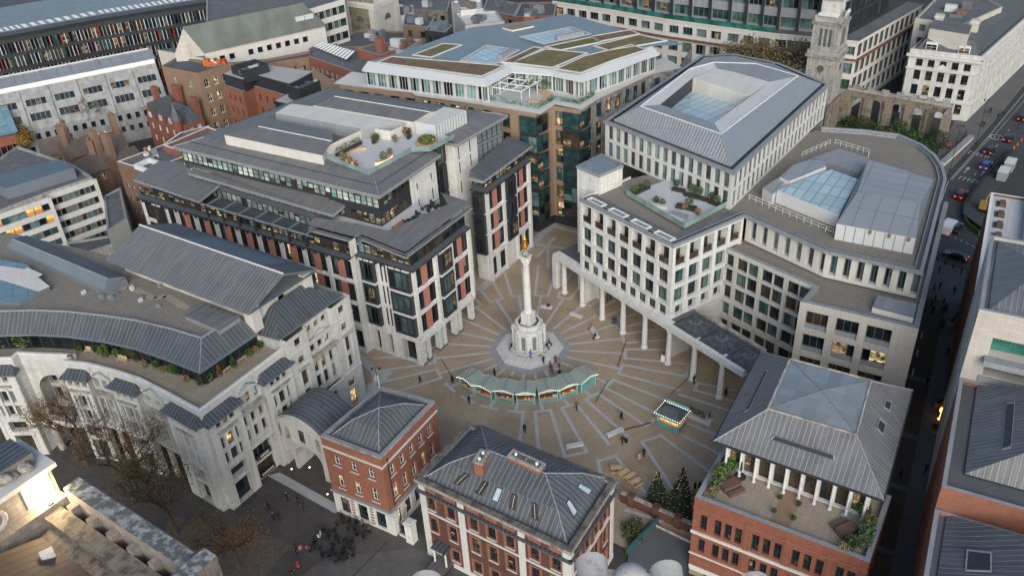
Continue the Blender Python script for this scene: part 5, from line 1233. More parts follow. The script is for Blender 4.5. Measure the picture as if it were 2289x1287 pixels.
b.part('planting', mb, kind='stuff')
mb = MB(); N2 = (N + n1) / 2; mb.prism([TW + (du + qv) * 1.4, N + (-qv + du) * 1.4, n1 + (-qv - du) * 1.4, n1 - du * 6 - qv * 1.4], 0, 27.25, 'stone_clean')
b.part('rear_wall', mb)
b.sub = True; b.cap = 95; b.done(); LSE = dict(G=G, gz=gz, inn=(inn0, inn1, inn3, inn4), q=q, d=d, k0=k0)
a, c1, c2 = W2(1296, 444, 21.8), W2(1506, 549, 21.8), W2(1664, 481, 21.8)
s = [W2(1619, 553, 17), W2(1818, 640, 17), W2(1789, 674, 17), W2(2054, 735, 17)]
b = Bld('white_grid_office', 'broad white stone office with a grid of deep windows and a domed arcade', 'building', (c1 + c2) / 2 + Vector((8, 12)))
d1, d2 = (c1 - a).normalized(), (c2 - c1).normalized(); L1, L2 = (c1 - a).length, (c2 - c1).length
RD, RC, RB, RA = (17.7, 21.0), (14.2, 16.9), (10.8, 13.5), (8.3, 10.2)
mb = MB(); st = 'stone_clean'
b.fac(mb, a, c1, 7.9, 10.4, (9, 1.65, .3, .6, 1), [RA], 'wc', st, .5); b.fac(mb, a, c1, 10.4, 17.2, (7, 2.15, .2, .5, 1), [RB, RC], 'wc', st, .55); b.fac(mb, a, c1, 17.2, 21.8, (7, 2.25, .2, .5, 1), [RD], 'wctop', st, 1.4)
b.fac(mb, c1, c2, 7.9, 10.4, (5, 1.6, .5, .5, 1), [RA], 'wc', st, .7); b.fac(mb, c1, c2, 10.4, 17.2, (5, 2.1, .3, .3, 1), [RB, RC], 'wc', st, .55); b.fac(mb, c1, c2, 17.2, 21.8, (5, 2.2, .2, .2, 1), [RD], 'wctop', st, 1.4)
an0 = a - d1 * .0 + Vector((-d1.y, d1.x)) * 12
b.wall(mb, an0, a, 0, 21.8, st); b.part('tower_wall', mb)
mb = MB(); bal = []
for i in range(7):
    stp = (L1 - .7) / 7; u = .2 + stp * (i + .5) - 1.1; Tt = xf(a, d1); mb.face([Tt(u, -.25, 17.75), Tt(u + 2.2, -.25, 17.75), Tt(u + 2.2, -.25, 18.9), Tt(u, -.25, 18.9)], 'g_brown')
for i in range(5):
    stp = (L2 - .4) / 5; u = .2 + stp * (i + .5) - 1.05; Tt = xf(c1, d2); mb.face([Tt(u, -.25, 17.75), Tt(u + 2.1, -.25, 17.75), Tt(u + 2.1, -.25, 18.9), Tt(u, -.25, 18.9)], 'g_brown')
b.part('balcony_glass', mb, kind='stuff')
ds1 = (s[1] - s[0]).normalized(); mb = MB()
Ls = (s[1] - s[0]).length; sB = s[0] - ds1 * 2
b.fac(mb, s[0], s[1], 0, 17, [(Ls * (i + .5) / 7 - 1.0 + (.12 if i % 2 else -.12), Ls * (i + .5) / 7 + 1.0 + (.15 if i % 2 else -.15)) for i in range(7)], [(.6, 3.6), (4.5, 7.0), (7.8, 10.4), (10.9, 13.5), (13.9, 16.4)], 'wc', 'stone_pale', .55)
b.wall(mb, s[1], s[2], 0, 17, 'stone_pale'); b.wall(mb, c1, c2, 0, 7.9, 'stone_pale')
Lf = (s[3] - s[2]).length; fc = [(Lf * u0, Lf * u1) for u0, u1 in ((.065, .26), (.33, .525), (.59, .80))]
b.fac(mb, s[2], s[3], 0, 17, fc, [(.3, 3.4), (4.2, 7.5), (8.4, 11.6), (12.5, 15.7)], 'wcbig', 'stone_warm', .6)
for u0, u1 in fc:
    for z in (4.2, 8.4, 12.5): Tt = xf(s[2], (s[3] - s[2]).normalized()); bars(mb, Tt, u0, u1, -.35, z, z + .8, 'edge_grey', -.6)
eE = (W2(2115, 400, 21.8) - W2(2062, 609, 21.8)).normalized(); sE = s[3] + eE * 40
b.wall(mb, s[3], sE, 0, 17, 'stone_warm'); b.part('wing_wall', mb)
un = [c2, W2(1845, 561, 21.8), W2(2062, 609, 21.8)]; ub = [W2(2062, 609, 21.8), W2(2115, 400, 21.8), W2(2108, 372, 21.8), W2(2090, 345, 21.8), W2(2060, 322, 21.8), W2(2010, 300, 21.8), W2(1930, 290, 21.8), W2(1836, 284, 21.8)]
mb = MB()
for p, z, k in ((un[0], un[1], 7), (un[1], un[2], 7)):
    di = (z - p).normalized(); nn = Vector((di.y, -di.x)); p, z = p - nn * .7, z - nn * .7; L = (z - p).length
    cc = [(L * i / k + .85, L * (i + 1) / k - .08) for i in range(k)]
    b.fac(mb, p, z, 16.9, 21.4, cc, [(17.5, 20.9)], 'wcslot', 'render_white', .8)
for i in range(len(ub) - 1): b.wall(mb, ub[i], ub[i + 1], 0, 21.5, 'stone_warm')
b.part('upper_wall', mb)
EWv = Vector((-3, -3.2)) * -1; EWv = -EWv
mb = MB(); mb.face([V3(p, 16.6) for p in (s[0], s[1], s[2], s[3], sE, un[2] + eE * 5 - EWv, un[1] - EWv, c2 - EWv)], 'gravel_roof')
for P2 in ([s[0], s[1], s[2], s[3], sE],): mb.strip(P2, [(-.02, 16.2), (-.02, 17.02), (-.75, 17.02), (-.75, 16.6)], ['stone_warm', 'edge_grey', 'edge_grey'])
b.part('ledge_roof', mb)
skl = [W2(1950, 688, 17.4), W2(2042, 712, 17.4), W2(2048, 682, 17.9), W2(1962, 662, 17.9)]
mb = MB(); mb.prism(skl, 16.6, 17.5, 'render_white'); mb.face([V3(skl[0], 17.55), V3(skl[1], 17.55), V3(skl[2], 18.1), V3(skl[3], 18.1)], 'glass_roof_grey'); mb.face([V3(skl[1], 17.5), V3(skl[2], 17.5), V3(skl[2], 18.1), V3(skl[1], 17.55)], 'render_white'); b.part('roof_light', mb)
rp = [c1, c2] + un[1:] + ub[1:] + [an0, a]
mb = MB(); mb.face([V3(p, 21.3) for p in rp], 'gravel_roof')
outer = [a, c1, c2, un[1], un[2]] + ub[1:]
mb.strip(outer, [(.1, 21.35), (.1, 21.85), (-.4, 21.85), (-.5, 21.6), (-1.0, 21.6), (-1.0, 21.75), (-1.15, 21.75), (-1.15, 21.3)], ['edge_grey', 'edge_grey', 'edge_grey', 'felt', 'edge_grey', 'edge_grey', 'edge_grey'])
tz = 21.62; mb.face([V3(p, tz - .02) for p in (a, c1, c2, c2 + Vector((-d2.y, d2.x)) * 2.6, c1 + Vector((-d2.y, d2.x)) * 2.6 - d2 * -.0 + Vector((-d1.y, d1.x)) * 2.9, a + Vector((-d1.y, d1.x)) * 2.9)], 'felt_grey')
for i in range(4):
    for u0, u1 in ((.9 + i * 5.1, 4.6 + i * 5.1),):
        Tt = xf(a, d1); o = [Tt(u0, -.7, tz), Tt(u1, -.7, tz), Tt(u1, -1.9, tz), Tt(u0, -1.9, tz)]; ct = sum(o, Vector()) / 4; ii = [ct + (p - ct) * .82 for p in o]
        for k in range(4): j = (k + 1) % 4; mb.face([o[k] + Vector((0, 0, .2)), o[j] + Vector((0, 0, .2)), ii[j] + Vector((0, 0, .2)), ii[k] + Vector((0, 0, .2))], 'white_metal'); mb.face([o[k], o[j], o[j] + Vector((0, 0, .2)), o[k] + Vector((0, 0, .2))], 'white_metal'); mb.face([ii[k] + Vector((0, 0, .02)), ii[j] + Vector((0, 0, .02)), ii[j] + Vector((0, 0, .2)), ii[k] + Vector((0, 0, .2))], 'white_metal')
        mb.face([p + Vector((0, 0, .02)) for p in ii], 'edge_grey')
b.part('main_roof', mb)
tp = [W2(1400, 432, 22), W2(1530, 508, 22), W2(1625, 458, 22), W2(1500, 395, 22)]
mb = MB(rot=math.atan2(d1.y, d1.x)); mb.face([V3(p, 21.72) for p in tp], 'terrace_white')
for i in (0, 1): mb.face([V3(tp[i], 21.72), V3(tp[i + 1], 21.72), V3(tp[i + 1], 22.7), V3(tp[i], 22.7)], 'g_rail')
b.part('roof_terrace', mb)
for pa, pz, wd, hh, m in (((1412, 438), (1450, 420), .8, .5, 'pot_dark'), ((1450, 460), (1492, 466), .9, .45, 'stone_plain'), ((1503, 424), (1530, 430), .8, .5, 'pot_dark'), ((1530, 436), (1582, 450), .8, .5, 'pot_dark'), ((1584, 452), (1612, 462), .8, .5, 'pot_dark'), ((1512, 462), (1556, 470), 1.2, .5, 'pot_dark'), ((1502, 478), (1536, 488), .9, .5, 'edge_grey'), ((1496, 484), (1524, 497), .6, .45, 'stone_plain')):
    p, z = W2(*pa, 21.75), W2(*pz, 21.75); mb = MB(); mb.box((p + z) / 2, math.atan2(*(z - p).yx), (z - p).length, wd, 21.73, 21.73 + hh, m, 'soil' if m == 'pot_dark' else m); b.part('planter_box', mb)
sx = [W2(1290, 372, 25), W2(1340, 392, 25), W2(1392, 370, 25), W2(1345, 345, 25)]
mb = MB(); mb.prism(sx, 0, 25, 'stone_clean', 'roof_blue'); mb.strip(sx, [(.03, 24.6), (.12, 24.6), (.12, 25.1), (-.3, 25.1)], 'edge_grey', True); b.part('stair_box', mb)
kr = [W2(1353, 272, 28), W2(1640, 386, 28), W2(1852, 190, 28)]
dk1, dk2 = (kr[1] - kr[0]).normalized(), (kr[2] - kr[1]).normalized(); M1, M2 = (kr[1] - kr[0]).length, (kr[2] - kr[1]).length
kN = kr[0] + (kr[2] - kr[1]); mb = MB()
b.fac(mb, kr[0], kr[1], 21.3, 28, (15, 1.2, .4, .4, 1), [(21.6, 24.4), (24.9, 27.6)], 'wcslot', 'stone_plain', .3); b.fac(mb, kr[1], kr[2], 21.3, 28, (22, 1.35, .4, .4, 1), [(21.6, 24.4), (24.9, 27.6)], 'wcslot', 'stone_plain', .2)
cv = [kr[2], lerp(kr[2], kN, .45) + dk2 * 3.2, lerp(kr[2], kN, .8) + dk2 * 1.5, kN - dk2 * 4 , kr[0]]
for i in range(4): b.wall(mb, cv[i], cv[i + 1], 0, 28, 'stone_plain')
b.part('crown_wall', mb)
mb = MB(); rg = [kr[0], kr[1]] + cv[:-1]; rin = inset(rg, 1.2)
mb.strip(rg, [(.05, 27.6), (.3, 27.7), (.3, 28.1), (-.5, 28.1), (-.5, 27.9), (-1.3, 27.9), (-1.3, 28.2)], ['edge_grey', 'edge_grey', 'edge_grey', 'dark_metal', 'dark_metal', 'edge_grey'], True)
rt = [W2(1432, 238, 31.6), W2(1612, 300, 31.6), W2(1784, 170, 31.6)] + [W2(x, y, 31.6) for x, y in ((1690, 143), (1596, 140), (1541, 155))]
mats = ['zinc_silver', 'silver_fine', 'silver_fine', 'zinc_silver', 'zinc_silver', 'silver_fine']
m6 = len(rin); RT = rt
for i in range(m6):
    j = (i + 1) % m6; mb.face([V3(rin[i], 28.15), V3(rin[j], 28.15), V3(RT[j], 31.6), V3(RT[i], 31.6)], mats[i])
ih = [W2(1476, 234, 31.5), W2(1597, 275, 31.5), W2(1722, 183, 31.5), W2(1640, 160, 31.5), W2(1601, 152.6, 31.5), W2(1549, 174, 31.5)]
rm = ['lead_light', 'silver_fine', 'lead_light', 'lead_light', 'lead_light', 'silver_fine']
for i in range(m6):
    j = (i + 1) % m6; mb.face([V3(RT[i], 31.6), V3(RT[j], 31.6), V3(ih[j], 31.5), V3(ih[i], 31.5)], ['edge_grey', 'stone_plain', 'edge_grey', 'edge_grey', 'stone_plain', 'stone_plain'][i])
for i in range(m6): mb.tube(V3(rin[i], 28.2), V3(RT[i], 31.63), .09, .09, 5, 'edge_grey'); mb.tube(V3(RT[i], 31.63), V3(RT[(i + 1) % m6], 31.63), .09, .09, 5, 'white_metal')
b.part('crown_roof', mb)
mb = MB()
wf = [ih[5], W2(1677, 214, 31.5)]
mb.face([V3(p, 31.46) for p in (wf[0], wf[1], ih[2], ih[3], ih[4])], 'render_white'); b.wall(mb, wf[0], wf[1], 28.2, 31.46, 'render_white'); b.part('plant_box', mb)
mb = MB(rot=math.atan2(dk1.y, dk1.x)); mb.face([V3(p, 28.9) for p in (ih[0], ih[1], wf[1], wf[0])], 'glass_roof')
for p, z in ((ih[0], ih[1]), (ih[1], wf[1]), (wf[0], ih[0])): b.wall(mb, p, z, 28.9, 31.5, 'alu' if p != wf[0] else 'dark_metal')
b.part('court_glass', mb)
mb = MB(rot=math.radians(-35)); gl = [W2(1737, 425, 23.6), W2(1868, 488, 23.6), W2(1918, 400, 24.6), W2(1860, 380, 24.6)]
gl = [W2(1737, 425, 23.6), W2(1876, 480, 23.6), W2(1918, 401, 23.6), W2(1858, 379, 23.6)]
mb.prism(gl, 21.3, 23.6, 'alu_white'); mb.face([V3(p, 23.62) for p in gl], 'glass_roof'); b.part('roof_light', mb)
mb = MB(rot=math.atan2(eE.y, eE.x)); pr = [W2(1870, 500, 24), W2(2048, 533, 24), W2(2058, 452, 25.6), W2(1918, 425, 25.6), W2(2088, 398, 24.8), W2(1942, 352, 24.8)]
mb.face([V3(pr[0], 24), V3(pr[1], 24), V3(pr[2], 25.3), V3(pr[3], 25.3)], 'alu'); mb.face([V3(pr[3], 25.3), V3(pr[2], 25.3), V3(pr[4], 24.5), V3(pr[5], 24.5)], 'alu')
b.wall(mb, pr[0], pr[1], 21.3, 24, 'alu_white'); mb.face([V3(pr[1], 21.3), V3(pr[1], 24), V3(pr[2], 25.3), V3(pr[4], 24.5), V3(pr[4], 21.3)], 'edge_blue'); mb.face([V3(pr[0], 21.3), V3(pr[0], 24), V3(pr[3], 25.3), V3(pr[5], 24.5), V3(pr[5], 21.3)], 'edge_grey')
T9 = xf(pr[0], (pr[1] - pr[0]).normalized()); L9 = (pr[1] - pr[0]).length
for i in range(9): bars(mb, T9, L9 * i / 8 - .05 if i else 0, L9 * i / 8 + .05, .05, 21.3, 23.9, 'grey_metal')
for u in (.44, .68, .92): p = T9(L9 * u, .25, 23.5); mb.tube(p, p + Vector((0, 0, .5)), .22, .22, 8, 'wood')
b.part('panel_roof', mb)
mb = MB(); p5 = [W2(1705, 420, 23.3), W2(1727, 435, 23.3), W2(1760, 404, 23.3), W2(1742, 395, 23.3)]; mb.prism(p5, 21.3, 23.3, 'alu_white', 'alu'); p6 = [W2(1743, 396, 23.8), W2(1765, 405, 23.8), W2(1847, 372, 23.8), W2(1845, 362, 23.8), W2(1814, 355, 23.8), W2(1770, 370, 23.8)]; mb.prism(p6, 21.3, 23.8, 'alu_white', 'alu')
p7 = [W2(1815, 352, 22.6), W2(1922, 388, 22.6), W2(1942, 352, 22.6), W2(1876, 333, 22.6)]; mb.prism(p7, 21.3, 22.6, 'edge_grey', 'edge_grey'); b.part('plant_casing', mb)
mb = MB()
def rail(mb, pts, z, h=1.0, mat='white_metal', n=6):
    for i in range(len(pts) - 1):
        A0, B0 = pts[i], pts[i + 1]
        for k in (h, h * .5): mb.tube(V3(A0, z + k), V3(B0, z + k), .035, .035, 4, mat)
        for j in range(n + 1): p = lerp(A0, B0, j / n); mb.tube(V3(p, z), V3(p, z + h), .035, .035, 4, mat)
rail(mb, [W2(1674, 447, 21.4), W2(1862, 525, 21.4)], 21.4, n=12); rail(mb, [W2(1792, 352, 21.4), W2(1855, 324, 21.4)], 21.4); rail(mb, [W2(1866, 323, 21.4), W2(1942, 346, 21.4), W2(1940, 355, 21.4)], 21.4)
b.part('roof_rail', mb, kind='stuff')
en0, en1 = W2(1238, 566, 8.1), W2(1662, 830, 8.1); da = (en1 - en0).normalized(); na = Vector((-da.y, da.x)); Ta = xf(en0, da); LA = (en1 - en0).length
mb = MB(); mb.para(V3(en0, 6.9), V3(da * LA, 0), V3(na * 1.3, 0), (0, 0, 1.2), 'stone_clean'); bars(mb, Ta, -.1, LA, .15, 7.7, 8.12, 'stone_clean'); bars(mb, Ta, 0, LA, .06, 7.2, 7.3, 'stone_plain')
mb.face([V3(en0 + na * 1.3, 7.0), V3(en0 + na * 7, 7.0), V3(en0 + da * 22 + na * 7, 7.0), V3(en0 + da * 22 + na * 1.3, 7.0)], 'stone_plain'); b.part('entablature', mb)
for x, y in ((1262, 654), (1302, 682), (1346, 712), (1392, 743), (1440, 776), (1493, 812), (1548, 848), (1608, 888)):
    mb = MB(); mb.lathe(W(x, y), [(.62, .012), (.62, .3), (.5, .4), (.49, 2.5), (.42, 6.3), (.5, 6.45), (.56, 6.6), (.56, 6.9)], 14, 'stone_clean'); smooth(b.part('column', mb))
mb = MB(); pq = W2(1247, 640); mb.box(pq, math.atan2(da.y, da.x), 1.1, 1.6, .012, 6.9, 'stone_clean'); b.part('end_pier', mb)
mb = MB(); iw0, iw1 = en0 + na * 6.2, en1 + na * 6.2
b.fac(mb, iw0, iw1, 0, 7, (10, 3.0, .5, .5, 1), [(.4, 3.6)], 'shop', 'brown_stone', .3, name='shop_window'); b.part('arcade_wall', mb)
mb = MB(); mb.face([V3(p, 8.0) for p in (en0 + na * .5, en0 + da * 24 + na * .5, en0 + da * 24 + na * 2.2, en0 + na * 8)], 'felt'); mb.face([V3(p, 7.96) for p in (c1, W2(1495, 722, 8), W2(1560, 698, 8), lerp(c1, c2, .35))], 'felt_grey'); mb.face([V3(p, 8.0) for p in (W2(1495, 722, 8), en1 + na * .4, W2(1708, 787, 8), W2(1560, 698, 8))], 'felt')
mb.para(V3(W2(1562, 699, 8.2), 7.9), V3(W2(1708, 786, 8.2) - W2(1562, 699, 8.2), 0), V3(na * .6, 0), (0, 0, .5), 'stone_dirty'); b.part('arcade_roof', mb)
for i, (x, y) in enumerate(((1555, 722), (1614, 757), (1676, 796))):
    o = W2(x, y, 8.5); mb = MB(); hs = 2.55
    for k in range(24):
        t0, t1 = 2 * math.pi * k / 24, 2 * math.pi * (k + 1) / 24
        def sq(t, s): cx, sy = math.cos(t), math.sin(t); m0 = max(abs(cx), abs(sy)); m2 = lerp(1, m0, s); return o + (da * cx + na * sy) * (hs / m2)
        def pt(t, r): p = o + (sq(t, 1) - o) * r if r > .99 else lerp(o + (da * math.cos(t) + na * math.sin(t)) * hs * r, o + (sq(t, 1) - o) * r, r * r); return V3(p, 8.1 + .75 * (1 - r * r))
        for r0, r1 in ((.2, .5), (.5, .8), (.8, 1.0)): mb.face([pt(t0, r0), pt(t1, r0), pt(t1, r1), pt(t0, r1)], 'lead_dark', [(k, 0), (k, 0), (k, 1), (k, 1)])
        mb.tube(pt(t0, .22) + Vector((0, 0, .02)), pt(t0, .8) + Vector((0, 0, .02)), .035, .02, 4, 'edge_grey', False)
    mb.lathe(V3(o, 8.8), [(.62, 0), (.6, .18), (.5, .2), (.1, .22), (0, .3)], 14, 'lead_dark'); b.part('arcade_dome', mb)
b.sub = True; b.cap = 95; b.done(); WC = dict(tp=tp)
Fc = W2(445, 920, 17.6); P0 = W2(140, 808, 17.6)
b = Bld('curved_stone_building', 'curved cream stone building with lead roofs and a planted terrace, left of the stone gate', 'building', Fc + Vector((-8, 12)))
path = [W2(x, y, 17.6) for x, y in ((140, 808), (192, 814), (248, 828), (305, 846), (372, 880), (445, 920))]
de = (W2(798, 885) - W2(505, 1138)).normalized(); ST = 'stone_white'
mbw, mbt, mbr, mbp = MB(), MB(), MB(), MB()
def pav(p, z, top=True, wk='jux', H=17.6):
    L = (z - p).length; di = (z - p).normalized(); T = xf(p, di); o = .9
    T2 = lambda u, oo, zz: T(u, oo + o, zz)
    pp, zz = T(0, o, 0).xy, T(L, o, 0).xy; m = L / 2
    b.fac(mbw, pp, zz, 0, 7.2, [(m - 1.35, m + 1.35)], [(.02, 3.9), (4.7, 6.6)], lambda ci, ri: 'screen', ST, .9)
    b.fac(mbw, pp, zz, 7.2, 13.2, [(m - 1.5, m - .95), (m - .6, m + .6), (m + .95, m + 1.5)], [(7.7, 9.7), (10.3, 12.4)], wk, ST, .35, 'stone_plain')
    b.fac(mbw, pp, zz, 13.2, 15.6, [(m + k * 1.15 - .38, m + k * 1.15 + .38) for k in (-1, 0, 1)], [(14.1, 15.1)], wk, ST, .25)
    for u in (0, L): mbw.face([T(u, 0, 0), T(u, o, 0), T(u, o, 15.6), T(u, 0, 15.6)], ST)
    bars(mbt, T2, m - 1.7, m + 1.7, .35, 13.2, 13.45, 'stone_dirty'); bars(mbt, T2, m - 1.6, m + 1.6, .25, 7.3, 7.55, 'stone_plain')
    for u in (m - .78, m + .78): bars(mbt, T2, u - .16, u + .16, .16, 7.55, 12.9, 'stone_plain')
    for u in (.35, L - .35): bars(mbt, T2, u - .28, u + .28, .1, .4, 13.1, 'stone_plain')
    bars(mbt, T2, 0, L, .12, 13.55, 13.7, 'stone_plain')
    e = [T2(-.45, .55, 15.6), T2(L + .45, .55, 15.6), T2(L - .6, -1.1, 16.7), T2(.6, -1.1, 16.7)]
    mbr.face(e, 'lead_dark'); mbr.face([e[1], T2(L + .45, -1.1, 15.6), e[2]], 'lead_dark'); mbr.face([T2(-.45, -1.1, 15.6), e[0], e[3]], 'lead_dark'); mbr.face([p2 - Vector((0, 0, .2)) for p2 in (e[0], e[1], T2(L + .45, -1.1, 15.6), T2(-.45, -1.1, 15.6))], 'stone_plain')
    mbr.face([e[0], e[1], e[1] - Vector((0, 0, .2)), e[0] - Vector((0, 0, .2))], 'edge_blue')
    mbw.face([T(0, 0, 15.4), T(L, 0, 15.4), T(L, 0, H), T(0, 0, H)], ST)
def bay(p, z, wk='jux', n=3, H=17.6, open_=True):
    L = (z - p).length; di = (z - p).normalized(); T = xf(p, di); w = min(1.15, L / n * .55)
    cc = [(L * (i + .5) / n - w / 2, L * (i + .5) / n + w / 2) for i in range(n)]
    b.fac(mbw, p, z, 6.6, H, cc, [(7.6, 9.6), (10.3, 12.4), (13.7, 15.4)], wk, ST, .4, 'stone_plain')
    for u0, u1 in cc: bars(mbt, T, u0, u1, .06, 9.6, 10.3, 'stone_plain')
    for i in range(n + 1): u = min(L - .2, max(.2, L * i / n)); bars(mbt, T, u - .17, u + .17, .3, 7.2, 12.7, 'stone_plain')
    bars(mbt, T, 0, L, .45, 6.4, 7.1, 'stone_plain'); bars(mbt, T, .1, L - .1, .9, 12.7, 13.3, 'stone_dirty'); bars(mbt, T, 0, L, .2, 15.7, 15.9, 'stone_plain')
    h = L * .22; mbt.face([T(L * .18, .25, 15.9), T(L * .82, .25, 15.9), T(L / 2, .25, 15.9 + h)], ST); bars(mbt, T, L * .15, L * .85, .35, 15.75, 15.95, 'stone_plain')
    for s, (u0, u1) in enumerate(((L * .15, L / 2), (L / 2, L * .85))):
        za, zb = (15.95, 15.95 + h) if s == 0 else (15.95 + h, 15.95); mbr.face([T(u0, .4, za), T(u1, .4, zb), T(u1, 0, zb + .1), T(u0, 0, za + .1)], 'edge_grey')
    for k in range(7): bars(mbt, T, L * .05 + k * .0 + L * .9 * k / 7, L * .05 + L * .9 * k / 7 + .12, .03, 16.5, 17.2, 'stone_dirty') if k in (0, 6) else None
    if open_:
        for u in (L * .25, L * .75): c = T(u, -.4, 0); mbt.tube(c, T(u, -.4, 6.4), .5, .42, 10, 'stone_dirty')
        mbw.face([T(0, -3.5, 0), T(L, -3.5, 0), T(L, -3.5, 6.6), T(0, -3.5, 6.6)], 'stone_dirty'); mbw.face([T(0, 0, 6.5), T(L, 0, 6.5), T(L, -3.5, 6.5), T(0, -3.5, 6.5)], 'stone_dirty')
    else: b.fac(mbw, p, z, 0, 6.6, [(L * .15, L * .85)], [(.02, 2.9), (3.5, 5.9)], lambda ci, ri: 'screen' if ri == 0 else 'wcbig', ST, .3)
for i in range(5): (pav if i % 2 == 0 else bay)(path[i], path[i + 1])
E = lambda u: Fc + de * u
pav(E(.0), E(5.4), wk='juxe'); bay(E(5.4), E(9.8), wk='juxe', open_=False); pav(E(9.8), E(15.1), wk='juxe')
q0, q1, q2, q3 = W2(158, 795, 17.6), W2(40, 790, 17.6), W2(26, 801, 17.6), W2(-60, 803, 17.6)
for p, z in ((q0, P0), (q2, q1)): b.wall(mbw, p, z, 0, 17.6, ST)
Ta = xf(q1, (q0 - q1).normalized()); La = (q0 - q1).length
archwall(mbw, Ta, 0, La, 0, 17.6, La / 2, La * .36, 11.0, 0, ST, 12, 2.2)
b.fac(mbw, Ta(0, -2.2, 0).xy, Ta(La, -2.2, 0).xy, 6, 15, (3, 1.3, .9, .9, 1), [(7.6, 9.8), (10.6, 13)], 'jux', 'stone_warm', .4); mbw.face([Ta(0, .5, 5.4), Ta(La, .5, 5.4), Ta(La, -4, 5.4), Ta(0, -4, 5.4)], 'stone_dirty'); bars(mbt, Ta, -.5, La + .5, 1.2, 5.0, 6.2, 'stone_plain')
for u in (1.2, La - 1.2): mbt.tube(Ta(u, .6, 0), Ta(u, .6, 5.0), .55, .45, 10, 'stone_dirty')
mbw.face([Ta(0, -4, 0), Ta(La, -4, 0), Ta(La, -4, 6), Ta(0, -4, 6)], 'stone_dirty')
pav(q3, q2)
t0, t1 = E(15.2), E(28.4); L = 13.2; T = xf(t0, de); nn = Vector((de.y, -de.x)); t0, t1 = t0 + nn * .9, t1 + nn * .9; T = xf(t0, de)
bk = -nn * 8.5
b.fac(mbw, t0, t0 + de * 3.9, 6.2, 19.2, [(1.35, 2.55)], [(7.2, 9.4), (10.2, 12.8), (14.2, 15.4), (17.3, 18.5)], 'juxe', ST, .3); b.fac(mbw, t0 + de * 9.1, t1, 6.2, 19.2, [(1.4, 2.6)], [(7.2, 9.4), (10.2, 12.8), (14.2, 15.4), (17.3, 18.5)], 'juxe', ST, .3)
r0, r1 = t0 + de * 3.9 - nn * .7, t0 + de * 9.1 - nn * .7
b.fac(mbw, r0, r1, 6.2, 19.2, (3, .95, .3, .3, 1), [(7.2, 9.5), (10.2, 12.8), (14.0, 15.4), (17.6, 18.6)], 'juxe', ST, .3)
for p, z in ((t0 + de * 3.9, r0), (r1, t0 + de * 9.1)): b.wall(mbw, p, z, 0, 19.2, ST)
b.fac(mbw, t0, t1, 0, 6.2, (3, 1.5, .6, .6, 1), [(.02, 3.0), (3.7, 5.3)], lambda ci, ri: 'juxe', ST, .3)
for p, z in ((t1, t1 + bk), (t1 + bk, t0 + bk), (t0 + bk, t0)): b.wall(mbw, p, z, 0, 19.2, ST)
for u in (1.95, 11.3): bars(mbt, T, u - 1.0, u + 1.0, .4, 13.2, 13.5, 'stone_dirty'); bars(mbt, T, u - .9, u - .65, .15, 7, 13, 'stone_plain'); bars(mbt, T, u + .65, u + .9, .15, 7, 13, 'stone_plain')
bars(mbt, T, 3.9, 9.1, .35, 13.0, 13.6, 'stone_dirty'); mbt.face([T(4.1, -.3, 15.9), T(8.9, -.3, 15.9), T(6.5, -.3, 17.2)], 'stone_plain'); bars(mbt, T, 4.1, 8.9, -.1, 15.7, 15.9, 'stone_plain', -.7)
for u in (4.1, 5.6, 7.3, 8.9): bars(mbt, T, u - .14, u + .14, -.3, 6.9, 13, 'stone_plain', -.7)
bars(mbt, T, 0, 13.2, .12, 16.3, 16.5, 'stone_plain'); bars(mbt, T, 0, 13.2, .15, 6.2, 6.6, 'stone_plain')
e = [W2(624, 759, 19.3), W2(767, 658, 19.3), W2(678, 637, 19.3), W2(577, 742, 19.3)]
e[3] = e[0] + (e[2] - e[1]); mid = (e[0] + e[3]) / 2; mid2 = (e[1] + e[2]) / 2
mb = MB(); hip(mb, [e[0], e[1], e[2], e[3]], 19.3, [lerp(mid, mid2, .3), lerp(mid, mid2, .7)], 22.3, 'lead_dark', 'edge_blue'); b.part('tower_roof', mb)
ev = [W2(x, y, 20) for x, y in ((-70, 752), (0, 748), (75, 746), (149, 750), (233, 762), (300, 777), (370, 801), (446, 831))]; uz = 22.2
up = [W2(x, y, uz) for x, y in ((-70, 699), (0, 697), (75, 695), (149, 698), (233, 707), (300, 717), (380, 736), (450, 757))]
ee, ue = W2(577, 742, 20), W2(533, 707, uz)
for i in range(7): mbr.face([V3(ev[i], 20), V3(ev[i + 1], 20), V3(up[i + 1], uz), V3(up[i], uz)], 'lead')
mbr.face([V3(ev[7], 20), V3(ee, 20), V3(ue, uz), V3(up[7], uz)], 'lead'); mbr.tube(V3(ev[7], 20.03), V3(up[7], uz + .03), .09, .09, 5, 'edge_grey')
mbr.strip(ev + [ee], [(-.05, 20.02), (.08, 20.0), (.08, 19.7), (-1.2, 19.7)], ['edge_blue'] * 3); mbr.strip(up + [ue], [(0, uz), (-.2, uz + .15), (-.4, uz - .5)], ['edge_grey'] * 2)
gw = []
for i in range(8):
    a, z = ev[max(0, i - 1)], ev[min(7, i + 1)]; dd = (z - a).normalized(); gw.append(ev[i] + Vector((-dd.y, dd.x)) * .9)
gw[7] = ev[7] + Vector((-.1, 1.2)); 
for i in range(7):
    L = (gw[i + 1] - gw[i]).length; k = max(1, round(L / 1.7)); di = (gw[i + 1] - gw[i]) / L
    for j in range(k): b.win(V3(gw[i] + di * L * j / k, 16.9), di, L / k, 2.9, 'screen', 'glass_screen')
ge = ee + nn * -.9; L = (ge - gw[7]).length; di = (ge - gw[7]) / L
for j in range(6): b.win(V3(gw[7] + di * L * j / 6, 16.9), di, L / 6, 2.9, 'screen', 'glass_screen')
fl = [q3, q2, q1, q0] + path + [E(15.1)]
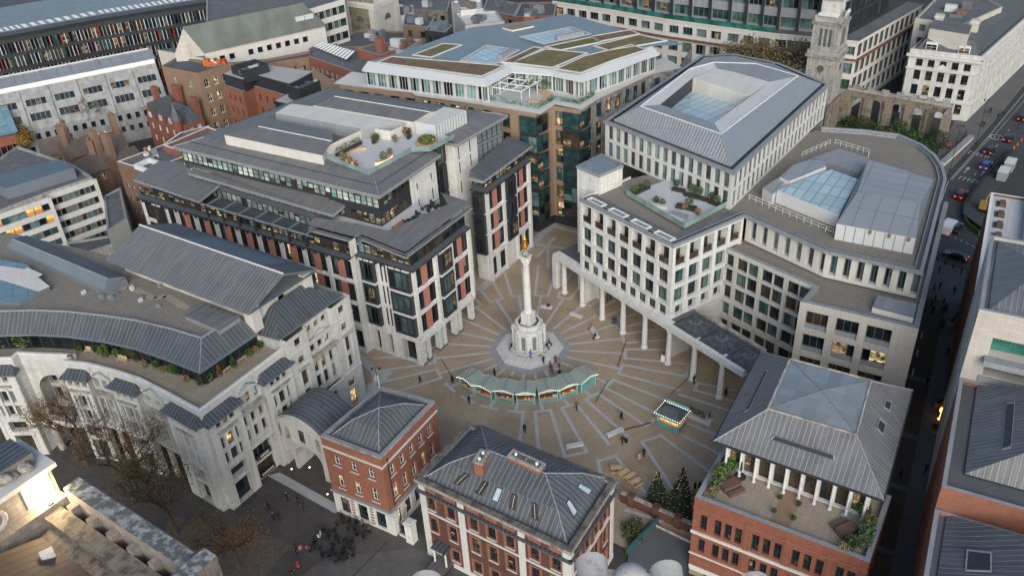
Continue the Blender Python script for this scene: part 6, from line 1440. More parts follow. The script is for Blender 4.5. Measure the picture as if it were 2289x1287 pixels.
mbf = MB(rot=GRID); mbf.face([V3(p, 16.8) for p in fl + [E(15.1) - nn * 12, ev[3] + Vector((0, 8)), ev[0] + Vector((0, 8))]], 'terrace_tan')
mbp.strip(fl, [(.0, 16.6), (.06, 17.6), (.0, 17.72), (-.4, 17.72), (-.4, 16.7)], ['stone_plain', 'stone_clean', 'stone_clean', 'stone_plain'])
b.part('parapet', mbp); b.part('terrace_floor', mbf)
mb = MB(); mb.face([V3(p, 21.6) for p in up + [ue] + [W2(560, 712, 21.6), W2(240, 570, 21.6), W2(20, 520, 21.6), W2(-80, 540, 21.6)]], 'gravel_roof')
for a, z, w in (((165, 600), (235, 660), .9), ((235, 660), (290, 640), .9), ((290, 640), (345, 668), 1.1), ((345, 668), (370, 660), 1.1), ((370, 660), (420, 690), 1.1)): strip2(mb, W2(*a, 21.6), W2(*z, 21.6), w, 21.61, 'terrace_tan')
for i in range(14): p = W2(rr(150, 420), rr(640, 700), 21.6); mb.box(p, GRID, rr(.3, .9), rr(.3, .7), 21.6, 21.6 + rr(.2, .6), random.choice(['edge_grey', 'alu_white', 'edge_blue']))
b.part('gravel_deck', mb)
kA, kB, kC, kD = W2(12, 546, 22.8), W2(232, 645, 22.8), W2(282, 620, 22.8), W2(60, 528, 22.8); rA, rB = W2(28, 534, 24), W2(240, 622, 24)
mb = MB(); mb.face([V3(kA, 22.5), V3(kB, 22.5), V3(rB, 24), V3(rA, 24)], 'edge_blue'); mb.face([V3(rA, 24), V3(rB, 24), V3(kC, 23), V3(kD, 23)], 'lead_dark'); mb.face([V3(kB, 22.5), V3(kC, 23), V3(rB, 24)], 'edge_blue'); b.wall(mb, kA, kB, 21.5, 22.5, 'edge_blue'); b.wall(mb, kB, kC, 21.5, 22.8, 'edge_blue'); mb.tube(V3(rA, 24.02), V3(rB, 24.02), .1, .1, 5, 'edge_grey')
b.part('lead_range', mb)
mb = MB(rot=math.radians(20)); sk = [W2(-60, 668, 22.4), W2(42, 676, 22.4), W2(110, 640, 22.4), W2(60, 590, 22.4), W2(-60, 570, 22.4)]; mb.prism(sk, 21.5, 22.4, 'edge_blue'); mb.face([V3(p, 22.42) for p in sk], 'glass_roof_blue')
mb.face([V3(p, 22.5) for p in (W2(86, 652, 22.5), W2(112, 640, 22.5), W2(60, 602, 22.5), W2(-60, 585, 22.5), W2(-60, 606, 22.5))], 'render_white'); mb.face([V3(p, 22.6) for p in (W2(78, 624, 22.6), W2(96, 613, 22.6), W2(62, 598, 22.6), W2(38, 606, 22.6))], 'render_white'); b.part('rooflight', mb)
gl, gr, gR, gL = W2(237, 580, 24), W2(555, 700, 24), W2(708, 602, 24), W2(380, 498, 24); ra, rb = W2(312, 503, 27), W2(633, 612, 27)
gL = gl + (gR - gr)
mb = MB(); mb.face([V3(gl, 24), V3(gr, 24), V3(rb, 27), V3(ra, 27)], 'lead_light'); mb.face([V3(ra, 27), V3(rb, 27), V3(gR, 24), V3(gL, 24)], 'lead_dark')
f = lambda s, t: lerp(lerp(V3(ra, 27.06), V3(rb, 27.06), s), lerp(V3(gL, 24.06), V3(gR, 24.06), s), t)
mb.face([f(.3, .1), f(.86, .1), f(.86, .78), f(.3, .78)], 'slate_blue')
for p, z0, z, z1 in ((gl, 24, ra, 27), (gr, 24, rb, 27), (rb, 27, gR, 24), (ra, 27, gL, 24)): mb.face([V3(p, z0), V3(z, z1), V3(z, z1 - .35), V3(p, z0 - .35)], 'edge_blue')
mb.face([V3(gl, 24), V3(gr, 24), V3(gr, 23.65), V3(gl, 23.65)], 'edge_blue'); mb.tube(V3(ra, 27.05), V3(rb, 27.05), .16, .16, 5, 'stone_plain'); mb.face([V3(p, 23.7) for p in (gl, gr, gR, gL)], 'edge_blue'); b.part('gable_roof', mb)
wi = inset([gl, gr, gR, gL], 1.5); mb = MB()
L = (wi[1] - wi[0]).length; cc = []
for k in range(6): u = L * (k + .18) / 6; cc += [(u, u + L / 6 * .62)]
b.fac(mb, wi[0], wi[1], 20, 23.9, cc, [(21.9, 23.5)], 'teal', 'render_white', .3); b.fac(mb, wi[1], wi[2], 12, 23.7, [(5, 6.2)], [(20.5, 22.5)], 'screen', 'render_white', .3)
for i in (2, 3): b.wall(mb, wi[i], wi[(i + 1) % 4], 0, 23.9, 'render_white')
mb.face([V3(wi[1], 23.7), V3(wi[2], 23.7), V3(lerp(rb, ra, .05), 26.8)], 'felt'); b.part('hall_wall', mb)
for p in (wi[1], wi[2]):
    mb = MB(); mb.box(p + A * .2, GRID, 1.6, 1.6, 20, 23.9, 'render_white'); b.part('corner_pier', mb)
mb = MB(rot=GRID); pp = [W2(412, 702, 22.6), W2(490, 735, 22.6), W2(535, 706, 22.6), W2(455, 675, 22.6)]; mb.face([V3(p, 22.3) for p in pp], 'zinc_roof'); mb.prism(pp, 21.6, 22.3, 'edge_grey')
for i in range(7): p, z = lerp(pp[0], pp[1], i / 6), lerp(pp[3], pp[2], i / 6); mb.beam(V3(p, 22.5), V3(z, 22.5), .14, .14, 'edge_blue')
b.part('louvre_deck', mb)
mb = MB(); T = xf(E(5.4), de); bars(mb, T, .9, 3.6, .12, 3.5, 4.4, 'dark_metal'); mb.tube(T(1.25, .13, 3.95), T(1.25, .16, 3.95), .2, .2, 10, 'red_paint')
x = 1.6
for w in (.18, .14, .16, .12, .16, .1, .15, .17): bars(mb, T, x, x + w * .8, .15, 3.78, 4.02 if w < .15 else 4.14, 'white_metal'); x += w + .04
b.part('shop_sign', mb); mb = MB(); bars(mb, T, .9, 3.6, .1, .3, 1.1, 'dark_metal')
for k in range(6): bars(mb, T, 1.1 + k * .38, 1.35 + k * .38, .13, .6, .85, 'white_metal')
b.part('window_banner', mb)
b.part('wall', mbw); b.part('stone_trim', mbt, kind='stuff'); b.part('lead_roofs', mbr); b.sub = True; b.cap = 95; b.done(); JX = dict(ev=ev, gw=gw, path=path, E=E)
def rowz(z1, n, h, gap, top=.6): return [(z1 - top - (i + 1) * h - i * gap, z1 - top - i * h - i * gap) for i in range(n)][::-1]
SLB = [W2(x, y, 26) for x, y in ((752, 184), (930, 205), (937, 211), (1065, 228), (1204, 250), (1238, 228), (1297, 240), (1332, 218), (1397, 189), (1453, 163), (1519, 150))]
b = Bld('green_roof_office', 'brown stone office with glowing windows, white glazed top and green planted roofs', 'building', SLB[4] + Vector((3, 14)))
wl = [W2(760, 189, 26), W2(935, 212, 26), W2(1065, 232, 26), W2(1195, 254, 26), W2(1234, 236, 26), W2(1292, 246, 26), W2(1328, 224, 26), W2(1394, 194, 26), W2(1450, 168, 26), W2(1514, 155, 26)]
R8 = rowz(25.6, 6, 3.0, .95)
mb = MB()
spec = [(5, 'ke', 'brown_stone'), (4, 'ke', 'brown_stone'), (3, 'ke', 'brown_stone'), (1, 'ke', 'brown_stone'), (2, 'ke', 'brown_stone'), (2, 'ke', 'stone_grey'), (3, 'ke', 'stone_grey'), (3, 'ke', 'stone_grey'), (2, 'ke', 'stone_grey')]
for i, (n, k, m) in enumerate(spec):
    p, z = wl[i], wl[i + 1]; L = (z - p).length; w = L / n * (.62 if i != 2 else .42)
    b.fac(mb, p, z, 2, 26, (n, w, .2, .2, 1), R8[1:] if i < 3 else R8, k, m, .35); b.wall(mb, p, z, 0, 2, 'dark_metal')
b.wall(mb, wl[-1], wl[-1] + Vector((6, 14)), 0, 26, 'stone_grey'); b.wall(mb, wl[0] + Vector((-8, 12)), wl[0], 0, 26, 'brown_stone'); b.part('wall', mb)
for ci in (3, 5):                                            # glazed corner bays
    p = wl[ci]; da, db = (wl[ci] - wl[ci - 1]).normalized(), (wl[ci + 1] - wl[ci]).normalized(); na = Vector((da.y, -da.x))
    for z0, z1 in [(2.6, 5.6)] + R8[1:]:
        mb = MB(); bars(mb, xf(p, da), -3.0, .7, .7, z0 - .5, z0, 'dark_metal'); b.part('bay', mb)
        b.win(V3(p - da * 3 + na * .7, z0), da, 3.7, z1 - z0 + .4, 'ke'); b.win(V3(p + da * .7 + na * .7, z0), db, 3.2, z1 - z0 + .4, 'ke')
mb = MB(); mb.strip(SLB, [(-.3, 25.5), (.5, 25.6), (.9, 25.9), (1.0, 26.15), (-6, 26.15)], ['stone_plain', 'edge_grey', 'stone_plain', 'render_white']); b.part('ledge', mb)
EV = [W2(x, y, 30) for x, y in ((809, 157), (1086, 192), (1145, 161), (1232, 168), (1301, 182), (1390, 152), (1440, 132), (1475, 121))]
mb = MB(); gi = []
for i in range(7):
    p, z = EV[i], EV[i + 1]; di = (z - p).normalized(); nn = Vector((di.y, -di.x)); p, z = p - nn * 1.1, z - nn * 1.1; L = (z - p).length; n = max(1, round(L / 2.6))
    for j in range(n): b.win(V3(p + di * (L * j / n + .22), 26.4), di, L / n - .44, 3.2, 'l' if 0 else 'kegl')
    mb.face([V3(p - nn * .1, 26.1), V3(z - nn * .1, 26.1), V3(z - nn * .1, 30), V3(p - nn * .1, 30)], 'render_white')
b.part('top_storey', mb)
inn = []
mb = MB(); P = mb.strip(EV, [(-1.2, 29.6), (0, 29.7), (.1, 30.0), (-2.4, 31.0), (-2.6, 31.0)], ['white_metal', 'white_metal', 'alu_white', 'white_metal']); b.part('white_eave', mb)
top = [V3(P[i][4].xy, 30.95) for i in range(8)]
bkp = [W2(x, y, 31) for x, y in ((1535, 100), (1390, 65), (1268, 31), (1170, 48), (1050, 62), (960, 95), (880, 122))]
mb = MB(); mb.face(top + [V3(p, 30.95) for p in bkp], 'roof_blue'); b.part('roof', mb)
zz = lambda l: [W2(750 + x / 2.86, y / 2.86, 31.1) for x, y in l]
for poly, m in (([(262, 402), (935, 492), (1085, 422), (358, 362)], 'sedum_brown'), ([(505, 352), (690, 282), (798, 290), (610, 366)], 'sedum'), ([(1135, 402), (1345, 318), (1600, 342), (1385, 432)], 'sedum'), ([(1420, 442), (1600, 360), (1890, 290), (1980, 320), (1760, 390), (1568, 465)], 'sedum'), ([(1660, 295), (1940, 225), (2105, 262), (1750, 322)], 'sedum'), ([(1350, 302), (1640, 240), (1690, 270), (1440, 320)], 'sedum'), ([(1640, 236), (1880, 195), (1935, 218), (1690, 265)], 'sedum_brown'), ([(1065, 400), (1270, 305), (1320, 312), (1125, 402)], 'sedum_brown')):
    mb = MB(); pp = zz(poly); mb.prism(pp, 30.95, 31.12, 'stone_plain', m); mb.strip(pp, [(0, 31.0), (0, 31.22), (-.3, 31.22), (-.3, 31.0)], 'stone_plain', True); b.part('planted_roof', mb)
for poly in ([(810, 395), (965, 302), (1165, 330), (1020, 415)], [(1190, 245), (1500, 185), (1620, 225), (1330, 285)]):
    mb = MB(rot=math.radians(35)); pp = zz(poly); mb.prism(pp, 30.95, 31.4, 'edge_grey'); qq = inset(pp, .4); mb.face([V3(p, 31.15) for p in qq], 'glass_roof'); mb.strip(pp, [(0, 31.4), (-.4, 31.4), (-.4, 31.15)], ['alu_white', 'alu'], True)
    mb.para(V3(lerp(pp[2], pp[3], .1), 30.9), V3((pp[3] - pp[2]) * .6, 0), V3((pp[1] - pp[2]) * .12, 0), (0, 0, 1.3), 'edge_grey'); b.part('court_roof', mb)
mb = MB(); mb.prism(zz([(1065, 182), (1180, 157), (1270, 172), (1130, 200)]), 30.95, 31.3, 'stone_plain', 'terrace_path'); b.part('roof_hatch', mb)
mb = MB(rot=GRID); tA = [W2(1080, 212, 26.2), W2(1200, 240, 26.2), W2(1236, 220, 26.2), W2(1232, 182, 26.2), W2(1150, 178, 26.2)]; mb.face([V3(p, 26.2) for p in tA], 'terrace_white')
rail_p = [W2(1075, 220, 26.2), W2(1202, 245, 26.2), W2(1238, 224, 26.2), W2(1295, 235, 26.2), W2(1328, 214, 26.2)]
for i in range(4): mb.face([V3(rail_p[i], 26.2), V3(rail_p[i + 1], 26.2), V3(rail_p[i + 1], 27.2), V3(rail_p[i], 27.2)], 'g_rail')
b.part('terrace', mb)
mb = MB()
for i in range(4):
    for k in range(70): p = lerp(rail_p[i], rail_p[i + 1], rnd()) + Vector((rr(-.2, .2), rr(0, .5))); mb.leaves(V3(p, rr(26.5, 27)), .35, .35, .2, 4, .35, ['leaf_green', 'leaf_dark', 'leaf_olive'])
mb.leaves(V3(W2(1196, 190, 28), 28), 3.4, .7, 1.2, 260, .4, ['leaf_dark', 'leaf_green', 'leaf_olive']); b.part('planting', mb, kind='stuff')
mb = MB(); pg = [W2(1100, 196, 28.6), W2(1165, 206, 28.6), W2(1218, 175, 28.6), W2(1150, 166, 28.6)]
for k in range(4):
    t = k / 3
    for (a, z, c, e) in ((0, 1, 3, 2), (0, 3, 1, 2)):
        p, q5 = lerp(pg[a], pg[c] if a == 0 and z == 1 else pg[z], 0), 0
    mb.beam(V3(lerp(pg[0], pg[3], t), 28.8), V3(lerp(pg[1], pg[2], t), 28.8), .16, .18, 'white_metal'); mb.beam(V3(lerp(pg[0], pg[1], t), 28.8), V3(lerp(pg[3], pg[2], t), 28.8), .16, .18, 'white_metal')
    for e, f2 in ((0, 3), (1, 2)): mb.tube(V3(lerp(pg[e], pg[f2], t), 26.2), V3(lerp(pg[e], pg[f2], t), 28.7), .08, .08, 5, 'white_metal')
b.part('pergola', mb)
mb = MB(); sA = [W2(x, y, 26.6) for x, y in ((1182, 226), (1205, 229), (1222, 222), (1228, 212), (1214, 204))]
mb.strip(sA, [(.5, 26.2), (.5, 26.9), (-.3, 26.9), (-.3, 26.6), (-.9, 26.6), (-.9, 26.2)], 'wood_pale'); b.part('curved_sofa', mb)
b.win(V3(W2(1234, 172, 29), 26.4) , (W2(1288, 186, 29) - W2(1234, 172, 29)).normalized(), 5.2, 3.0, 'loglass'); b.cap = 95; b.done()
def block(name, label, pts, z, wall, roof, facs=(), par=.7, z0=0, cat='building', edge='edge_grey', loc=None, group=None):
    """pts: roof corners as (photo point) at height z, counter-clockwise from the left front; facs: (edge, columns, rows, kind)"""
    P = [p if isinstance(p, Vector) else W2(p[0], p[1], z) for p in pts]
    b = Bld(name, label, cat, loc or sum(P, Vector((0, 0))) / len(P), group); mb = MB(); n = len(P); fd = {f[0]: f for f in facs}
    for i in range(n):
        p, q = P[i], P[(i + 1) % n]
        if i in fd:
            f = fd[i]; b.fac(mb, p, q, z0, z, f[1], f[2], f[3], wall, f[4] if len(f) > 4 else .3, sill=f[5] if len(f) > 5 else None)
        else: b.wall(mb, p, q, z0, z, wall)
    b.part('wall', mb); mb = MB(); parapet(mb, P, z - .02, par, .45, wall, edge); mb.face([V3(p, z + .02) for p in inset(P, .4)], roof); b.part('roof', mb)
    return b, P
def fin(b, ps, z0, z1, m='render_white', top='render_white', name='roof_box'):
    mb = MB(); mb.prism(ps, z0, z1, m, top); b.part(name, mb)
b, P = block('hotel_block', 'pale concrete hotel slab with long bands of curtained windows at the left edge', [(-60, 498), (100, 437), (208, 400), (165, 372), (40, 330), (-60, 400)], 13.5, 'concrete', 'felt_grey', [], .5)
di = (P[2] - P[1]).normalized()
for p, q, n in ((P[0], P[1], 9), (P[1] + di * .8, P[2], 8)):
    L = (q - p).length; nn = Vector((di.y, -di.x)); mb = MB()
    for r in range(5):
        z1 = 12.4 - r * 2.65
        for j in range(n): b.win(V3(p + di * (L * j / n) + nn * .05, z1 - 1.5), di, L / n - .1, 1.5, 'hotel')
        T = xf(p, di); bars(mb, T, 0, L, .3, z1, z1 + 1.1, 'stone_plain')
    bars(mb, T, L - .2, L + .5, .55, 0, 13.4, 'stone_plain'); b.part('spandrels', mb, kind='stuff')
pl = [W2(12, 422, 16), W2(165, 375, 16), W2(130, 356, 16), W2(-40, 398, 16)]; mb = MB(rot=math.radians(41)); mb.prism(pl, 13.6, 16, 'edge_blue', 'slate_blue'); b.part('plant_room', mb); b.cap = 80; b.done()
b, P = block('low_annex', 'low flat roofed annex with wet dark roof beside the hotel slab', [(160, 580), (262, 545), (270, 525), (150, 545)], 3.5, 'concrete', 'felt', [], .4); b.done()
b, P = block('white_gable_house', 'plain white rendered house end between the hotel and the striped office', [(240, 520), (285, 490), (270, 420), (232, 440)], 8, 'render_white', 'felt_grey', [], .3); b.done()
b, P = block('flat_roof_block', 'brown brick block with stepped grey flat roofs edged in white', [(262, 366), (330, 386), (440, 345), (470, 285), (405, 300), (365, 328)], 15, 'brick_brown', 'felt_grey', [(0, (5, .8, .6, .6, 1), [(3.6, 4.6), (6.6, 7.6), (9.6, 10.6)], 'sash')], .5, edge='white_metal')
mb = MB(); q = [W2(365, 328, 16.3), W2(405, 342, 16.3), W2(505, 300, 16.3), W2(465, 286, 16.3)]; parapet(mb, q, 15, 1.6, .5, 'brick_orange', 'white_metal'); mb.face([V3(p, 15.9) for p in q], 'felt_grey'); q = [W2(298, 368, 16), W2(340, 384, 16), W2(375, 366, 16), W2(333, 352, 16)]; parapet(mb, q, 15, 1.0, .5, 'white_metal', 'white_metal'); b.part('upper_roofs', mb)
mb = MB()
for i in range(9): p = W2(rr(325, 360), rr(335, 358), 15.5); mb.box(p, rr(0, 3), rr(.6, 1.4), rr(.5, 1), 15, rr(15.6, 16.6), random.choice(['white_metal', 'grey_metal', 'brick_orange', 'stone_plain']))
b.part('roof_plant', mb, kind='stuff'); b.done()
R0, R1 = W2(-40, 182, 19), W2(332, 110, 19); di = (R1 - R0).normalized(); nn = Vector((di.y, -di.x)); L = (R1 - R0).length
b = Bld('sloping_bay_office', 'grey stone office with sloping upper floors, ribbon windows and a pale panelled roof', 'building', (R0 + R1) / 2 + nn * 6)
f0 = R0 + nn * 13; T = xf(f0, di); mb = MB()
b.fac(mb, f0, f0 + di * L, 0, 8.6, (18, 1.05, .6, .6, 1), [(3.0, 4.5), (6.0, 7.6)], 'small', 'conc_slope', .3); b.wall(mb, f0 + di * L, R1, 0, 8.6, 'conc_slope')
SL = lambda u, t, o=0: T(u, -t * 6.5 + o, 8.6 + 8.4 * (1 - (1 - t) ** 1.25))
N = 6
nb = 6; bw = L / nb
for i in range(nb):
    for k in range(N):
        t0, t1 = k / N, (k + 1) / N
        if k in (1, 3): segs = [(0, .18), (.86, 1)]
        else: segs = [(0, 1)]
        for s0, s1 in segs: mb.face([SL((i + s0) * bw, t0), SL((i + s1) * bw, t0), SL((i + s1) * bw, t1), SL((i + s0) * bw, t1)], 'conc_slope')
    for u in (0,):
        for k in range(N): t0, t1 = k / N, (k + 1) / N; a = [SL(i * bw - .45, t0, .5), SL(i * bw + .45, t0, .5), SL(i * bw + .45, t1, .5), SL(i * bw - .45, t1, .5)]; mb.face(a, 'conc_slope'); mb.face([a[1], SL(i * bw + .45, t0), SL(i * bw + .45, t1), a[2]], 'conc_slope'); mb.face([a[0], SL(i * bw - .45, t0), SL(i * bw - .45, t1), a[3]], 'conc_slope')
for k in range(N): t0, t1 = k / N, (k + 1) / N; mb.face([SL(L, t0), T(L, -13, SL(0, t0).z), T(L, -13, SL(0, t1).z), SL(L, t1)], 'conc_slope')
b.part('wall', mb)
for i in range(nb):
    for k in (1, 3):
        t0, t1 = k / N, (k + 1) / N; mb = MB(); c4 = [SL((i + .18) * bw, t0, -.4), SL((i + .86) * bw, t0, -.4), SL((i + .86) * bw, t1, -.4), SL((i + .18) * bw, t1, -.4)]
        for j in range(4): s0, s1 = j / 4, (j + 1) / 4; mb.face([lerp(c4[0], c4[1], s0), lerp(c4[0], c4[1], s1), lerp(c4[3], c4[2], s1), lerp(c4[3], c4[2], s0)], pick(WK['slope'][4]))
        for j in range(1, 4): mb.tube(lerp(c4[0], c4[1], j / 4), lerp(c4[3], c4[2], j / 4), .07, .07, 4, 'grey_metal')
        o4 = [SL((i + .18) * bw, t0), SL((i + .86) * bw, t0), SL((i + .86) * bw, t1), SL((i + .18) * bw, t1)]
        for j in range(4): mb.face([o4[j], o4[(j + 1) % 4], c4[(j + 1) % 4], c4[j]], 'stone_plain')
        b.part('ribbon_window', mb)
mb = MB(rot=math.atan2(di.y, di.x)); mb.face([T(0, -6.5, 17), T(L, -6.5, 17), T(L, -6.6, 18.1), T(0, -6.6, 18.1)], 'white_metal'); mb.face([T(0, -6.6, 18.1), T(L, -6.6, 18.1), T(L, -13, 19), T(0, -13, 19)], 'alu'); mb.face([T(L, -6.5, 17), T(L, -13, 17), T(L, -13, 19), T(L, -6.6, 18.1)], 'conc_slope'); mb.face([T(0, -13, 19), T(L, -13, 19), T(L, -13.1, 0), T(0, -13.1, 0)], 'conc_slope')
for i in range(nb + 1): a, z = T(min(L, i * bw), -6.6, 18.2), T(min(L, i * bw), -13, 19.1); mb.beam(a, z, .9, .2, 'edge_grey')
mb.beam(T(0, -13, 19.3), T(L, -13, 19.3), .4, .3, 'render_white'); b.part('panel_roof', mb); b.done()
FP = [W2(-60, 98, 22), W2(60, 76, 22), W2(230, 45, 22), W2(350, 26, 22), W2(465, 8, 22)]
b = Bld('fin_facade_office', 'dark curved office with rows of red, white and blue upright fins, top left', 'building', FP[2] + Vector((-10, 20)))
mb, mf = MB(), MB(); q0 = FP
for i in range(4):
    p, z = FP[i], FP[i + 1]; L = (z - p).length; di = (z - p) / L; T = xf(p, di); n = round(L / 2.0)
    b.fac(mb, p, z, 0, 22, (n, .86, .1, .1), [(1.8, 4.6), (5.8, 8.6), (9.8, 12.6), (13.8, 16.6), (17.6, 20.4)], 'fins', 'dark_metal', .3)
    for r in ((1.8, 4.6), (5.8, 8.6), (9.8, 12.6), (13.8, 16.6), (17.6, 20.4)):
        for j in range(n * 2): u = L * j / n / 2; bars(mf, T, u, u + .2, .55, r[0], r[1], random.choices(['fin_pale', 'fin_blue', 'fin_pink', 'red_paint', 'dark_metal', 'grey_metal'], [3, 3, 2.5, .9, 2, 3])[0])
b.part('wall', mb); b.part('fins', mf, kind='stuff')
mb = MB(); mb.strip(FP, [(.4, 21.8), (.6, 22.6), (-2.2, 22.9), (-2.2, 22.7), (-6.5, 23.2), (-7, 22.8), (-26, 24)], ['dark_metal', 'lead_dark', 'dark_metal', 'edge_grey', 'edge_grey', 'roof_blue'])
for i in range(4):
    for j in range(9):
        p = lerp(FP[i], FP[i + 1], j / 9); z = lerp(FP[i], FP[i + 1], (j + .55) / 9); di = (z - p).normalized(); nn = Vector((-di.y, di.x)); mb.face([V3(p + nn * 3, 22.98), V3(z + nn * 3, 22.98), V3(z + nn * 6 - di * .8, 23.3), V3(p + nn * 6 - di * .8, 23.3)], 'white_metal')
b.part('roof', mb); b.cap = 60; b.done()
b, P = block('glass_office', 'very dark glass office in the top left corner', [(-60, 58), (92, 25), (120, -10), (-60, -20)], 12, 'dark_metal', 'felt', [(0, (9, .85, 0, 0), [(1, 4), (5, 8), (9, 11.6)], 'fardark')], .4); b.done()
BR = rowz(20, 5, 1.9, 1.8, 1.6)
b, P = block('brown_brick_range', 'tall plain brown brick building with small arched windows beside the red gabled house', [(362, 152), (443, 168), (512, 146), (560, 152), (690, 131), (700, 117), (600, 136), (470, 149), (452, 140), (400, 131)], 20, 'brick_tan', 'felt', [(0, (2, .9, 1, 1, 1), BR, 'sash', .25, 'stone_plain'), (1, (3, 1.2, .4, .4, 1), BR, 'sash', .25, 'stone_plain'), (3, (6, 1.3, .5, .5, 1), BR, 'sash', .25, 'stone_plain')], .5, edge='felt')
mb = MB()
for i in range(16): p = W2(rr(460, 500), rr(133, 143), 20.6); mb.box(p, rr(0, 3), rr(.8, 2), rr(.5, .8), 20, rr(20.6, 21.4), random.choice(['red_paint', 'white_metal', 'white_metal', 'cloth_orange']))
b.part('site_barriers', mb, kind='stuff'); b.done()
b, P = block('long_brick_range', 'long orange brown brick range with many windows and a white ribbed rooflight', [(690, 130), (812, 172), (836, 158), (838, 128), (722, 97), (690, 112)], 20, 'brick_orange', 'felt_grey', [(0, (11, 1.1, .4, .4, 1), BR, 'sash', .25, 'stone_plain')], .4, edge='edge_grey')
q = [W2(700, 100, 21.5), W2(775, 130, 21.5), W2(795, 116, 22.5), W2(722, 94, 22.5)]; mb = MB()
for i in range(11):
    s0, s1 = i / 11, (i + .72) / 11; mb.face([V3(lerp(q[0], q[1], s0), 21), V3(lerp(q[0], q[1], s1), 21), V3(lerp(q[3], q[2], s1), 22.5), V3(lerp(q[3], q[2], s0), 22.5)], 'white_metal'); mb.face([V3(lerp(q[0], q[1], s1), 20.9), V3(lerp(q[0], q[1], (i + 1) / 11), 20.9), V3(lerp(q[3], q[2], (i + 1) / 11), 22.4), V3(lerp(q[3], q[2], s1), 22.4)], 'dark_metal')
b.part('ribbed_rooflight', mb)
b.done()
b, P = block('brick_house', 'square orange brick house with flat grey roof and tall chimney behind the white eaves', [(796, 112), (850, 128), (892, 112), (840, 100)], 22, 'brick_orange', 'felt_grey', [(0, (2, 1.0, .6, .6, 1), [(18, 19.6)], 'sash')], .4); mb = MB(); c = W2(851, 108, 23); mb.box(c, GRID, 2, 1.6, 21, 25.5, 'brick_orange'); b.part('chimney', mb); b.done()
e0, e1 = W2(458, 116, 22), W2(726, 56, 22); g0 = W2(386, 92, 22); k0, k1 = W2(410, 61, 28.5), W2(674, 8, 28.5); di = (e1 - e0).normalized(); L = (e1 - e0).length
b = Bld('great_hall', 'long pale stone hall with a weathered green grey pitched roof and arched windows', 'building', (e0 + e1) / 2 + Vector((-4, 6))); g0 = e0 + (k0 - e0) * 2; g1 = e1 + (k1 - e1) * 2
mb = MB(); b.fac(mb, e0, e1, 0, 22, [(L * (i + .6) / 13 - .7, L * (i + .6) / 13 + .7) for i in (1, 2, 4, 5, 6, 7, 8, 9, 10, 12)], [(14.6, 15.9), (18.6, 20.1)], 'screen', 'render_white', .3, skip=lambda ci, ri: ri == 0 and ci not in (3, 4, 5, 6)); b.wall(mb, g0, e0, 0, 22, 'stone_warm'); b.wall(mb, e1, g1, 0, 22, 'render_white'); mb.face([V3(g0, 22), V3(e0, 22), V3(k0, 28.5)], 'stone_warm'); mb.face([V3(e1, 22), V3(g1, 22), V3(k1, 28.5)], 'render_white'); b.part('wall', mb)
for s in (.46, .54): b.win(V3(lerp(g0, e0, s), 21), (e0 - g0).normalized(), .5, 3.2, 'slot')
mb = MB(); o = Vector((di.y, -di.x)) * .5
mb.face([V3(e0 + o - di * .4, 21.8), V3(e1 + o + di * .3, 21.8), V3(k1 + di * .3, 28.6), V3(k0 - di * .4, 28.6)], 'copper_old'); mb.face([V3(k0, 28.6), V3(k1, 28.6), V3(g1, 21.8), V3(g0, 21.8)], 'copper_old'); b.part('roof', mb)
f = lambda s, t: lerp(lerp(V3(e0, 22.05), V3(e1, 22.05), s), lerp(V3(k0, 28.7), V3(k1, 28.7), s), t)
mb = MB(); mb.face([f(.8, .28), f(.985, .28), f(.985, .66), f(.8, .66)], 'dark_metal'); mb.face([f(.82, 0.01), f(1, 0.01), f(1, .27), f(.82, .27)], 'brown_panel')
for s in (.83, .91): mb.box(f(s + .03, .42).xy, math.atan2(di.y, di.x), 2.4, 1.3, f(0, .4).z - .3, f(0, .4).z + .9, 'alu_white')
b.part('plant_recess', mb); fin(b, [W2(352, 112, 21), W2(455, 130, 21), W2(462, 118, 21), W2(420, 104, 21)], 0, 21, 'stone_warm', 'felt_grey', 'side_block'); b.done()
b, P = block('glass_topped_brick_office', 'orange brick office with an emerald glass top floor and black roof plant', [(500, 192), (543, 208), (567, 195), (700, 235), (760, 200), (640, 165), (560, 152)], 19, 'brick_orange', 'felt_grey', [(0, (3, .8, .8, .8, 1), rowz(19, 4, 1.5, 1.7, 1.4), 'sashd'), (2, (8, .85, .5, .5, 1), rowz(19, 4, 1.5, 1.7, 1.4), 'sashd')], .3)
q = [W2(499, 165, 22), W2(543, 178, 22), W2(566, 166, 22), W2(648, 188, 22), W2(700, 160, 22), W2(560, 140, 22)]
for i, n in ((0, 3), (1, 2), (2, 7)):
    p, z = q[i], q[i + 1]; di = (z - p).normalized(); L = (z - p).length
    for j in range(n): b.win(V3(p + di * L * j / n, 19.3), di, L / n, 2.6, 'teal')
mb = MB(); mb.prism(q, 19, 22, 'dark_metal', 'render_grey'); b.part('glass_storey', mb)
q = [W2(614, 222, 21), W2(655, 232, 21), W2(760, 185, 21), W2(700, 175, 21)]; mb = MB(); mb.prism(q, 17, 20.6, 'dark_metal', 'render_grey'); b.part('terrace_roof', mb); di = (q[1] - q[0]).normalized(); L = (q[1] - q[0]).length
for j in range(4): b.win(V3(q[0] + di * L * j / 4 + Vector((di.y, -di.x)) * .1, 17.8), di, L / 4, 2.5, 'teal')
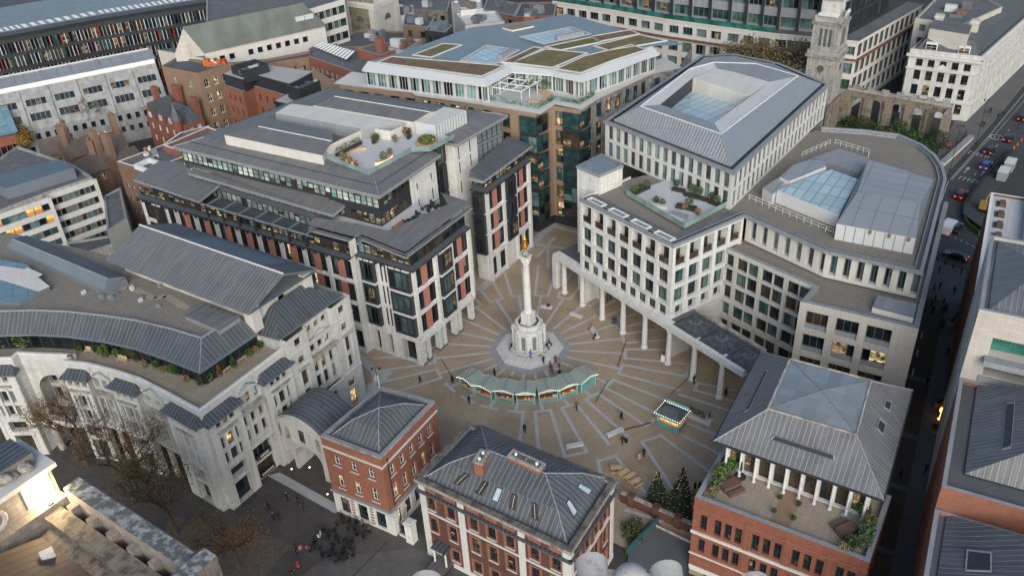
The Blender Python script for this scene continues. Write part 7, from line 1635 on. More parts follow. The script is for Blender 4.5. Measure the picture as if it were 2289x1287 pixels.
for pts in ([(515, 147), (545, 158), (600, 143), (570, 132)], [(640, 190), (668, 200), (738, 170), (708, 160)]):
    q = [W2(x, y, 24) for x, y in pts]; mb = MB(); parapet(mb, q, 21, 3, .3, 'dark_metal', 'dark_metal'); mb.face([V3(p, 22.6) for p in q], 'felt_grey')
    for i in range(5): p = lerp(lerp(q[0], q[1], rr(.3, .7)), lerp(q[3], q[2], rr(.3, .7)), (i + .5) / 5); mb.box(p, .5, 1.2, .9, 22.5, 23.6, random.choice(['alu_white', 'grey_metal', 'felt']))
    b.part('roof_plant', mb)
b.done()
c = [W2(328, 262, 10), W2(395, 285, 10), W2(455, 265, 10), W2(392, 245, 10)]
b = Bld('gabled_house', 'red brick house with steep slate gables, white windows and a corner turret', 'building', sum(c, Vector((0, 0))) / 4); mb = MB()
b.fac(mb, c[0], c[1], 0, 10, (4, 1.0, .4, .4, 1), [(4.2, 5.8), (7.4, 9)], 'vict', 'brick_red', .2); b.fac(mb, c[1], c[2], 0, 10, (3, 1.0, .4, .4, 1), [(7.4, 9)], 'vict', 'brick_red', .2); b.wall(mb, c[2], c[3], 0, 10, 'brick_red'); b.wall(mb, c[3], c[0], 0, 10, 'brick_red'); m = MB(); d = (c[1] - c[0]).normalized(); L = (c[1] - c[0]).length; nb = Vector((-d.y, d.x))
for u0, u1, h in ((0, .32, 4), (.36, .66, 3.2), (.68, .98, 3.0)):
    p, z = lerp(c[0], c[1], u0), lerp(c[0], c[1], u1); k = (p + z) / 2; mb.face([V3(p, 10), V3(z, 10), V3(k, 10 + h)], 'brick_red'); w = nb * 6.5
    m.face([V3(p - d * .2, 9.9), V3(k, 10.1 + h), V3(k + w, 10.1 + h), V3(p + w, 9.9)], 'lead_dark'); m.face([V3(k, 10.1 + h), V3(z + d * .2, 9.9), V3(z + w, 9.9), V3(k + w, 10.1 + h)], 'lead_dark'); b.win(V3(k - d * .5 - nb * .05, 10.5), d, 1.0, 1.3, 'vict')
hip(m, [lerp(c[0], c[3], .4) , lerp(c[1], c[2], .4), c[2], c[3]], 9.95, [lerp(lerp(c[0], c[1], .25), lerp(c[3], c[2], .25), .7), lerp(lerp(c[0], c[1], .75), lerp(c[3], c[2], .75), .7)], 13.5, 'lead_dark'); b.part('wall', mb); b.part('roof', m)
for p, w, h in ((lerp(c[0], c[3], .5), 1.6, 17), (lerp(c[2], c[3], .2), 2.6, 15), (lerp(c[2], c[3], .75), 2.4, 17)): mb = MB(); mb.box(p, math.atan2(d.y, d.x), w, 1.0, 8, h, 'brick_red'); mb.box(p, math.atan2(d.y, d.x), w + .3, 1.3, h - .6, h - .2, 'brick_orange'); b.part('chimney', mb)
mb = MB(); p = c[1] + d * -.6 + nb * .8; mb.lathe(V3(p, 0), [(1.2, 0), (1.2, 11.5)], 8, 'brick_red'); mb.lathe(V3(p, 11.5), [(1.5, 0), (.1, 4.2), (0, 4.6)], 8, 'lead'); b.part('turret', mb); b.done()
for i, (x, y, w, dp, lab) in enumerate(((125, 318, 8, 7, 'old brown house with pitched roof nearest the yellow tree'), (172, 322, 7, 7, 'old brown house with a tall chimney in the middle of the row'), (200, 360, 8, 6, 'old brown house with a small glass dormer behind the hotel'), (245, 345, 9, 8, 'old brown house with a wide dark roof in front of the bare trees'), (240, 310, 7, 6, 'old brown house with clay chimney pots under the stone office'), (275, 350, 7, 7, 'old brown house next to the white edged flat roofs'))):
    p = W2(x, y, 8); an = math.radians(27 + (i % 3) * 14); e = Vector((math.cos(an), math.sin(an))) * w / 2; q = Vector((-math.sin(an), math.cos(an))) * dp / 2; c = [p - e - q, p + e - q, p + e + q, p - e + q]
    b = Bld('old_house', lab, 'house', p, 'old pitched roof houses'); mb = MB(); b.fac(mb, c[0], c[1], 0, 6.5, (3, .9, .5, .5, 1), [(3.9, 5.3)], 'sash', 'brick_brown', .2)
    for k in (1, 2, 3): b.wall(mb, c[k], c[(k + 1) % 4], 0, 6.5, 'brick_brown')
    for k in (1, 3): mb.face([V3(c[k], 6.5), V3(c[(k + 1) % 4], 6.5), V3((c[k] + c[(k + 1) % 4]) / 2, 9.3)], 'brick_brown')
    b.part('wall', mb); mb = MB(); r0, r1 = (c[0] + c[3]) / 2, (c[1] + c[2]) / 2; s = q.normalized() * .4; mb.face([V3(c[0] - s, 6.3), V3(c[1] - s, 6.3), V3(r1, 9.4), V3(r0, 9.4)], 'brown_tile'); mb.face([V3(r0, 9.4), V3(r1, 9.4), V3(c[2] + s, 6.3), V3(c[3] + s, 6.3)], 'brown_tile'); b.part('roof', mb)
    mb = MB(); k = lerp(r0, r1, .12 if i % 2 else .85); mb.box(k, an, 1.2, 2.0, 6.5, 12.5 + i % 3, 'brick_tan')
    for j in (-.6, 0, .6): mb.lathe(V3(k + q.normalized() * j, 12.5 + i % 3), [(.2, 0), (.15, .6)], 6, 'brick_orange')
    b.part('chimney', mb); b.done()
b, P = block('red_brick_wing', 'dark red brick wing with a blue glass roof at the left edge', [(-40, 320), (38, 300), (30, 262), (-40, 275)], 10, 'brick_red', 'felt', [(0, (5, 1.2, .4, .4, 1), [(1.6, 3.8), (5.6, 7.8)], 'sashd')], .4); q = [W2(-40, 300, 12), W2(36, 282, 12), W2(15, 235, 15), W2(-40, 248, 15)]; mb = MB(rot=.4); mb.face([V3(q[0], 10.5), V3(q[1], 10.5), V3(q[2], 15), V3(q[3], 15)], 'glass_roof_blue'); mb.prism([P[0], P[1], P[2], P[3]], 10, 10.4, 'edge_blue'); b.part('glass_slope', mb); b.done()
b, P = block('white_office', 'white office with square windows behind the green grey hall roof', [(462, 55), (640, 28), (662, 34), (770, 2), (770, -30), (560, -40), (462, -20)], 26, 'render_white', 'felt_grey', [(0, (12, 3.0, .2, .2, 1), rowz(26, 4, 2.2, 1.5, 1.6), 'far'), (2, (7, 2.6, .4, .4, 1), rowz(26, 5, 2.1, 1.4, 1.0), 'fardark')], .5); b.done()
c = W2(838, 72, 12); b = Bld('square_church_tower', 'massive square stone church tower with half round louvres at the top edge', 'church tower', c); an = GRID
e, q = A, B; s = 5.6; k = [c - e * s - q * s, c + e * s - q * s, c + e * s + q * s, c - e * s + q * s]; mb = MB()
for i in range(4): b.wall(mb, k[i], k[(i + 1) % 4], 0, 40, 'stone_old' if i == 0 else 'stone_warm')
for TT in (xf(k[0], e), xf(k[1], q)):
    bars(mb, TT, -.4, 11.6, .5, 21.5, 22.3, 'stone_plain'); bars(mb, TT, -.2, 11.4, .2, 20.6, 21.5, 'stone_plain')
    for j in range(8): t0, t1 = math.pi * j / 8, math.pi * (j + 1) / 8; mb.face([TT(5.6 + 1.5 * math.cos(t0), .05, 16.6), TT(5.6 + 1.5 * math.cos(t1), .05, 16.6), TT(5.6 + 1.5 * math.cos(t1), .05, 16.6 + 1.7 * math.sin(t1)), TT(5.6 + 1.5 * math.cos(t0), .05, 16.6 + 1.7 * math.sin(t0))], 'felt')
    for u in (1.0, 10.2): bars(mb, TT, u - .9, u + .9, .25, 0, 20.6, 'stone_warm')
b.part('tower', mb); b.done()
random.seed(21)
FAR = [('stone_annex', 'small pale annex with grey hipped roof left of the square church tower', [(735, 75), (800, 60), (812, 40), (745, 48)], 14, 'render_white', 'felt_grey'), ('white_annex', 'white walled annex right of the square church tower', [(880, 45), (922, 32), (925, 14), (880, 20)], 15, 'render_white', 'felt_grey'),
 ('black_penthouse', 'black boxy penthouse block behind the blue flat roof', [(950, 72), (995, 78), (1012, 62), (965, 52)], 27, 'dark_metal', 'edge_blue'), ('brown_roof_house', 'house with dark pitched roof right of the square tower', [(900, 60), (960, 66), (975, 40), (905, 34)], 20, 'brick_brown', 'felt'),
 ('white_roof_block', 'white stepped block with a grass patch on its roof', [(1040, 62), (1128, 52), (1110, 28), (1015, 34)], 26, 'stone_warm', 'render_white'), ('white_cube', 'white boxy rooftop block near the top edge', [(1030, 28), (1080, 24), (1078, 4), (1008, 6)], 27, 'render_white', 'render_white'), ('grey_terrace', 'grey roofed terrace of old houses at the top edge, left part', [(1080, 25), (1150, 40), (1165, 12), (1090, -2)], 17, 'brick_brown', 'felt_grey'), ('grey_terrace', 'grey roofed terrace of old houses at the top edge, right part', [(1150, 42), (1240, 40), (1245, 8), (1165, 10)], 17, 'brick_red', 'felt'), ('red_house', 'narrow bright red house with a pointed gable at the top edge', [(1170, 42), (1195, 44), (1200, 28), (1176, 26)], 20, 'red_brick_far', 'felt'), ('dark_roof_block', 'long low block of dark lead roofs below the square church tower', [(735, 110), (850, 108), (935, 75), (800, 72)], 15, 'brick_brown', 'felt'), ('mansard_house', 'grey mansard house with white dormer behind the blue roof', [(868, 112), (905, 118), (945, 92), (880, 88)], 22, 'render_grey', 'felt_grey'), ('stone_terrace', 'stone terrace of small roofs at the top edge right of the white office', [(880, 22), (1000, 30), (1010, -5), (890, -10)], 12, 'stone_old', 'felt_grey'), ('beige_office', 'beige office with grid of windows between two stone buildings top right', [(2045, 45), (2150, 60), (2240, 20), (2130, -40)], 20, 'stone_warm', 'felt_grey'), ('back_street_block', 'brown block with dark roof along the top edge left of the tall tower', [(770, 10), (880, 22), (900, -20), (790, -30)], 13, 'brick_brown', 'felt')]
for n, lab, pts, z, wl_, rf in FAR:
    fc = [(i, (max(2, int((W2(*pts[(i + 1) % 4], z) - W2(*pts[i], z)).length / 3)), 1.5, .3, .3, 1), rowz(z, 4, 1.7, 1.5, .9), 'far' if n == 'beige_office' or 'white' in n else 'fardark') for i in (0, 1)]
    b, P = block(n, lab, pts, z, wl_, rf, fc, .5); c = sum(P, Vector((0, 0))) / 4; mb = MB()
    for i in range(6): p = lerp(lerp(P[0], P[1], rr(.2, .8)), lerp(P[3], P[2], rr(.2, .8)), rr(.2, .8)); mb.box(p, GRID, rr(.8, 3), rr(.8, 2.2), z, z + rr(.6, 2.2), random.choice(['alu_white', 'edge_grey', 'brick_brown', 'felt_grey', 'edge_blue']))
    b.part('roof_plant', mb, kind='stuff'); b.cap = 40; b.done()
z = 18; LP = [W2(1235, 2, z), W2(1370, 22, z), W2(1489, 42, z), W2(1620, 60, z), W2(1730, 74, z), W2(1820, 82, z), W2(1919, 92, z)]; C = LP[-1]; RE = W2(2062, 10, z)
b = Bld('curved_office', 'huge curved white office with dark glazed upper floors and teal balcony glass, top right', 'building', LP[3] + Vector((10, 20))); mb = MB(); R = [(1, 3.8), (5.2, 8.0), (9.4, 12.2), (14.2, 16.4)]
for i in range(6): L = (LP[i + 1] - LP[i]).length; b.fac(mb, LP[i], LP[i + 1], 0, z, (max(3, round(L / 4.2)), 2.9, .3, .3, 1), R, 'far', 'render_white', .5)
b.fac(mb, C, RE, 0, z, (12, 3.1, .5, .5, 1), [(1, 4.2), (5, 8.4), (9.2, 12.6), (13.6, 17)], 'fardark', 'render_white', .5); b.part('wall', mb)
mb = MB(); mb.strip(LP + [RE], [(-.1, 12.9), (.7, 13.0), (.7, 13.3), (-.1, 13.35)], 'brown_panel'); mb.strip(LP[:5], [(.05, 18), (.05, 19.3)], 'g_emerald'); mb.strip(LP + [RE], [(.25, 17.6), (.25, 18.02), (-4, 18.02)], ['render_white', 'felt_grey']); b.part('ledges', mb)
U = []
for i in range(7):
    p, q = LP[max(0, i - 1)], LP[min(6, i + 1)]; dd = (q - p).normalized(); U.append(LP[i] + Vector((-dd.y, dd.x)) * (3.2 if i < 6 else 3.4))
dr = (RE - C).normalized(); mb = MB(); U[6] = C + Vector((-dr.y, dr.x)) * 2.2 - (LP[5] - LP[6]).normalized() * -2.5; mf = MB()
for i in range(6):
    L = (U[i + 1] - U[i]).length; n = max(2, round(L / 5)); b.fac(mb, U[i], U[i + 1], 18, 27, (n, .86, .1, .1), [(18.6, 21.2), (23.4, 26.2)], 'far', 'edge_grey', .4); T = xf(U[i], (U[i + 1] - U[i]).normalized())
    for j in range(n): bars(mf, T, L * j / n - .35, L * j / n + .35, .6, 18, 27.2, 'dark_metal')
b.fac(mb, U[6], U[6] + dr * 27, 18, 27, (9, .8, .2, .2), [(18.6, 22), (23, 26.5)], 'fardark', 'dark_metal', .6); b.part('upper_wall', mb); b.part('dark_piers', mf, kind='stuff')
mb = MB(); mb.strip(U + [U[6] + dr * 27], [(.5, 27), (.5, 27.5), (-12, 27.5), (-12.2, 32)], ['edge_grey', 'felt_grey', 'dark_metal']); mb.strip(U[2:] + [U[6] + dr * 27], [(.3, 27.5), (.3, 28.6)], 'orange_rail'); b.part('roof', mb); b.cap = 90; b.done()
random.seed(5)
c = Vector((77.5, 205)); b = Bld('church_spire', 'slender white stone church tower with louvres and stacked stages, top right', 'church tower', c); mb = MB(); an = math.radians(-36)
e = Vector((math.cos(an), math.sin(an))); q = Vector((-e.y, e.x))
for h, z0, z1, m in ((3.4, 0, 18.6, 'stone_tower'), (3.9, 18.6, 19.2, 'stone_grey'), (3.6, 19.2, 20.2, 'stone_tower'), (3.1, 20.2, 26.2, 'stone_tower'), (3.5, 26.2, 26.8, 'stone_grey'), (3.0, 26.8, 28.2, 'stone_tower'), (2.1, 28.2, 31.6, 'stone_white'), (2.4, 31.6, 32, 'stone_grey'), (1.5, 32, 36.2, 'stone_dirty'), (2.5, 36.2, 37, 'stone_white'), (1.6, 37, 42, 'stone_clean')): mb.box(c, an, h * 2, h * 2, z0, z1, m)
for d, n in ((e, -q), (q, e)):
    T = lambda u, o, z: V3(c + d * u + n * o, z)
    for k in (-1, 0, 1): bars(mb, T, k * 1.1 - .32, k * 1.1 + .32, 3.17, 21.2, 25.3, 'felt', 3.0)
    for k in (-2.9, -2.1, 2.1, 2.9): bars(mb, T, k - .22, k + .22, 3.3, 20.4, 26.2, 'stone_tower', 3.0)
    for k in (-1.9, -.65, .65, 1.9): mb.tube(T(k, 2.2, 32), T(k, 2.2, 36.2), .26, .22, 8, 'stone_clean')
    for j in range(8): a0, a1 = math.pi * j / 8, math.pi * (j + 1) / 8; mb.face([T(2.4 * math.cos(a0), 3.4, 28.2), T(2.4 * math.cos(a1), 3.4, 28.2), T(2.4 * math.cos(a1), 3.4, 28.2 + 1.3 * math.sin(a1)), T(2.4 * math.cos(a0), 3.4, 28.2 + 1.3 * math.sin(a0))], 'stone_clean')
    p = T(0, 3.42, 16); mb.tube(p, p + V3(n * .12, 0), 1.15, 1.15, 14, 'stone_dirty'); mb.tube(p, p + V3(n * .16, 0), .85, .85, 14, 'felt')
b.part('tower', mb); b.done()
b = Bld('ruined_church_wall', 'roofless rubble church wall with a row of empty arched windows', 'ruin', W2(2000, 250)); mb = MB()
r0, r1, r2 = W2(1897, 192, 8.5), W2(2130, 232, 8.5), W2(1848, 238, 8.5); d = (r1 - r0).normalized(); L = (r1 - r0).length; T = xf(r0, d)
for k in range(5):
    for o in (0, -.9): archwall(mb, T, L * k / 5, L * (k + 1) / 5, 0, 8 + (.3 if k == 0 else 0), L * (k + .5) / 5, 1.05, 4.9, o, 'stone_old', 10, .9 if o == 0 else 0)
mb.face([T(0, 0, 8), T(L, 0, 8), T(L, -.9, 8), T(0, -.9, 8)], 'stone_dirty'); bars(mb, T, -.1, L + .1, .25, 7.5, 8.1, 'stone_dirty', -1.1); d2 = (r0 - r2).normalized(); L2 = (r0 - r2).length; T2 = xf(r2, d2)
for k in range(2): archwall(mb, T2, L2 * k / 2, L2 * (k + 1) / 2, 0, 8.2, L2 * (k + .5) / 2, 1.0, 4.9, 0, 'stone_old', 10, .9)
for k in range(6): bars(mb, T, L * k / 5 - .5, L * k / 5 + .5, .5, 0, 6.2, 'stone_old')
for k in range(7): bars(mb, T, L * (k + .3) / 7, L * (k + .8) / 7, -.3, 8, 8.9, 'stone_grey', -.5)
d3 = Vector((d.y, -d.x)) * -1; mb.prism([r1 - d * .9, r1, r1 + Vector((d.y, -d.x)) * 5, r1 + Vector((d.y, -d.x)) * 5 - d * .9], 0, 7, 'stone_old', 'stone_dirty')
b.part('wall', mb); b.done()
RW = [(1.5, 4), (5.2, 7.8), (9, 11.4), (12.4, 14.2)]
b, P = block('grey_stone_office', 'tall ornate grey stone office with dormers and chimneys in the top right corner', [(2035, 113), (2194, 131), (2330, 10), (2180, -10)], 16, 'stone_white', 'felt', [(0, (5, 1.5, 1.2, 1.2, 1), RW, 'sashd', .3, 'stone_plain'), (1, (14, 1.5, .8, .8, 1), RW, 'sashd', .5, 'stone_plain')], .5)
mb = MB()
for i in (0, 1): d = (P[i + 1] - P[i]).normalized(); L = (P[i + 1] - P[i]).length; T = xf(P[i], d); bars(mb, T, -.6, L + .6, .7, 14.8, 15.4, 'stone_plain'); bars(mb, T, -.3, L + .3, .35, 11.7, 12.1, 'stone_plain'); bars(mb, T, -.2, L, .3, 4.4, 4.8, 'stone_plain')
T = xf(P[0], (P[1] - P[0]).normalized()); L = (P[1] - P[0]).length; mb.face([T(L * .35, .5, 12.1), T(L * .65, .5, 12.1), T(L * .5, .5, 13.6)], 'stone_plain'); b.part('cornice', mb)
q4 = inset(P, .8); u4 = inset(P, 2.6); mb = MB(); hip(mb, q4, 16, u4, 19, 'lead_dark'); mb.face([V3(p, 19) for p in u4], 'felt_grey'); b.part('mansard', mb)
for u in (.2, .66): mb = MB(); bars(mb, T, L * u, L * u + 2.6, -.8, 16.2, 18, 'white_metal', -2.4); b.part('dormer', mb); b.win(T(L * u + .1, -.74, 16.4), (P[1] - P[0]).normalized(), 2.4, 1.4, 'sash')
for x, y in ((2098, 50), (2178, 62)): mb = MB(); mb.box(W2(x, y, 20), an, 1.8, 1.5, 17, 22, 'stone_warm'); mb.box(W2(x, y, 20), an, 2.1, 1.8, 21.2, 21.6, 'stone_plain'); b.part('chimney', mb)
fin(b, [W2(2075, 78, 19.5), W2(2162, 92, 19.5), W2(2170, 70, 19.5), W2(2085, 58, 19.5)], 17, 21, 'stone_warm', 'felt_grey'); b.cap = 60; b.done()
E0 = Vector((46, 69.5)); EL = Vector((.489, .872)); EN = Vector((.872, -.489)); LN = lambda t, o=0: E0 + EL * t + EN * o
b, P = block('lane_brick_block', 'orange brick block with a long slotted lead roof at the right edge', [LN(-3.8), LN(-3.8, 26), LN(16, 26), LN(16)], 20, 'brick_orange', 'felt', [(3, (9, 1.2, 1, 1, 1), [(2, 4.2), (6, 8.2), (10, 12), (14, 16), (17, 18.6)], 'sashd')], .5)
mb = MB(); h0 = [LN(-.6, 2), LN(-.6, 24), LN(15.6, 24), LN(15.6, 2)]; h1 = [LN(1.6, 8), LN(1.6, 16), LN(12, 16), LN(12, 8)]
hip(mb, h0, 20.3, h1, 24.5, 'lead_light', 'dark_metal'); mb.face([V3(p, 24.5) for p in h1], 'lead'); b.part('hip_roof', mb)
slot(b, h0[3], h0[0], h1[3], h1[0], 20.3, 24.5, .25, .85, .5, .62); b.cap = 30; b.done()
b, P = block('lower_brick_block', 'orange brick block with a lower hipped roof at the bottom right corner', [LN(-24), LN(-24, 26), LN(-4, 26), LN(-4)], 17, 'brick_orange', 'felt', [(3, (9, 1.2, 1, 1, 1), [(2, 4.2), (6, 8.2), (10, 12), (13.5, 15.5)], 'sashd')], .4)
mb = MB(); h0 = [LN(-24, 1.2), LN(-24, 24), LN(-4.2, 24), LN(-4.2, 1.2)]; h1 = [LN(-17, 12), LN(-17, 15), LN(-8, 15), LN(-8, 10)]; hip(mb, h0, 17.2, h1, 21, 'lead'); mb.face([V3(p, 21) for p in h1], 'lead_dark'); b.part('hip_roof', mb); slot(b, h0[3], h0[0], h1[3], h1[0], 17.2, 21, .25, .4, .25, .45, 'roof_window'); b.cap = 30; b.done()
b, P = block('cream_bay_office', 'tall cream stone office with green glass bays facing the camera at the right edge', [LN(16.3), LN(16.3, 24), LN(35, 24), LN(35)], 30, 'stone_warm', 'lead', [(0, [(2.2, 8.6), (10.4, 17)], [(13, 18), (21.5, 23.6), (24.4, 27)], 'greenbay', 1.4), (3, (6, 1.6, .6, .6, 1), [(k * 4 + 2, k * 4 + 4.4) for k in range(7)], 'brownfin')], .5)
mb = MB(); hip(mb, [LN(17, 1), LN(17, 23), LN(34, 23), LN(34, 1)], 30.2, [LN(25, 6), LN(25, 18)], 32.6, 'lead_light', 'edge_grey'); T = xf(LN(16.3), EN)
for u in (1.9, 10.1): bars(mb, T, u, u + 7, 1.3, 23.6, 24.4, 'edge_grey'); bars(mb, T, u, u + 7, .2, 20.6, 21.4, 'edge_grey')
b.part('roof', mb); b.done()
b, P = block('fin_clad_terrace', 'long office with rust brown uprights along the lane and white edged roof', [LN(35.4), LN(35.4, 22), LN(67, 22), LN(67)], 21, 'brown_panel', 'stone_plain', [(3, (24, .9, .3, .3, 1), [(k * 3.5 + .6, k * 3.5 + 3.4) for k in range(6)], 'brownfin', .35)], .4, edge='white_metal')
mb = MB()
for i in range(8): p = LN(38 + i * 3.7, 1.7); mb.box(p, math.atan2(EL.y, EL.x), 2.0, 1.5, 20.99, 21.06, 'felt'); mb.box(p + EN * .2, math.atan2(EL.y, EL.x), 1.7, .8, 21, 21.5, 'brown_panel')
mb.prism([LN(37, 5), LN(37, 13), LN(66, 13), LN(66, 5)], 21, 22.2, 'edge_grey', 'zinc_roof'); mb.prism([LN(37, 14), LN(37, 16), LN(60, 16), LN(60, 14)], 21, 23.4, 'render_white', 'alu_white'); b.part('roof_plant', mb); b.cap = 80; b.done()
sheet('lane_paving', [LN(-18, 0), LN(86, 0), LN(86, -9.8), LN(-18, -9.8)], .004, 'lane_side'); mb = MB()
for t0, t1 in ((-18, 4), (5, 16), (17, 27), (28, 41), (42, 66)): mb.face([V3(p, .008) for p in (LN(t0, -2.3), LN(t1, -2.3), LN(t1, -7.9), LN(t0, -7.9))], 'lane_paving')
mb.build('lane_panels', kind='structure'); mb = MB()
for i in range(13): strip2(mb, LN(-12 + i * 5.4, -4.9), LN(-10 + i * 5.4, -4.9), .2, .012, 'road_paint')
mb.build('lane_markings', kind='structure')
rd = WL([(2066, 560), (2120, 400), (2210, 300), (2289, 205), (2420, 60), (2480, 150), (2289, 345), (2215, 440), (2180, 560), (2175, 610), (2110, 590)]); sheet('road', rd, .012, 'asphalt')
pv = WL([(2060, 560), (2113, 392), (2200, 296), (2289, 190), (2400, 40), (2250, 20), (2140, 260), (2090, 350), (2040, 480)]); mb = MB(); mb.prism(pv, -.02, .13, 'kerb', 'pavement'); mb.build('pavement', kind='structure')
mb = MB()
for a, z, w in (((2070, 545), (2120, 405), .12), ((2124, 402), (2212, 303), .12), ((2212, 303), (2289, 210), .12), ((2290, 225), (2225, 300), .08), ((2128, 402), (2215, 306), .1)): strip2(mb, W2(*a), W2(*z), w, .016, 'road_paint')
for i in range(9): p, z = lerp(W2(2178, 392), W2(2262, 282), i / 9), lerp(W2(2178, 392), W2(2262, 282), (i + .4) / 9); strip2(mb, p, z, .12, .016, 'road_paint')
for i in range(7): p = lerp(W2(2095, 512), W2(2185, 555), i / 7); z = lerp(W2(2095, 512), W2(2185, 555), (i + .5) / 7); strip2(mb, p, z, .15, .016, 'road_paint')
c = W2(2228, 307)
for i in range(20): a0, a1 = math.pi * i / 10, math.pi * (i + 1) / 10; f = lambda a, r: V3(c + Vector((math.cos(a), math.sin(a))) * r, .016); mb.face([f(a0, 1.3), f(a1, 1.3), f(a1, 1.6), f(a0, 1.6)], 'road_paint')
f = (W2(2289, 225) - W2(2130, 395)).normalized(); s = Vector((f.y, -f.x))
for o in (-.4, .4): strip2(mb, c + s * o - f * .6, c + s * o + f * .6, .2, .016, 'road_paint')
for x, y in ((2160, 381), (2197, 388)): p = W2(x, y); strip2(mb, p - f * 1.5, p + f * .8, .18, .016, 'road_paint'); mb.face([V3(p + f * .8 - s * .5, .016), V3(p + f * .8 + s * .5, .016), V3(p + f * 2, .016)], 'road_paint')
for k, (x, y) in enumerate(((2185, 345), (2165, 402))):
    for j in range(5): p = W2(x, y) + s * (j * .9 - 1.8); strip2(mb, p - f * .9, p + f * .9, .16, .016, 'road_paint'); strip2(mb, p + f * (.8 - .4 * (j % 3)), p + f * (.8 - .4 * (j % 3)) + s * .5, .16, .017, 'road_paint')
mb.build('road_markings', kind='structure')
sheet('garden_ground', WL([(1850, 260), (2010, 262), (2120, 300), (2110, 345), (2040, 330), (1900, 300)]), .02, 'leaf_dark')
mb = MB(); a, z = W2(2105, 372), W2(2170, 312); d = z - a; mb.box((a + z) / 2, math.atan2(d.y, d.x), d.length, 1.0, .12, 1.0, 'stone_plain'); mb.box((a + z) / 2, math.atan2(d.y, d.x), d.length + .1, 1.3, 1.0, 1.12, 'kerb'); mb.build('garden_wall', label='low pale stone wall between the garden and the road', category='wall')
def lamp(px, py, h, label):
    p = W(px, py, .1); mb = MB(); mb.lathe(p, [(.14, 0), (.14, .8), (.07, 1.0), (.05, h)], 8, 'iron'); mb.tube(p + Vector((-.6, 0, h)), p + Vector((.6, 0, h)), .05, .05, 5, 'iron')
    for k in (-.6, .6): mb.lathe(p + Vector((k, 0, h - .35)), [(.2, 0), (.22, .15), (.08, .35)], 8, 'iron')
    mb.build('street_lamp', label=label, category='street lamp')
lamp(2182, 322, 11, 'tall dark street lamp beside the marked circle on the road'); lamp(2123, 384, 11, 'tall dark street lamp at the near end of the low garden wall'); lamp(2095, 345, 4, 'short dark twin street lamp next to the garden trees'); lamp(848, 876, 5, 'slim street lamp behind the flagpole of the small brick block')
def car(px, py, col, label, face=None, van=False, xy=None, tails=True):
    p = V3(W2(px, py), .02); r = empty('parked_car' if False else ('white_van' if van else 'car'), p, label, 'van' if van else 'car'); L, w, h = (5.2, 1.95, 2.2) if van else (4.4, 1.8, 1.45); d = face or f; s = Vector((d.y, -d.x))
    X = lambda x, y, z: p + V3(d * x + s * y, z); pr = [(-L / 2, .35), (-L / 2, .85), (-L / 2 + .15, 1.9 if van else .95), (L / 2 - (1.0 if van else 1.1), 1.95 if van else .92), (L / 2 - .1, .95 if van else .78), (L / 2, .4)]
    mb = MB()
    for y in (-w / 2, w / 2): mb.face([X(x, y, z) for x, z in pr] , col)
    for i in range(len(pr)): (x0, z0), (x1, z1) = pr[i], pr[(i + 1) % len(pr)]; mb.face([X(x0, -w / 2, z0), X(x1, -w / 2, z1), X(x1, w / 2, z1), X(x0, w / 2, z0)], col)
    mb.build('body', r)
    if not van:
        mb = MB(); lo = [(-L / 2 + .25, .94), (L / 2 - 1.15, .91)]; hi = [(-L / 2 + .75, h), (L / 2 - 2.0, h)]; a = w / 2 - .06; t = w / 2 - .25
        A4 = [X(lo[0][0], -a, lo[0][1]), X(lo[1][0], -a, lo[1][1]), X(lo[1][0], a, lo[1][1]), X(lo[0][0], a, lo[0][1])]; B4 = [X(hi[0][0], -t, h), X(hi[1][0], -t, h), X(hi[1][0], t, h), X(hi[0][0], t, h)]
        for i in range(4): mb.face([A4[i], A4[(i + 1) % 4], B4[(i + 1) % 4], B4[i]], 'g_dark')
        mb.build('windows', r); mb = MB(); mb.face([q + Vector((0, 0, .02)) for q in B4], col); mb.build('roof', r)
    else: mb = MB(); mb.face([X(L / 2 - .98, -.85, 1.85), X(L / 2 - .98, .85, 1.85), X(L / 2 - .06, .85, 1.0), X(L / 2 - .06, -.85, 1.0)], 'g_dark'); mb.build('windscreen', r)
    for x in (-L * .3, L * .31):
        for y in (-w / 2, w / 2): mb = MB(); mb.tube(X(x, y - .12, .32), X(x, y + .12, .32), .33, .33, 10, 'iron'); mb.tube(X(x, y - .125, .32), X(x, y + .125, .32), .17, .17, 8, 'alu_white'); mb.build('wheel', r)
    for y in (-.62, .62): mb = MB(); o = X(-L / 2 - .02, y, .72); mb.para(o - V3(s * .2, 0), V3(s * .4, 0), V3(d * .05, 0), (0, 0, .2), 'tail_red' if tails else 'red_paint'); mb.build('tail_light', r)
M('car_black', (.012, .013, .016), .2, .05, 1., spec=.7, bump=0); M('car_blue', (.02, .07, .3), .25, .05, 1., spec=.7, bump=0); M('car_red', (.1, .012, .015), .25, .05, 1., spec=.7, bump=0); M('car_white', (.65, .66, .68), .3, .05, 1., spec=.6, bump=0)
car(2254, 314, 'car_black', 'black taxi with red tail lights beyond the marked circle'); car(2212, 341, 'car_black', 'dark car braking in the middle of the road'); car(2203, 375, 'car_blue', 'bright blue car on the road'); car(2147, 440, 'car_red', 'dark red car nearest the road works fence'); car(2118, 516, 'car_white', 'white van at the end of the lane', van=True); car(2137, 514, 'car_black', 'dark car right beside the white van', tails=False); car(2134, 577, 'car_black', 'large black car crossing the top of the lane', face=(W2(2105, 570) - W2(2165, 590)).normalized()); car(2286, 268, 'car_black', 'dark car cut by the right edge of the photo')
mb = MB(); pth = WL([(2190, 520), (2150, 490), (2152, 465), (2200, 400), (2262, 340)]); mb.strip(pth, [(.06, .02), (.06, 1.3), (-.06, 1.3), (-.06, .02)], 'iron'); mb.build('road_works_fence', label='dark fence round the road works beside the road', category='fence')
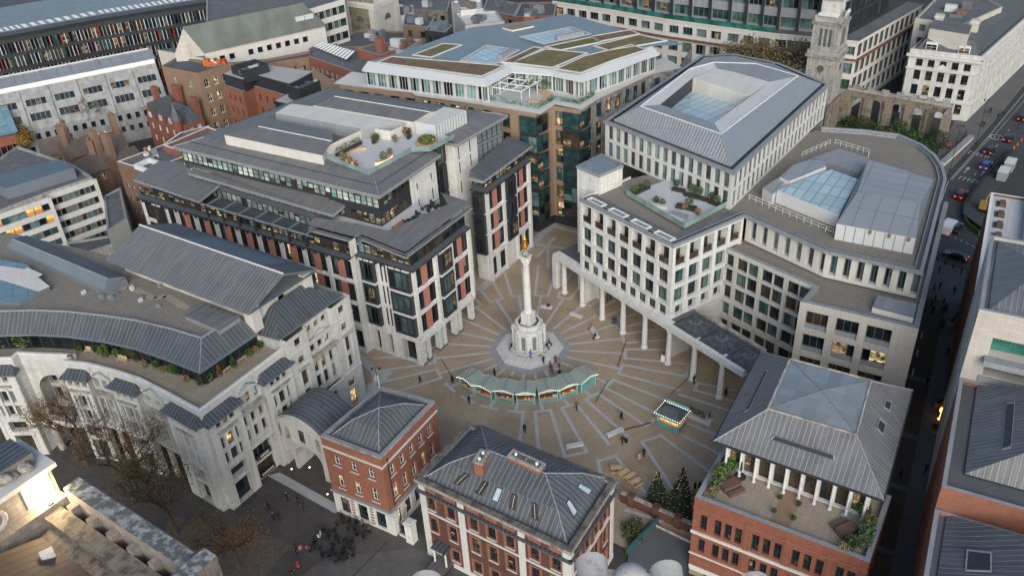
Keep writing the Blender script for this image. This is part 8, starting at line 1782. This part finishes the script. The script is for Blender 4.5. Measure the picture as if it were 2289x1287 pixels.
mb = MB(); mb.strip(WL([(2185, 528), (2160, 508), (2148, 488)]), [(.3, .02), (.3, 1.1), (.1, 1.1), (.1, .02)], 'leaf_green'); mb.build('green_hoarding', label='curved bright green hoarding at the corner of the road works', category='hoarding')
for i, (x, y) in enumerate(((2266, 332), (2274, 325), (2283, 315))): mb = MB(); mb.lathe(W(x, y, .02), [(.25, 0), (.25, .06), (.16, .07), (.03, .8)], 8, 'cloth_orange'); mb.build('traffic_cone', label='orange traffic cone in the row along the road works fence', category='traffic cone', group='traffic cones by the road works')
for i, (x, y) in enumerate(((2255, 378), (2240, 398))): mb = MB(); mb.box(W2(x, y), .9, 3.4, 1.9, .02, 2, 'edge_grey'); mb.box(W2(x, y), .9, 3.5, 2, 2, 2.1, 'alu_white'); mb.build('site_cabin', label=['white site cabin farther from the lane in the road works', 'white site cabin nearer the lane in the road works'][i], category='cabin')
p = W2(2196, 470); r = empty('digger', V3(p, 0), 'small yellow digger parked in the road works', 'digger'); mb = MB(); mb.box(p, 1, 1.8, 1.5, .6, 1.9, 'yellow_paint'); mb.build('cab', r); mb = MB(); mb.box(p, 1, 2.4, .4, .02, .6, 'iron'); mb.box(p + Vector((.7, -.5)), 1, 2.4, .4, .02, .6, 'iron'); mb.build('tracks', r); mb = MB(); mb.tube(V3(p, 1.2), V3(p + Vector((1.4, 1.4)), 3), .15, .13, 6, 'yellow_paint'); mb.tube(V3(p + Vector((1.4, 1.4)), 3), V3(p + Vector((2.3, 2.2)), .6), .12, .1, 6, 'yellow_paint'); mb.build('boom', r)
for i, (x, y) in enumerate(((2095, 583), (2112, 591), (2130, 599), (2090, 670), (2109, 677))): mb = MB(); mb.lathe(W(x, y, .01), [(.13, 0), (.13, .9), (.16, .92), (.1, 1.05), (0, 1.1)], 8, 'iron'); mb.build('bollard', label='slim black bollard across the top of the lane', category='bollard', group='bollards of the lane')
for i, (x, y) in enumerate(((2112, 690), (2105, 726), (2128, 724), (2098, 905), (2088, 962))): mb = MB(); mb.box(W2(x, y), .98, 1.6, .9, .01, .8, 'pot_dark' if i < 2 else 'wood'); mb.box(W2(x, y), .98, 1.4, .7, .8, .84, 'soil'); mb.leaves(V3(W2(x, y), 1), .7, .4, .3, 40, .25, ['leaf_dark', 'leaf_rust']); mb.build('planter', label=['black planter in the middle of the lane, upper one', 'black planter in the middle of the lane, lower one', 'wooden planter box at the brick side of the lane', 'wooden planter below the glowing lamp of the lane', 'wooden planter lowest along the brick side of the lane'][i], category='planter')
mb = MB(); mb.lathe(W(2100, 936, .01), [(.3, 0), (.1, .1), (.05, 1.4), (.3, 1.5), (.3, 2.0), (0, 2.1)], 8, 'lamp_warm'); mb.build('heater_lamp', label='glowing orange heater lamp at the brick side of the lane', category='lamp')
BR_ = {}
def tree(px, py, h, r, leaf, n, size, label, bark='bark', z=0, cs=1.0, name='plane_tree', group=None, sp=.75, lo=.35):
    base = W(px, py, z); base.z = 0 if z > 3 else z; t = empty(name, base, label, 'tree', group); mb = MB(); ends = []
    def grow(p, d, ln, rad, lev):
        q = p + d * ln; mb.tube(p, q, rad, rad * .68, 6 if lev < 2 else 4, bark, False)
        if lev >= 5 or rad < .008: ends.append(q); return
        for k in range(4 if lev == 0 else 3):
            a = rr(0, 6.28); o = Vector((math.cos(a), math.sin(a), rr(-.1, .55))); grow(q, (d * rr(.5, .9) + o * sp * rr(.5, 1)).normalized(), ln * rr(.62, .82), rad * rr(.5, .68), lev + 1)
        if lev: ends.append(q)
    grow(base, Vector((rr(-.06, .06), rr(-.06, .06), 1)), h * .3, h * .026, 0); mb.build('trunk', t); mb = MB()
    mx = max((e - base).length for e in ends)
    for i in range(n):
        e = random.choice(ends); p = e + Vector((random.gauss(0, r * .13), random.gauss(0, r * .13), random.gauss(0, r * .11)))
        a = Vector((random.gauss(0, 1), random.gauss(0, 1), random.gauss(0, .7))).normalized(); g = a.orthogonal().normalized(); k = size * rr(.6, 1.4); mb.face([p - a * k / 2, p + g * k * .4, p + a * k / 2, p - g * k * .4], random.choice(leaf), [(0, 0)] * 4)
    mb.build('crown', t)
OL = ['leaf_tan', 'leaf_tan', 'leaf_olive', 'leaf_rust', 'leaf_orange']
tree(195, 1040, 15, 6, OL, 2300, .2, 'bare looking plane tree with brown leaves nearest the recessed arch'); tree(300, 1120, 15, 6.5, OL, 3000, .2, 'plane tree with thin orange leaves in front of the curved stone building'); tree(395, 1190, 14, 6.5, ['leaf_olive', 'leaf_orange', 'leaf_dark', 'leaf_tan'], 3800, .2, 'plane tree with darker mixed leaves beside the stone parapet'); tree(535, 1268, 11.5, 5.5, ['leaf_orange', 'leaf_orange', 'leaf_yellow', 'leaf_tan'], 1900, .19, 'airy plane tree with orange leaves spread over the churchyard paving')
tree(1675, 112, 21, 8, ['leaf_tan', 'leaf_olive', 'leaf_tan'], 2600, .5, 'tan plane tree in front of the curved white office, left of a pair', z=15); tree(1752, 122, 20, 7.5, ['leaf_olive', 'leaf_tan', 'leaf_olive'], 2400, .5, 'olive plane tree beside the slender church tower', z=15)
tree(78, 372, 12, 5, ['leaf_yellow', 'leaf_yellow', 'leaf_olive'], 3400, .42, 'bright yellow leaved tree between the red brick wing and the hotel', name='yellow_tree', sp=.6); tree(150, 330, 13, 5, ['leaf_tan'], 350, .3, 'bare tree against the grey stone office, left one', bark='bark_pale', name='bare_tree'); tree(215, 320, 15, 5, ['leaf_tan'], 350, .3, 'bare tree against the grey stone office, right one', bark='bark_pale', name='bare_tree')
def xmas(px, py, h, r, label):
    t = empty('christmas_tree', W(px, py), label, 'christmas tree'); o = W(px, py); mb = MB(); mb.tube(o, o + Vector((0, 0, h)), .14, .02, 6, 'bark'); mb.build('trunk', t); mb, ml = MB(), MB()
    for i in range(2600):
        f_ = random.random() ** .75; z = .4 + (h - .4) * (1 - f_); R = r * f_ * (.8 + .2 * math.sin(z * 7)) * rr(.5, 1.05); a = rr(0, 6.28); p = o + Vector((R * math.cos(a), R * math.sin(a), z)); d = Vector((math.cos(a), math.sin(a), rr(-.5, .1))).normalized(); s_ = Vector((-d.y, d.x, 0)); k = rr(.25, .5); mb.face([p - d * k * .5 - s_ * .07, p - d * k * .5 + s_ * .07, p + d * k * .6], random.choice(['leaf_xmas', 'leaf_xmas', 'leaf_dark']), [(0, 0)] * 3)
        if i % 30 == 0: ml.ball(p + d * .25, .04, 'tree_bulb', n=4, k=2)
    mb.build('foliage', t); ml.build('fairy_lights', t, kind='stuff')
xmas(1468, 1124, 5.8, 1.9, 'christmas tree standing apart on the left of three'); xmas(1522, 1122, 6.4, 1.9, 'christmas tree at the back of the joined pair'); xmas(1519, 1153, 6.6, 2.35, 'largest christmas tree at the front of the joined pair')
mb = MB(); a, z = W2(1487, 1116), W2(1552, 1103); mb.beam(V3(a, 1), V3(z, 1), .12, .3, 'yellow_paint')
for k in range(4): p = lerp(a, z, k / 3); mb.box(p, 0, .5, .3, .01, .7, 'yellow_paint')
mb.build('yellow_barrier', label='yellow barrier behind the christmas trees', category='barrier')
PR = {}
def shrub(kind, x, y, z, label, sc=1.0, rot=None, group=None):
    K = {'ball': (['leaf_green', 'leaf_dark'], .55, .55), 'bright': (['leaf_bright', 'leaf_green'], .6, .5), 'olive': (['leaf_olive', 'leaf_bright'], .7, .75), 'rust': (['leaf_rust', 'leaf_straw'], .55, .45), 'cone': (['leaf_dark', 'leaf_green'], .45, 1.0), 'ocone': (['leaf_rust', 'leaf_orange'], .42, .9), 'sage': (['leaf_sage', 'leaf_green'], .65, .55), 'straw': (['leaf_straw', 'leaf_olive'], .55, .55), 'red': (['leaf_red', 'leaf_rust'], .5, .4)}[kind]
    p = W(x, y, z)
    if kind not in PR:
        r = empty('potted_shrub', p, label, 'potted plant', group); mb = MB(); mb.lathe(p, [(.26, 0), (.36, .42), (.32, .43), (.3, .38), (0, .38)], 8, 'pot_grey'); mb.build('pot', r); mb = MB()
        if 'cone' in kind:
            for k in range(6): mb.leaves(p + Vector((0, 0, .5 + k * .28)), K[1] * (1 - k / 6.5), K[1] * (1 - k / 6.5), .22, 60, .22, K[0], .3)
        else: mb.leaves(p + Vector((0, 0, .4 + K[2] * .8)), K[1], K[1], K[2], 300, .2, K[0], .45)
        mb.build('foliage', r); PR[kind] = r; r.scale = (sc,) * 3
    else: place_copy(PR[kind], p, rr(0, 6), sc, label, group=group)
seq = [('cone', 12, 776, 1.5), ('olive', 55, 778, 1.7), ('ball', 180, 786, 1.1), ('ball', 218, 790, 1.1), ('olive', 236, 798, 1.2), ('bright', 264, 798, 1.1), ('ball', 283, 798, .9), ('cone', 307, 808, 1.0), ('straw', 324, 821, .9), ('bright', 350, 823, 1.0), ('rust', 366, 831, .8), ('bright', 384, 834, 1.1), ('ball', 397, 838, 1.0), ('rust', 418, 853, .9), ('ball', 450, 862, 1.0), ('bright', 468, 852, 1.2), ('ocone', 492, 840, 1.1), ('cone', 524, 822, 1.2), ('bright', 557, 797, 1.0), ('rust', 572, 788, .9), ('ball', 584, 778, .9), ('red', 161, 806, 1.0)]
WORD = {'ball': 'round dark green shrub', 'bright': 'bright green rounded shrub', 'olive': 'large olive shrub', 'rust': 'rusty brown shrub', 'cone': 'pointed dark conifer', 'ocone': 'pointed orange conifer', 'sage': 'grey green shrub', 'straw': 'straw coloured grass clump', 'red': 'small red shrub'}
ORD = ['first', 'second', 'third', 'fourth', 'fifth', 'sixth', 'seventh', 'eighth', 'ninth', 'tenth']
cnt = {}
def shrubs(seq, z, where):
    cnt.clear(); tot = {}
    for s_ in seq: tot[s_[0]] = tot.get(s_[0], 0) + 1
    for k, x, y, sc in seq:
        i = cnt.get(k, 0); cnt[k] = i + 1; shrub(k, x, y, z, ('' if tot[k] == 1 else ORD[i] + ' ') + WORD[k] + ('' if tot[k] == 1 else ' from the left') + ' in a pot on ' + where, sc, group='potted plants on ' + where)
shrubs(seq, 16.8, 'the curved stone terrace')
shrubs([('bright', 1633, 1052, 1.5), ('sage', 1612, 1062, 1.4), ('olive', 1605, 1078, 1.4), ('sage', 1598, 1092, 1.3), ('straw', 1596, 1108, 1.2), ('cone', 1652, 1046, .9), ('ball', 1742, 1116, .6), ('ball', 1785, 1131, .6), ('ball', 1729, 1146, .6), ('ball', 1773, 1163, .6), ('bright', 1926, 1148, 1.5), ('rust', 1940, 1165, 1.3), ('olive', 1938, 1185, 1.4), ('sage', 1934, 1205, 1.6), ('sage', 1928, 1222, 1.5), ('ball', 1902, 1225, 1.5), ('straw', 1885, 1235, 1.1)], 11.76, 'the brick roof terrace')
shrubs([('sage', 1418, 432, 1.1), ('ball', 1432, 428, 1.0), ('sage', 1446, 420, 1.1), ('ball', 1466, 455, 1.0), ('sage', 1480, 460, 1.0), ('ball', 1512, 418, 1.0), ('sage', 1548, 432, 1.2), ('sage', 1562, 438, 1.3), ('ball', 1592, 448, 1.1), ('sage', 1602, 455, 1.1), ('rust', 1560, 480, 1.0), ('rust', 1530, 468, .9), ('sage', 1540, 462, 1.2)], 21.74, 'the white roof terrace')
shrubs([('straw', 768, 360, 1.2), ('straw', 782, 368, 1.1), ('rust', 796, 374, 1.0), ('straw', 872, 348, 1.0), ('olive', 858, 360, 1.0), ('rust', 884, 318, 1.1), ('ball', 842, 318, 1.2), ('rust', 910, 305, 1.4)], 28.53, 'the round roof garden')
def thing(name, label, cat, mbs):
    pass
z = 28.55; mb = MB(); c = W2(955, 322, z); mb.lathe(V3(c, z), [(2.0, 0), (2.0, .5), (1.8, .5), (1.8, .4), (0, .4)], 18, 'wood_pale'); mb.leaves(V3(c, z + .9), 1.7, 1.7, .6, 600, .35, ['leaf_green', 'leaf_bright', 'leaf_straw', 'leaf_olive']); mb.build('round_planter', label='large round planter of grasses on the office roof garden', category='planter')
for i, (x, y, R_, a0, a1) in enumerate(((815, 350, 3.0, 1.6, 4.2), (835, 352, 3.0, 4.9, 6.2))):
    mb = MB(); c = W2(x, y, z); pth = [c + Vector((math.cos(a0 + (a1 - a0) * k / 9), math.sin(a0 + (a1 - a0) * k / 9))) * R_ for k in range(10)]; mb.strip(pth, [(.3, z), (.3, z + .45), (-.25, z + .45), (-.25, z)], ['seat_glow', 'wood_pale', 'wood_pale']); mb.build('curved_bench', label=['long curved bench with a glowing edge on the round roof garden', 'short curved bench by the glass rail of the round roof garden'][i], category='bench')
for i, (x0, y0, x1, y1) in enumerate(((752, 350, 808, 322), (833, 322, 842, 318), (912, 312, 918, 306))): mb = MB(); p, q_ = W2(x0, y0, z), W2(x1, y1, z); L = (q_ - p).length; mb.box((p + q_) / 2, math.atan2(*(q_ - p).yx), L, .5, z, z + .5, 'pot_dark'); [mb.leaves(V3(lerp(p, q_, (k + .5) / 8), z + 1.1), L / 12 + .15, .3, .6, 40, .25, ['leaf_dark', 'leaf_green', 'leaf_rust'], .2) for k in range(8)]; mb.build('trellis_planter', label=['long trellis hedge planter along the white garden wall', 'tall trellis planter beside the ribbed door of the roof garden', 'tall dark trellis planter next to the lift housing'][i], category='planter')
for i, (x, y) in enumerate(((900, 522), (915, 500), (936, 486), (955, 470), (968, 462), (985, 468))):
    p = W2(x, y, 21.43); mb = MB(); mb.lathe(V3(p, 21.43), [(.3, 0), (.04, .05), (.04, .7), (.5, .72), (.5, .76), (0, .76)], 8, 'iron')
    for k in range(3): a = k * 2.1 + i; mb.box(p + Vector((math.cos(a), math.sin(a))) * .8, a, .45, .45, 21.43, 21.9, 'pot_dark'); mb.box(p + Vector((math.cos(a), math.sin(a))) * 1.0, a, .05, .45, 21.9, 22.3, 'pot_dark')
    mb.build('terrace_table_set', label=ORD[i] + ' dark table set from the left on the white corner terrace of the striped office', category='table', group='dark table sets on the office corner terrace')
mb = MB(); mb.box(W2(893, 506, 21.43), .98, 3, .8, 21.43, 21.9, 'wood'); mb.build('wooden_deck_bench', label='long brown wooden bench on the white corner terrace of the striped office', category='bench')
def benchw(x, y, z, lab, an):
    p = W2(x, y, z); r = empty('wooden_bench', V3(p, z), lab, 'bench'); mb = MB(); mb.box(p, an, 1.6, .5, z + .4, z + .46, 'wood_pale'); mb.build('seat', r); mb = MB(); q_ = p + Vector((-math.sin(an), math.cos(an))) * .25; mb.box(q_, an, 1.6, .06, z + .46, z + .95, 'wood_pale'); mb.build('backrest', r)
    for k in (-.7, .7): mb = MB(); mb.box(p + Vector((math.cos(an), math.sin(an))) * k, an, .08, .45, z, z + .4, 'wood_pale'); mb.build('leg', r)
benchw(274, 808, 16.8, 'slatted wooden bench on the front of the curved terrace', -.4); benchw(541, 806, 16.8, 'grey wooden bench on the gate side of the curved terrace', 1.0); benchw(509, 828, 16.8, 'grey wooden bench next to the orange conifer on the curved terrace', 1.0); benchw(203, 788, 16.8, 'grey wooden bench between two dark shrubs on the curved terrace', -.2)
for i, (x, y) in enumerate(((1632, 1088), (1892, 1188))):
    mb = MB(); p = W2(x, y, 11.76); an = GRID + .98; mb.box(p, an, 2.4, 1.3, 11.76, 12.5, 'brown_cover'); mb.box(p + Vector((math.sin(an), -math.cos(an))) * -1.2, an, 2.2, .6, 11.76, 12.2, 'brown_cover'); mb.box(p + Vector((math.sin(an), -math.cos(an))) * 1.2, an, 2.2, .6, 11.76, 12.2, 'brown_cover'); mb.build('covered_table_set', label=['table set under brown covers at the square end of the brick terrace', 'table set under brown covers at the lane end of the brick terrace'][i], category='garden furniture')
for i, (x, y) in enumerate(((1654, 1065), (1893, 1152))): mb = MB(); mb.lathe(W(x, y, 11.76), [(.75, 0), (.75, .1), (.05, .12), (.05, 2.6), (.16, 1.4) if 0 else (.14, 2.5), (.2, 1.2), (.05, .9)], 10, 'pot_dark' if i == 0 else 'edge_grey'); mb.build('closed_parasol', label=['closed parasol on a black base at the square end of the brick terrace', 'closed grey parasol on a black base at the lane end of the brick terrace'][i], category='parasol')
for i, (x, y) in enumerate(((1694, 1160), (1790, 1196))): mb = MB(); p = W(x, y, 12.1); [mb.leaves(p + V3(LODGE[1] * (k * .25 - 1.1), .1), .3, .3, .25, 40, .2, ['leaf_green', 'leaf_dark']) for k in range(9)]; mb.build('low_hedge', label=['low clipped hedge on the brick terrace edge, nearer the square', 'low clipped hedge on the brick terrace edge, nearer the lane'][i], category='hedge')
for i, (x, y, s_, m) in enumerate(((1930, 278, 2.4, 'leaf_dark'), (2100, 312, 2.5, 'leaf_dark'), (2072, 330, 2.0, 'leaf_dark'), (1960, 290, 1.6, 'leaf_green'), (2010, 285, 2.2, 'leaf_green'), (2050, 305, 1.4, 'leaf_bright'), (1985, 300, 1.4, 'leaf_rust'), (2035, 310, 1.4, 'leaf_green'), (1900, 270, 1.6, 'leaf_olive'))): mb = MB(); mb.leaves(W(x, y, s_ * .8), s_, s_, s_ * .9, 420, .5, [m, 'leaf_dark'], .4); mb.build('garden_bush', label=['dark clipped bush at the left of the ruin garden', 'large dark ball shaped tree at the road corner of the garden', 'dark bush in front of the ball shaped tree', 'green bush beside the clipped bush under the ruin', 'tall leafy bush in the middle of the ruin garden', 'pale round bush near the garden seats', 'rusty bush in the middle of the ruin garden', 'green bush below the last ruined window', 'olive bush at the foot of the first ruined window'][i], category='bush')
tb = ch = None; k = 0
for (x, y) in ((768, 1168), (792, 1182), (812, 1198), (736, 1196), (757, 1212), (782, 1224), (736, 1242), (758, 1248), (776, 1246), (704, 1226)):
    p = W(x, y); lab = 'small dark round cafe table in the cluster on the churchyard'
    if tb is None: tb = empty('cafe_table', p, lab, 'table', 'dark cafe tables'); mb = MB(); mb.lathe(p, [(.42, .7), (.42, .74), (0, .74)], 12, 'iron'); mb.build('table_top', tb); mb = MB(); mb.tube(p, p + Vector((0, 0, .7)), .04, .04, 6, 'iron'); mb.lathe(p, [(.25, .01), (.25, .04), (.04, .06)], 8, 'iron'); mb.build('leg', tb)
    else: place_copy(tb, p, 0)
    for j in range(4):
        a = j * 1.57 + rr(-.3, .3) + k; o = p + Vector((math.cos(a), math.sin(a), 0)) * rr(.7, .85); k += .4
        if ch is None:
            ch = empty('cafe_chair', o, 'dark cafe chair pulled up to a round table on the churchyard', 'chair', 'dark cafe chairs'); mb = MB(); mb.box(o.xy, 0, .45, .45, .44, .48, 'iron'); mb.build('seat', ch); mb = MB(); mb.box(o.xy + Vector((.22, 0)), 0, .04, .45, .48, .9, 'iron'); mb.build('backrest', ch)
            for u in (-.19, .19):
                for v in (-.19, .19): mb = MB(); mb.tube(o + Vector((u, v, 0)), o + Vector((u, v, .44)), .02, .02, 4, 'iron'); mb.build('leg', ch)
        else: place_copy(ch, o, a)
pt = None
for x, y in ((1378, 1052), (1394, 1062), (1408, 1070), (1420, 1082)):
    p = W(x, y)
    if pt is None:
        pt = empty('picnic_table', p, 'pale wooden picnic table behind the brick hall', 'table', 'picnic tables'); mb = MB(); mb.box(p.xy, 0, 1.7, .7, .7, .76, 'wood_pale'); mb.build('table_top', pt)
        for s_ in (-.75, .75): mb = MB(); mb.box(p.xy + Vector((0, s_)), 0, 1.7, .28, .42, .47, 'wood_pale'); mb.build('seat', pt); mb = MB(); mb.box(p.xy + Vector((s_ * .9, 0)), 0, .08, 1.6, .01, .42, 'wood_pale'); mb.build('leg', pt)
    else: place_copy(pt, p, .6)
mb = MB(); a, z = W2(1388, 1118), W2(1548, 1190); mb.beam(V3(a, 1.6), V3(z, 1.6), .45, 1.6, 'brick_dark'); mb.beam(V3(a, 1.7), V3(z, 1.7), .6, .1, 'stone_dirty')
for t in (.15, .5, .8): mb.box(lerp(a, z, t), GRID, .9, .9, 0, 2.1, 'brick_dark')
mb.build('garden_brick_wall', label='dark brick wall with piers between the square and the sunken ramp', category='wall')
r_ = WL([(1405, 1215), (1452, 1170), (1545, 1215), (1535, 1330), (1400, 1330)]); mb = MB(); mb.prism(r_, -.01, .5, 'stone_dirty'); mb.face([V3(p, .03) for p in r_], 'felt'); mb.build('ramp_mouth', label='dark sunken ramp mouth with low walls below the brick wall', category='ramp')
mb = MB(); a, z = W2(1400, 1240), W2(1470, 1170); mb.beam(V3(a, 1.2), V3(z, 1.2), .3, 1.2, 'ramp_teal'); mb.build('teal_panel', label='teal panel wall beside the sunken ramp', category='panel')
for i in range(6): mb = MB(); p = W(1398 + rr(0, 50), 1165 + rr(0, 45), .6); mb.leaves(p, .9, .9, .7, 120, .35, ['leaf_dark', 'leaf_green', 'leaf_olive'], .3); mb.build('ramp_bush', label='dark bush in the small bed beside the brick hall', category='bush', group='bushes by the sunken ramp')
Z = 34.; p0, p1 = W2(152, 1082, Z), W2(432, 1268, Z); d = (p1 - p0).normalized(); n = Vector((d.y, -d.x)); L = (p1 - p0).length; T = xf(p0, d)
b = Bld('cathedral_roof', 'weathered cathedral roof with stone parapet, sculpted gable and floodlight in the bottom left corner', 'church', p0); mb = MB()
for o0, o1, z0, z1, m in ((-1.1, 0.5, 8, Z, 'cathedral_stone'), (1.3, 3.0, 28, Z - 1.6, 'stone_grime')): mb.para(T(0, o0, z0), V3(d * L, 0), V3(n * (o1 - o0), 0), (0, 0, z1 - z0), m, 'white_lead' if o0 < 0 else 'stone_grime')
for k in range(6): mb.para(T(L * (k + .4) / 6, .5, 30), V3(d * .8, 0), V3(n * .8, 0), (0, 0, Z - 31), 'cathedral_stone')
mb.face([T(0, .5, Z - 3), T(L, .5, Z - 3), T(L, 1.4, Z - 3), T(0, 1.4, Z - 3)], 'felt'); mb.para(T(L - .4, -1.6, 28), V3(d * 1.6, 0), V3(n * 5, 0), (0, 0, Z - 27.4), 'stone_grime', 'white_lead'); mb.para(T(-.2, -1.5, Z - 1.2), V3(d * L, 0), V3(n * .5, 0), (0, 0, .5), 'stone_dirty'); b.part('parapet', mb)
mb = MB(); r1 = [T(1, 4.2, Z - 2.4), T(L + 4, 4.2, Z - 2.4), T(L + 4, 11, Z + .2), T(1, 11, Z + .2)]; mb.face(r1, 'nave_lead'); mb.face([T(1, 3.0, Z - 2.2), T(L + 4, 3.0, Z - 2.2), T(L + 4, 4.2, Z - 2.4), T(1, 4.2, Z - 2.4)], 'stone_grime'); mb.face([T(1, 11, Z + .2), T(L + 4, 11, Z + .2), T(L + 4, 20, Z - 3), T(1, 20, Z - 3)], 'lead_dark'); b.part('nave_roof', mb)
mb = MB(); mb.para(T(-6.5, .4, 8), V3(d * 6.5, 0), V3(n * 16, 0), (0, 0, Z - 9), 'cathedral_stone'); mb.para(T(-6, .5, Z - 1), V3(d * 5, 0), V3(n * 14, 0), (0, 0, 3), 'cathedral_stone'); mb.para(T(-6.4, .0, Z + 2), V3(d * 5.8, 0), V3(n * 15, 0), (0, 0, .5), 'stone_plain'); mb.para(T(-5.5, 1, Z + 2.5), V3(d * 3.5, 0), V3(n * 9, 0), (0, 0, 1.3), 'cathedral_stone', 'lead_dark')
mb.para(T(-1, .9, Z - .6), V3(d * .12, 0), V3(n * 2.6, 0), (0, 0, 2.3), 'stone_plain')
b.part('gable', mb)
mb = MB(); cc = T(-.95, 7, Z + .4)
for i in range(20): a0 = 2 * math.pi * i / 20; a1 = 2 * math.pi * (i + 1) / 20; f2 = lambda a: cc + V3(n * math.cos(a) * 1.6, 1.2 * math.sin(a)); mb.tube(f2(a0), f2(a1), .22, .22, 6, 'stone_dirty'); mb.ball(f2(a0) + V3(d * .15, 0), .16, 'stone_dirty', n=5, k=3)
b.part('wreath', mb)
mb = MB()
for i in range(16): mb.ball(T(rr(-3.5, -1.2), rr(1.5, 8), Z + 2.7 + rr(0, .7)), rr(.25, .6), 'stone_dirty', rr(.8, 1.5), rr(.8, 1.3), rr(.7, 1.2), 7, 5)
b.part('sculpture', mb)
mb = MB(); lp = T(-.3, 1.9, Z - .6); mb.box(lp.xy, .8, .5, .4, Z - 1.6, Z - .5, 'iron'); b.part('floodlight', mb); mb = MB(); mb.ball(lp + V3(d * -.1, .25), .5, 'flood_lens', n=10, k=6); b.part('floodlight_lens', mb)
mb = MB(); bx = T(4, 5.2, Z - 2); mb.box(bx.xy, .6, 1.1, .7, Z - 2.1, Z - 1.4, 'stone_plain'); b.part('roof_vent', mb); b.done()
ld = bpy.data.lights.new('floodlight', 'POINT'); lo_ = bpy.data.objects.new('floodlight', ld); COL.objects.link(lo_); lo_.location = lp + V3(d * .3, 1.1); ld.energy = 520; ld.color = (1, .72, .38); ld.shadow_soft_size = .3
for i, (x, y, z) in enumerate(((1028, 1312, 73.2), (1412, 1272, 74), (1785, 1316, 73.2))):
    mb = MB(); o = W(x, y, z); ax = Vector((.97, -.2, 0))
    mb.lathe(o + Vector((0, 0, -2.6)), [(.5, 0), (.5, 1.5), (.62, 1.6), (.5, 1.75), (.46, 2.1), (.4, 2.4), (.22, 2.56), (0, 2.6)], 18, 'stone_finial')
    for k in (-1, 1): q = o + ax * (k * .95) + Vector((0, 0, -.5)); mb.tube(q + Vector((0, .5, 0)), q + Vector((0, -.35, 0)), .42, .36, 14, 'stone_finial'); mb.tube(q + Vector((0, -.35, 0)), q + Vector((0, -.45, 0)), .44, .44, 14, 'stone_finial'); mb.box(o.xy + (ax * k * .7).xy, -.2, .9, .7, z - 3, z - .5, 'stone_finial')
    mb.box(o.xy, -.2, 3.4, 1.0, z - 3.2, z - 1.3, 'stone_finial')
    smooth(mb.build('stone_finial', label=['pale stone finial at the bottom edge under the brick hall', 'pale stone finial at the bottom edge left of the brick terrace house', 'pale stone finial at the bottom edge below the brick terrace house'][i], category='finial'), 50)
cam = bpy.data.cameras.new('camera'); co = bpy.data.objects.new('camera', cam); COL.objects.link(co)
cam.sensor_width = 36; cam.lens = 36 * F / 2289; cam.clip_start = 1; cam.clip_end = 4000
m = Matrix(((RX.x, -RX.y, -RX.z), (RY.x, -RY.y, -RY.z), (RZ.x, -RZ.y, -RZ.z)))
co.matrix_world = Matrix.Translation(CAMPOS) @ m.to_4x4()
SC.camera = co
w = bpy.data.worlds.new('World'); SC.world = w; w.use_nodes = True
nt = w.node_tree; bg = nt.nodes['Background']
sky = nt.nodes.new('ShaderNodeTexSky'); sky.sky_type = 'NISHITA'; sky.sun_disc = False
ELEV, AZ = math.radians(27), math.radians(176)      # veiled sun, high behind the camera
sky.sun_elevation = ELEV; sky.sun_rotation = AZ; sky.air_density = 1.0; sky.dust_density = 3.0; sky.ozone_density = 1.0
mx = nt.nodes.new('ShaderNodeMix'); mx.data_type = 'RGBA'; mx.blend_type = 'MULTIPLY'; mx.inputs[0].default_value = 1; mx.inputs[7].default_value = (.94, .99, 1, 1); nt.links.new(sky.outputs[0], mx.inputs[6]); nt.links.new(mx.outputs[2], bg.inputs[0]); bg.inputs[1].default_value = .095
sd = bpy.data.lights.new('sun', 'SUN'); so = bpy.data.objects.new('sun', sd); COL.objects.link(so)
sd.energy = 1.25; sd.angle = math.radians(50); sd.color = (.99, 1., .99)
ds = Vector((math.sin(AZ) * math.cos(ELEV), math.cos(AZ) * math.cos(ELEV), math.sin(ELEV)))
so.rotation_euler = ds.to_track_quat('Z', 'Y').to_euler()
SC.view_settings.view_transform = 'Standard'; SC.view_settings.look = 'None'; SC.view_settings.exposure = .8; SC.view_settings.gamma = 1
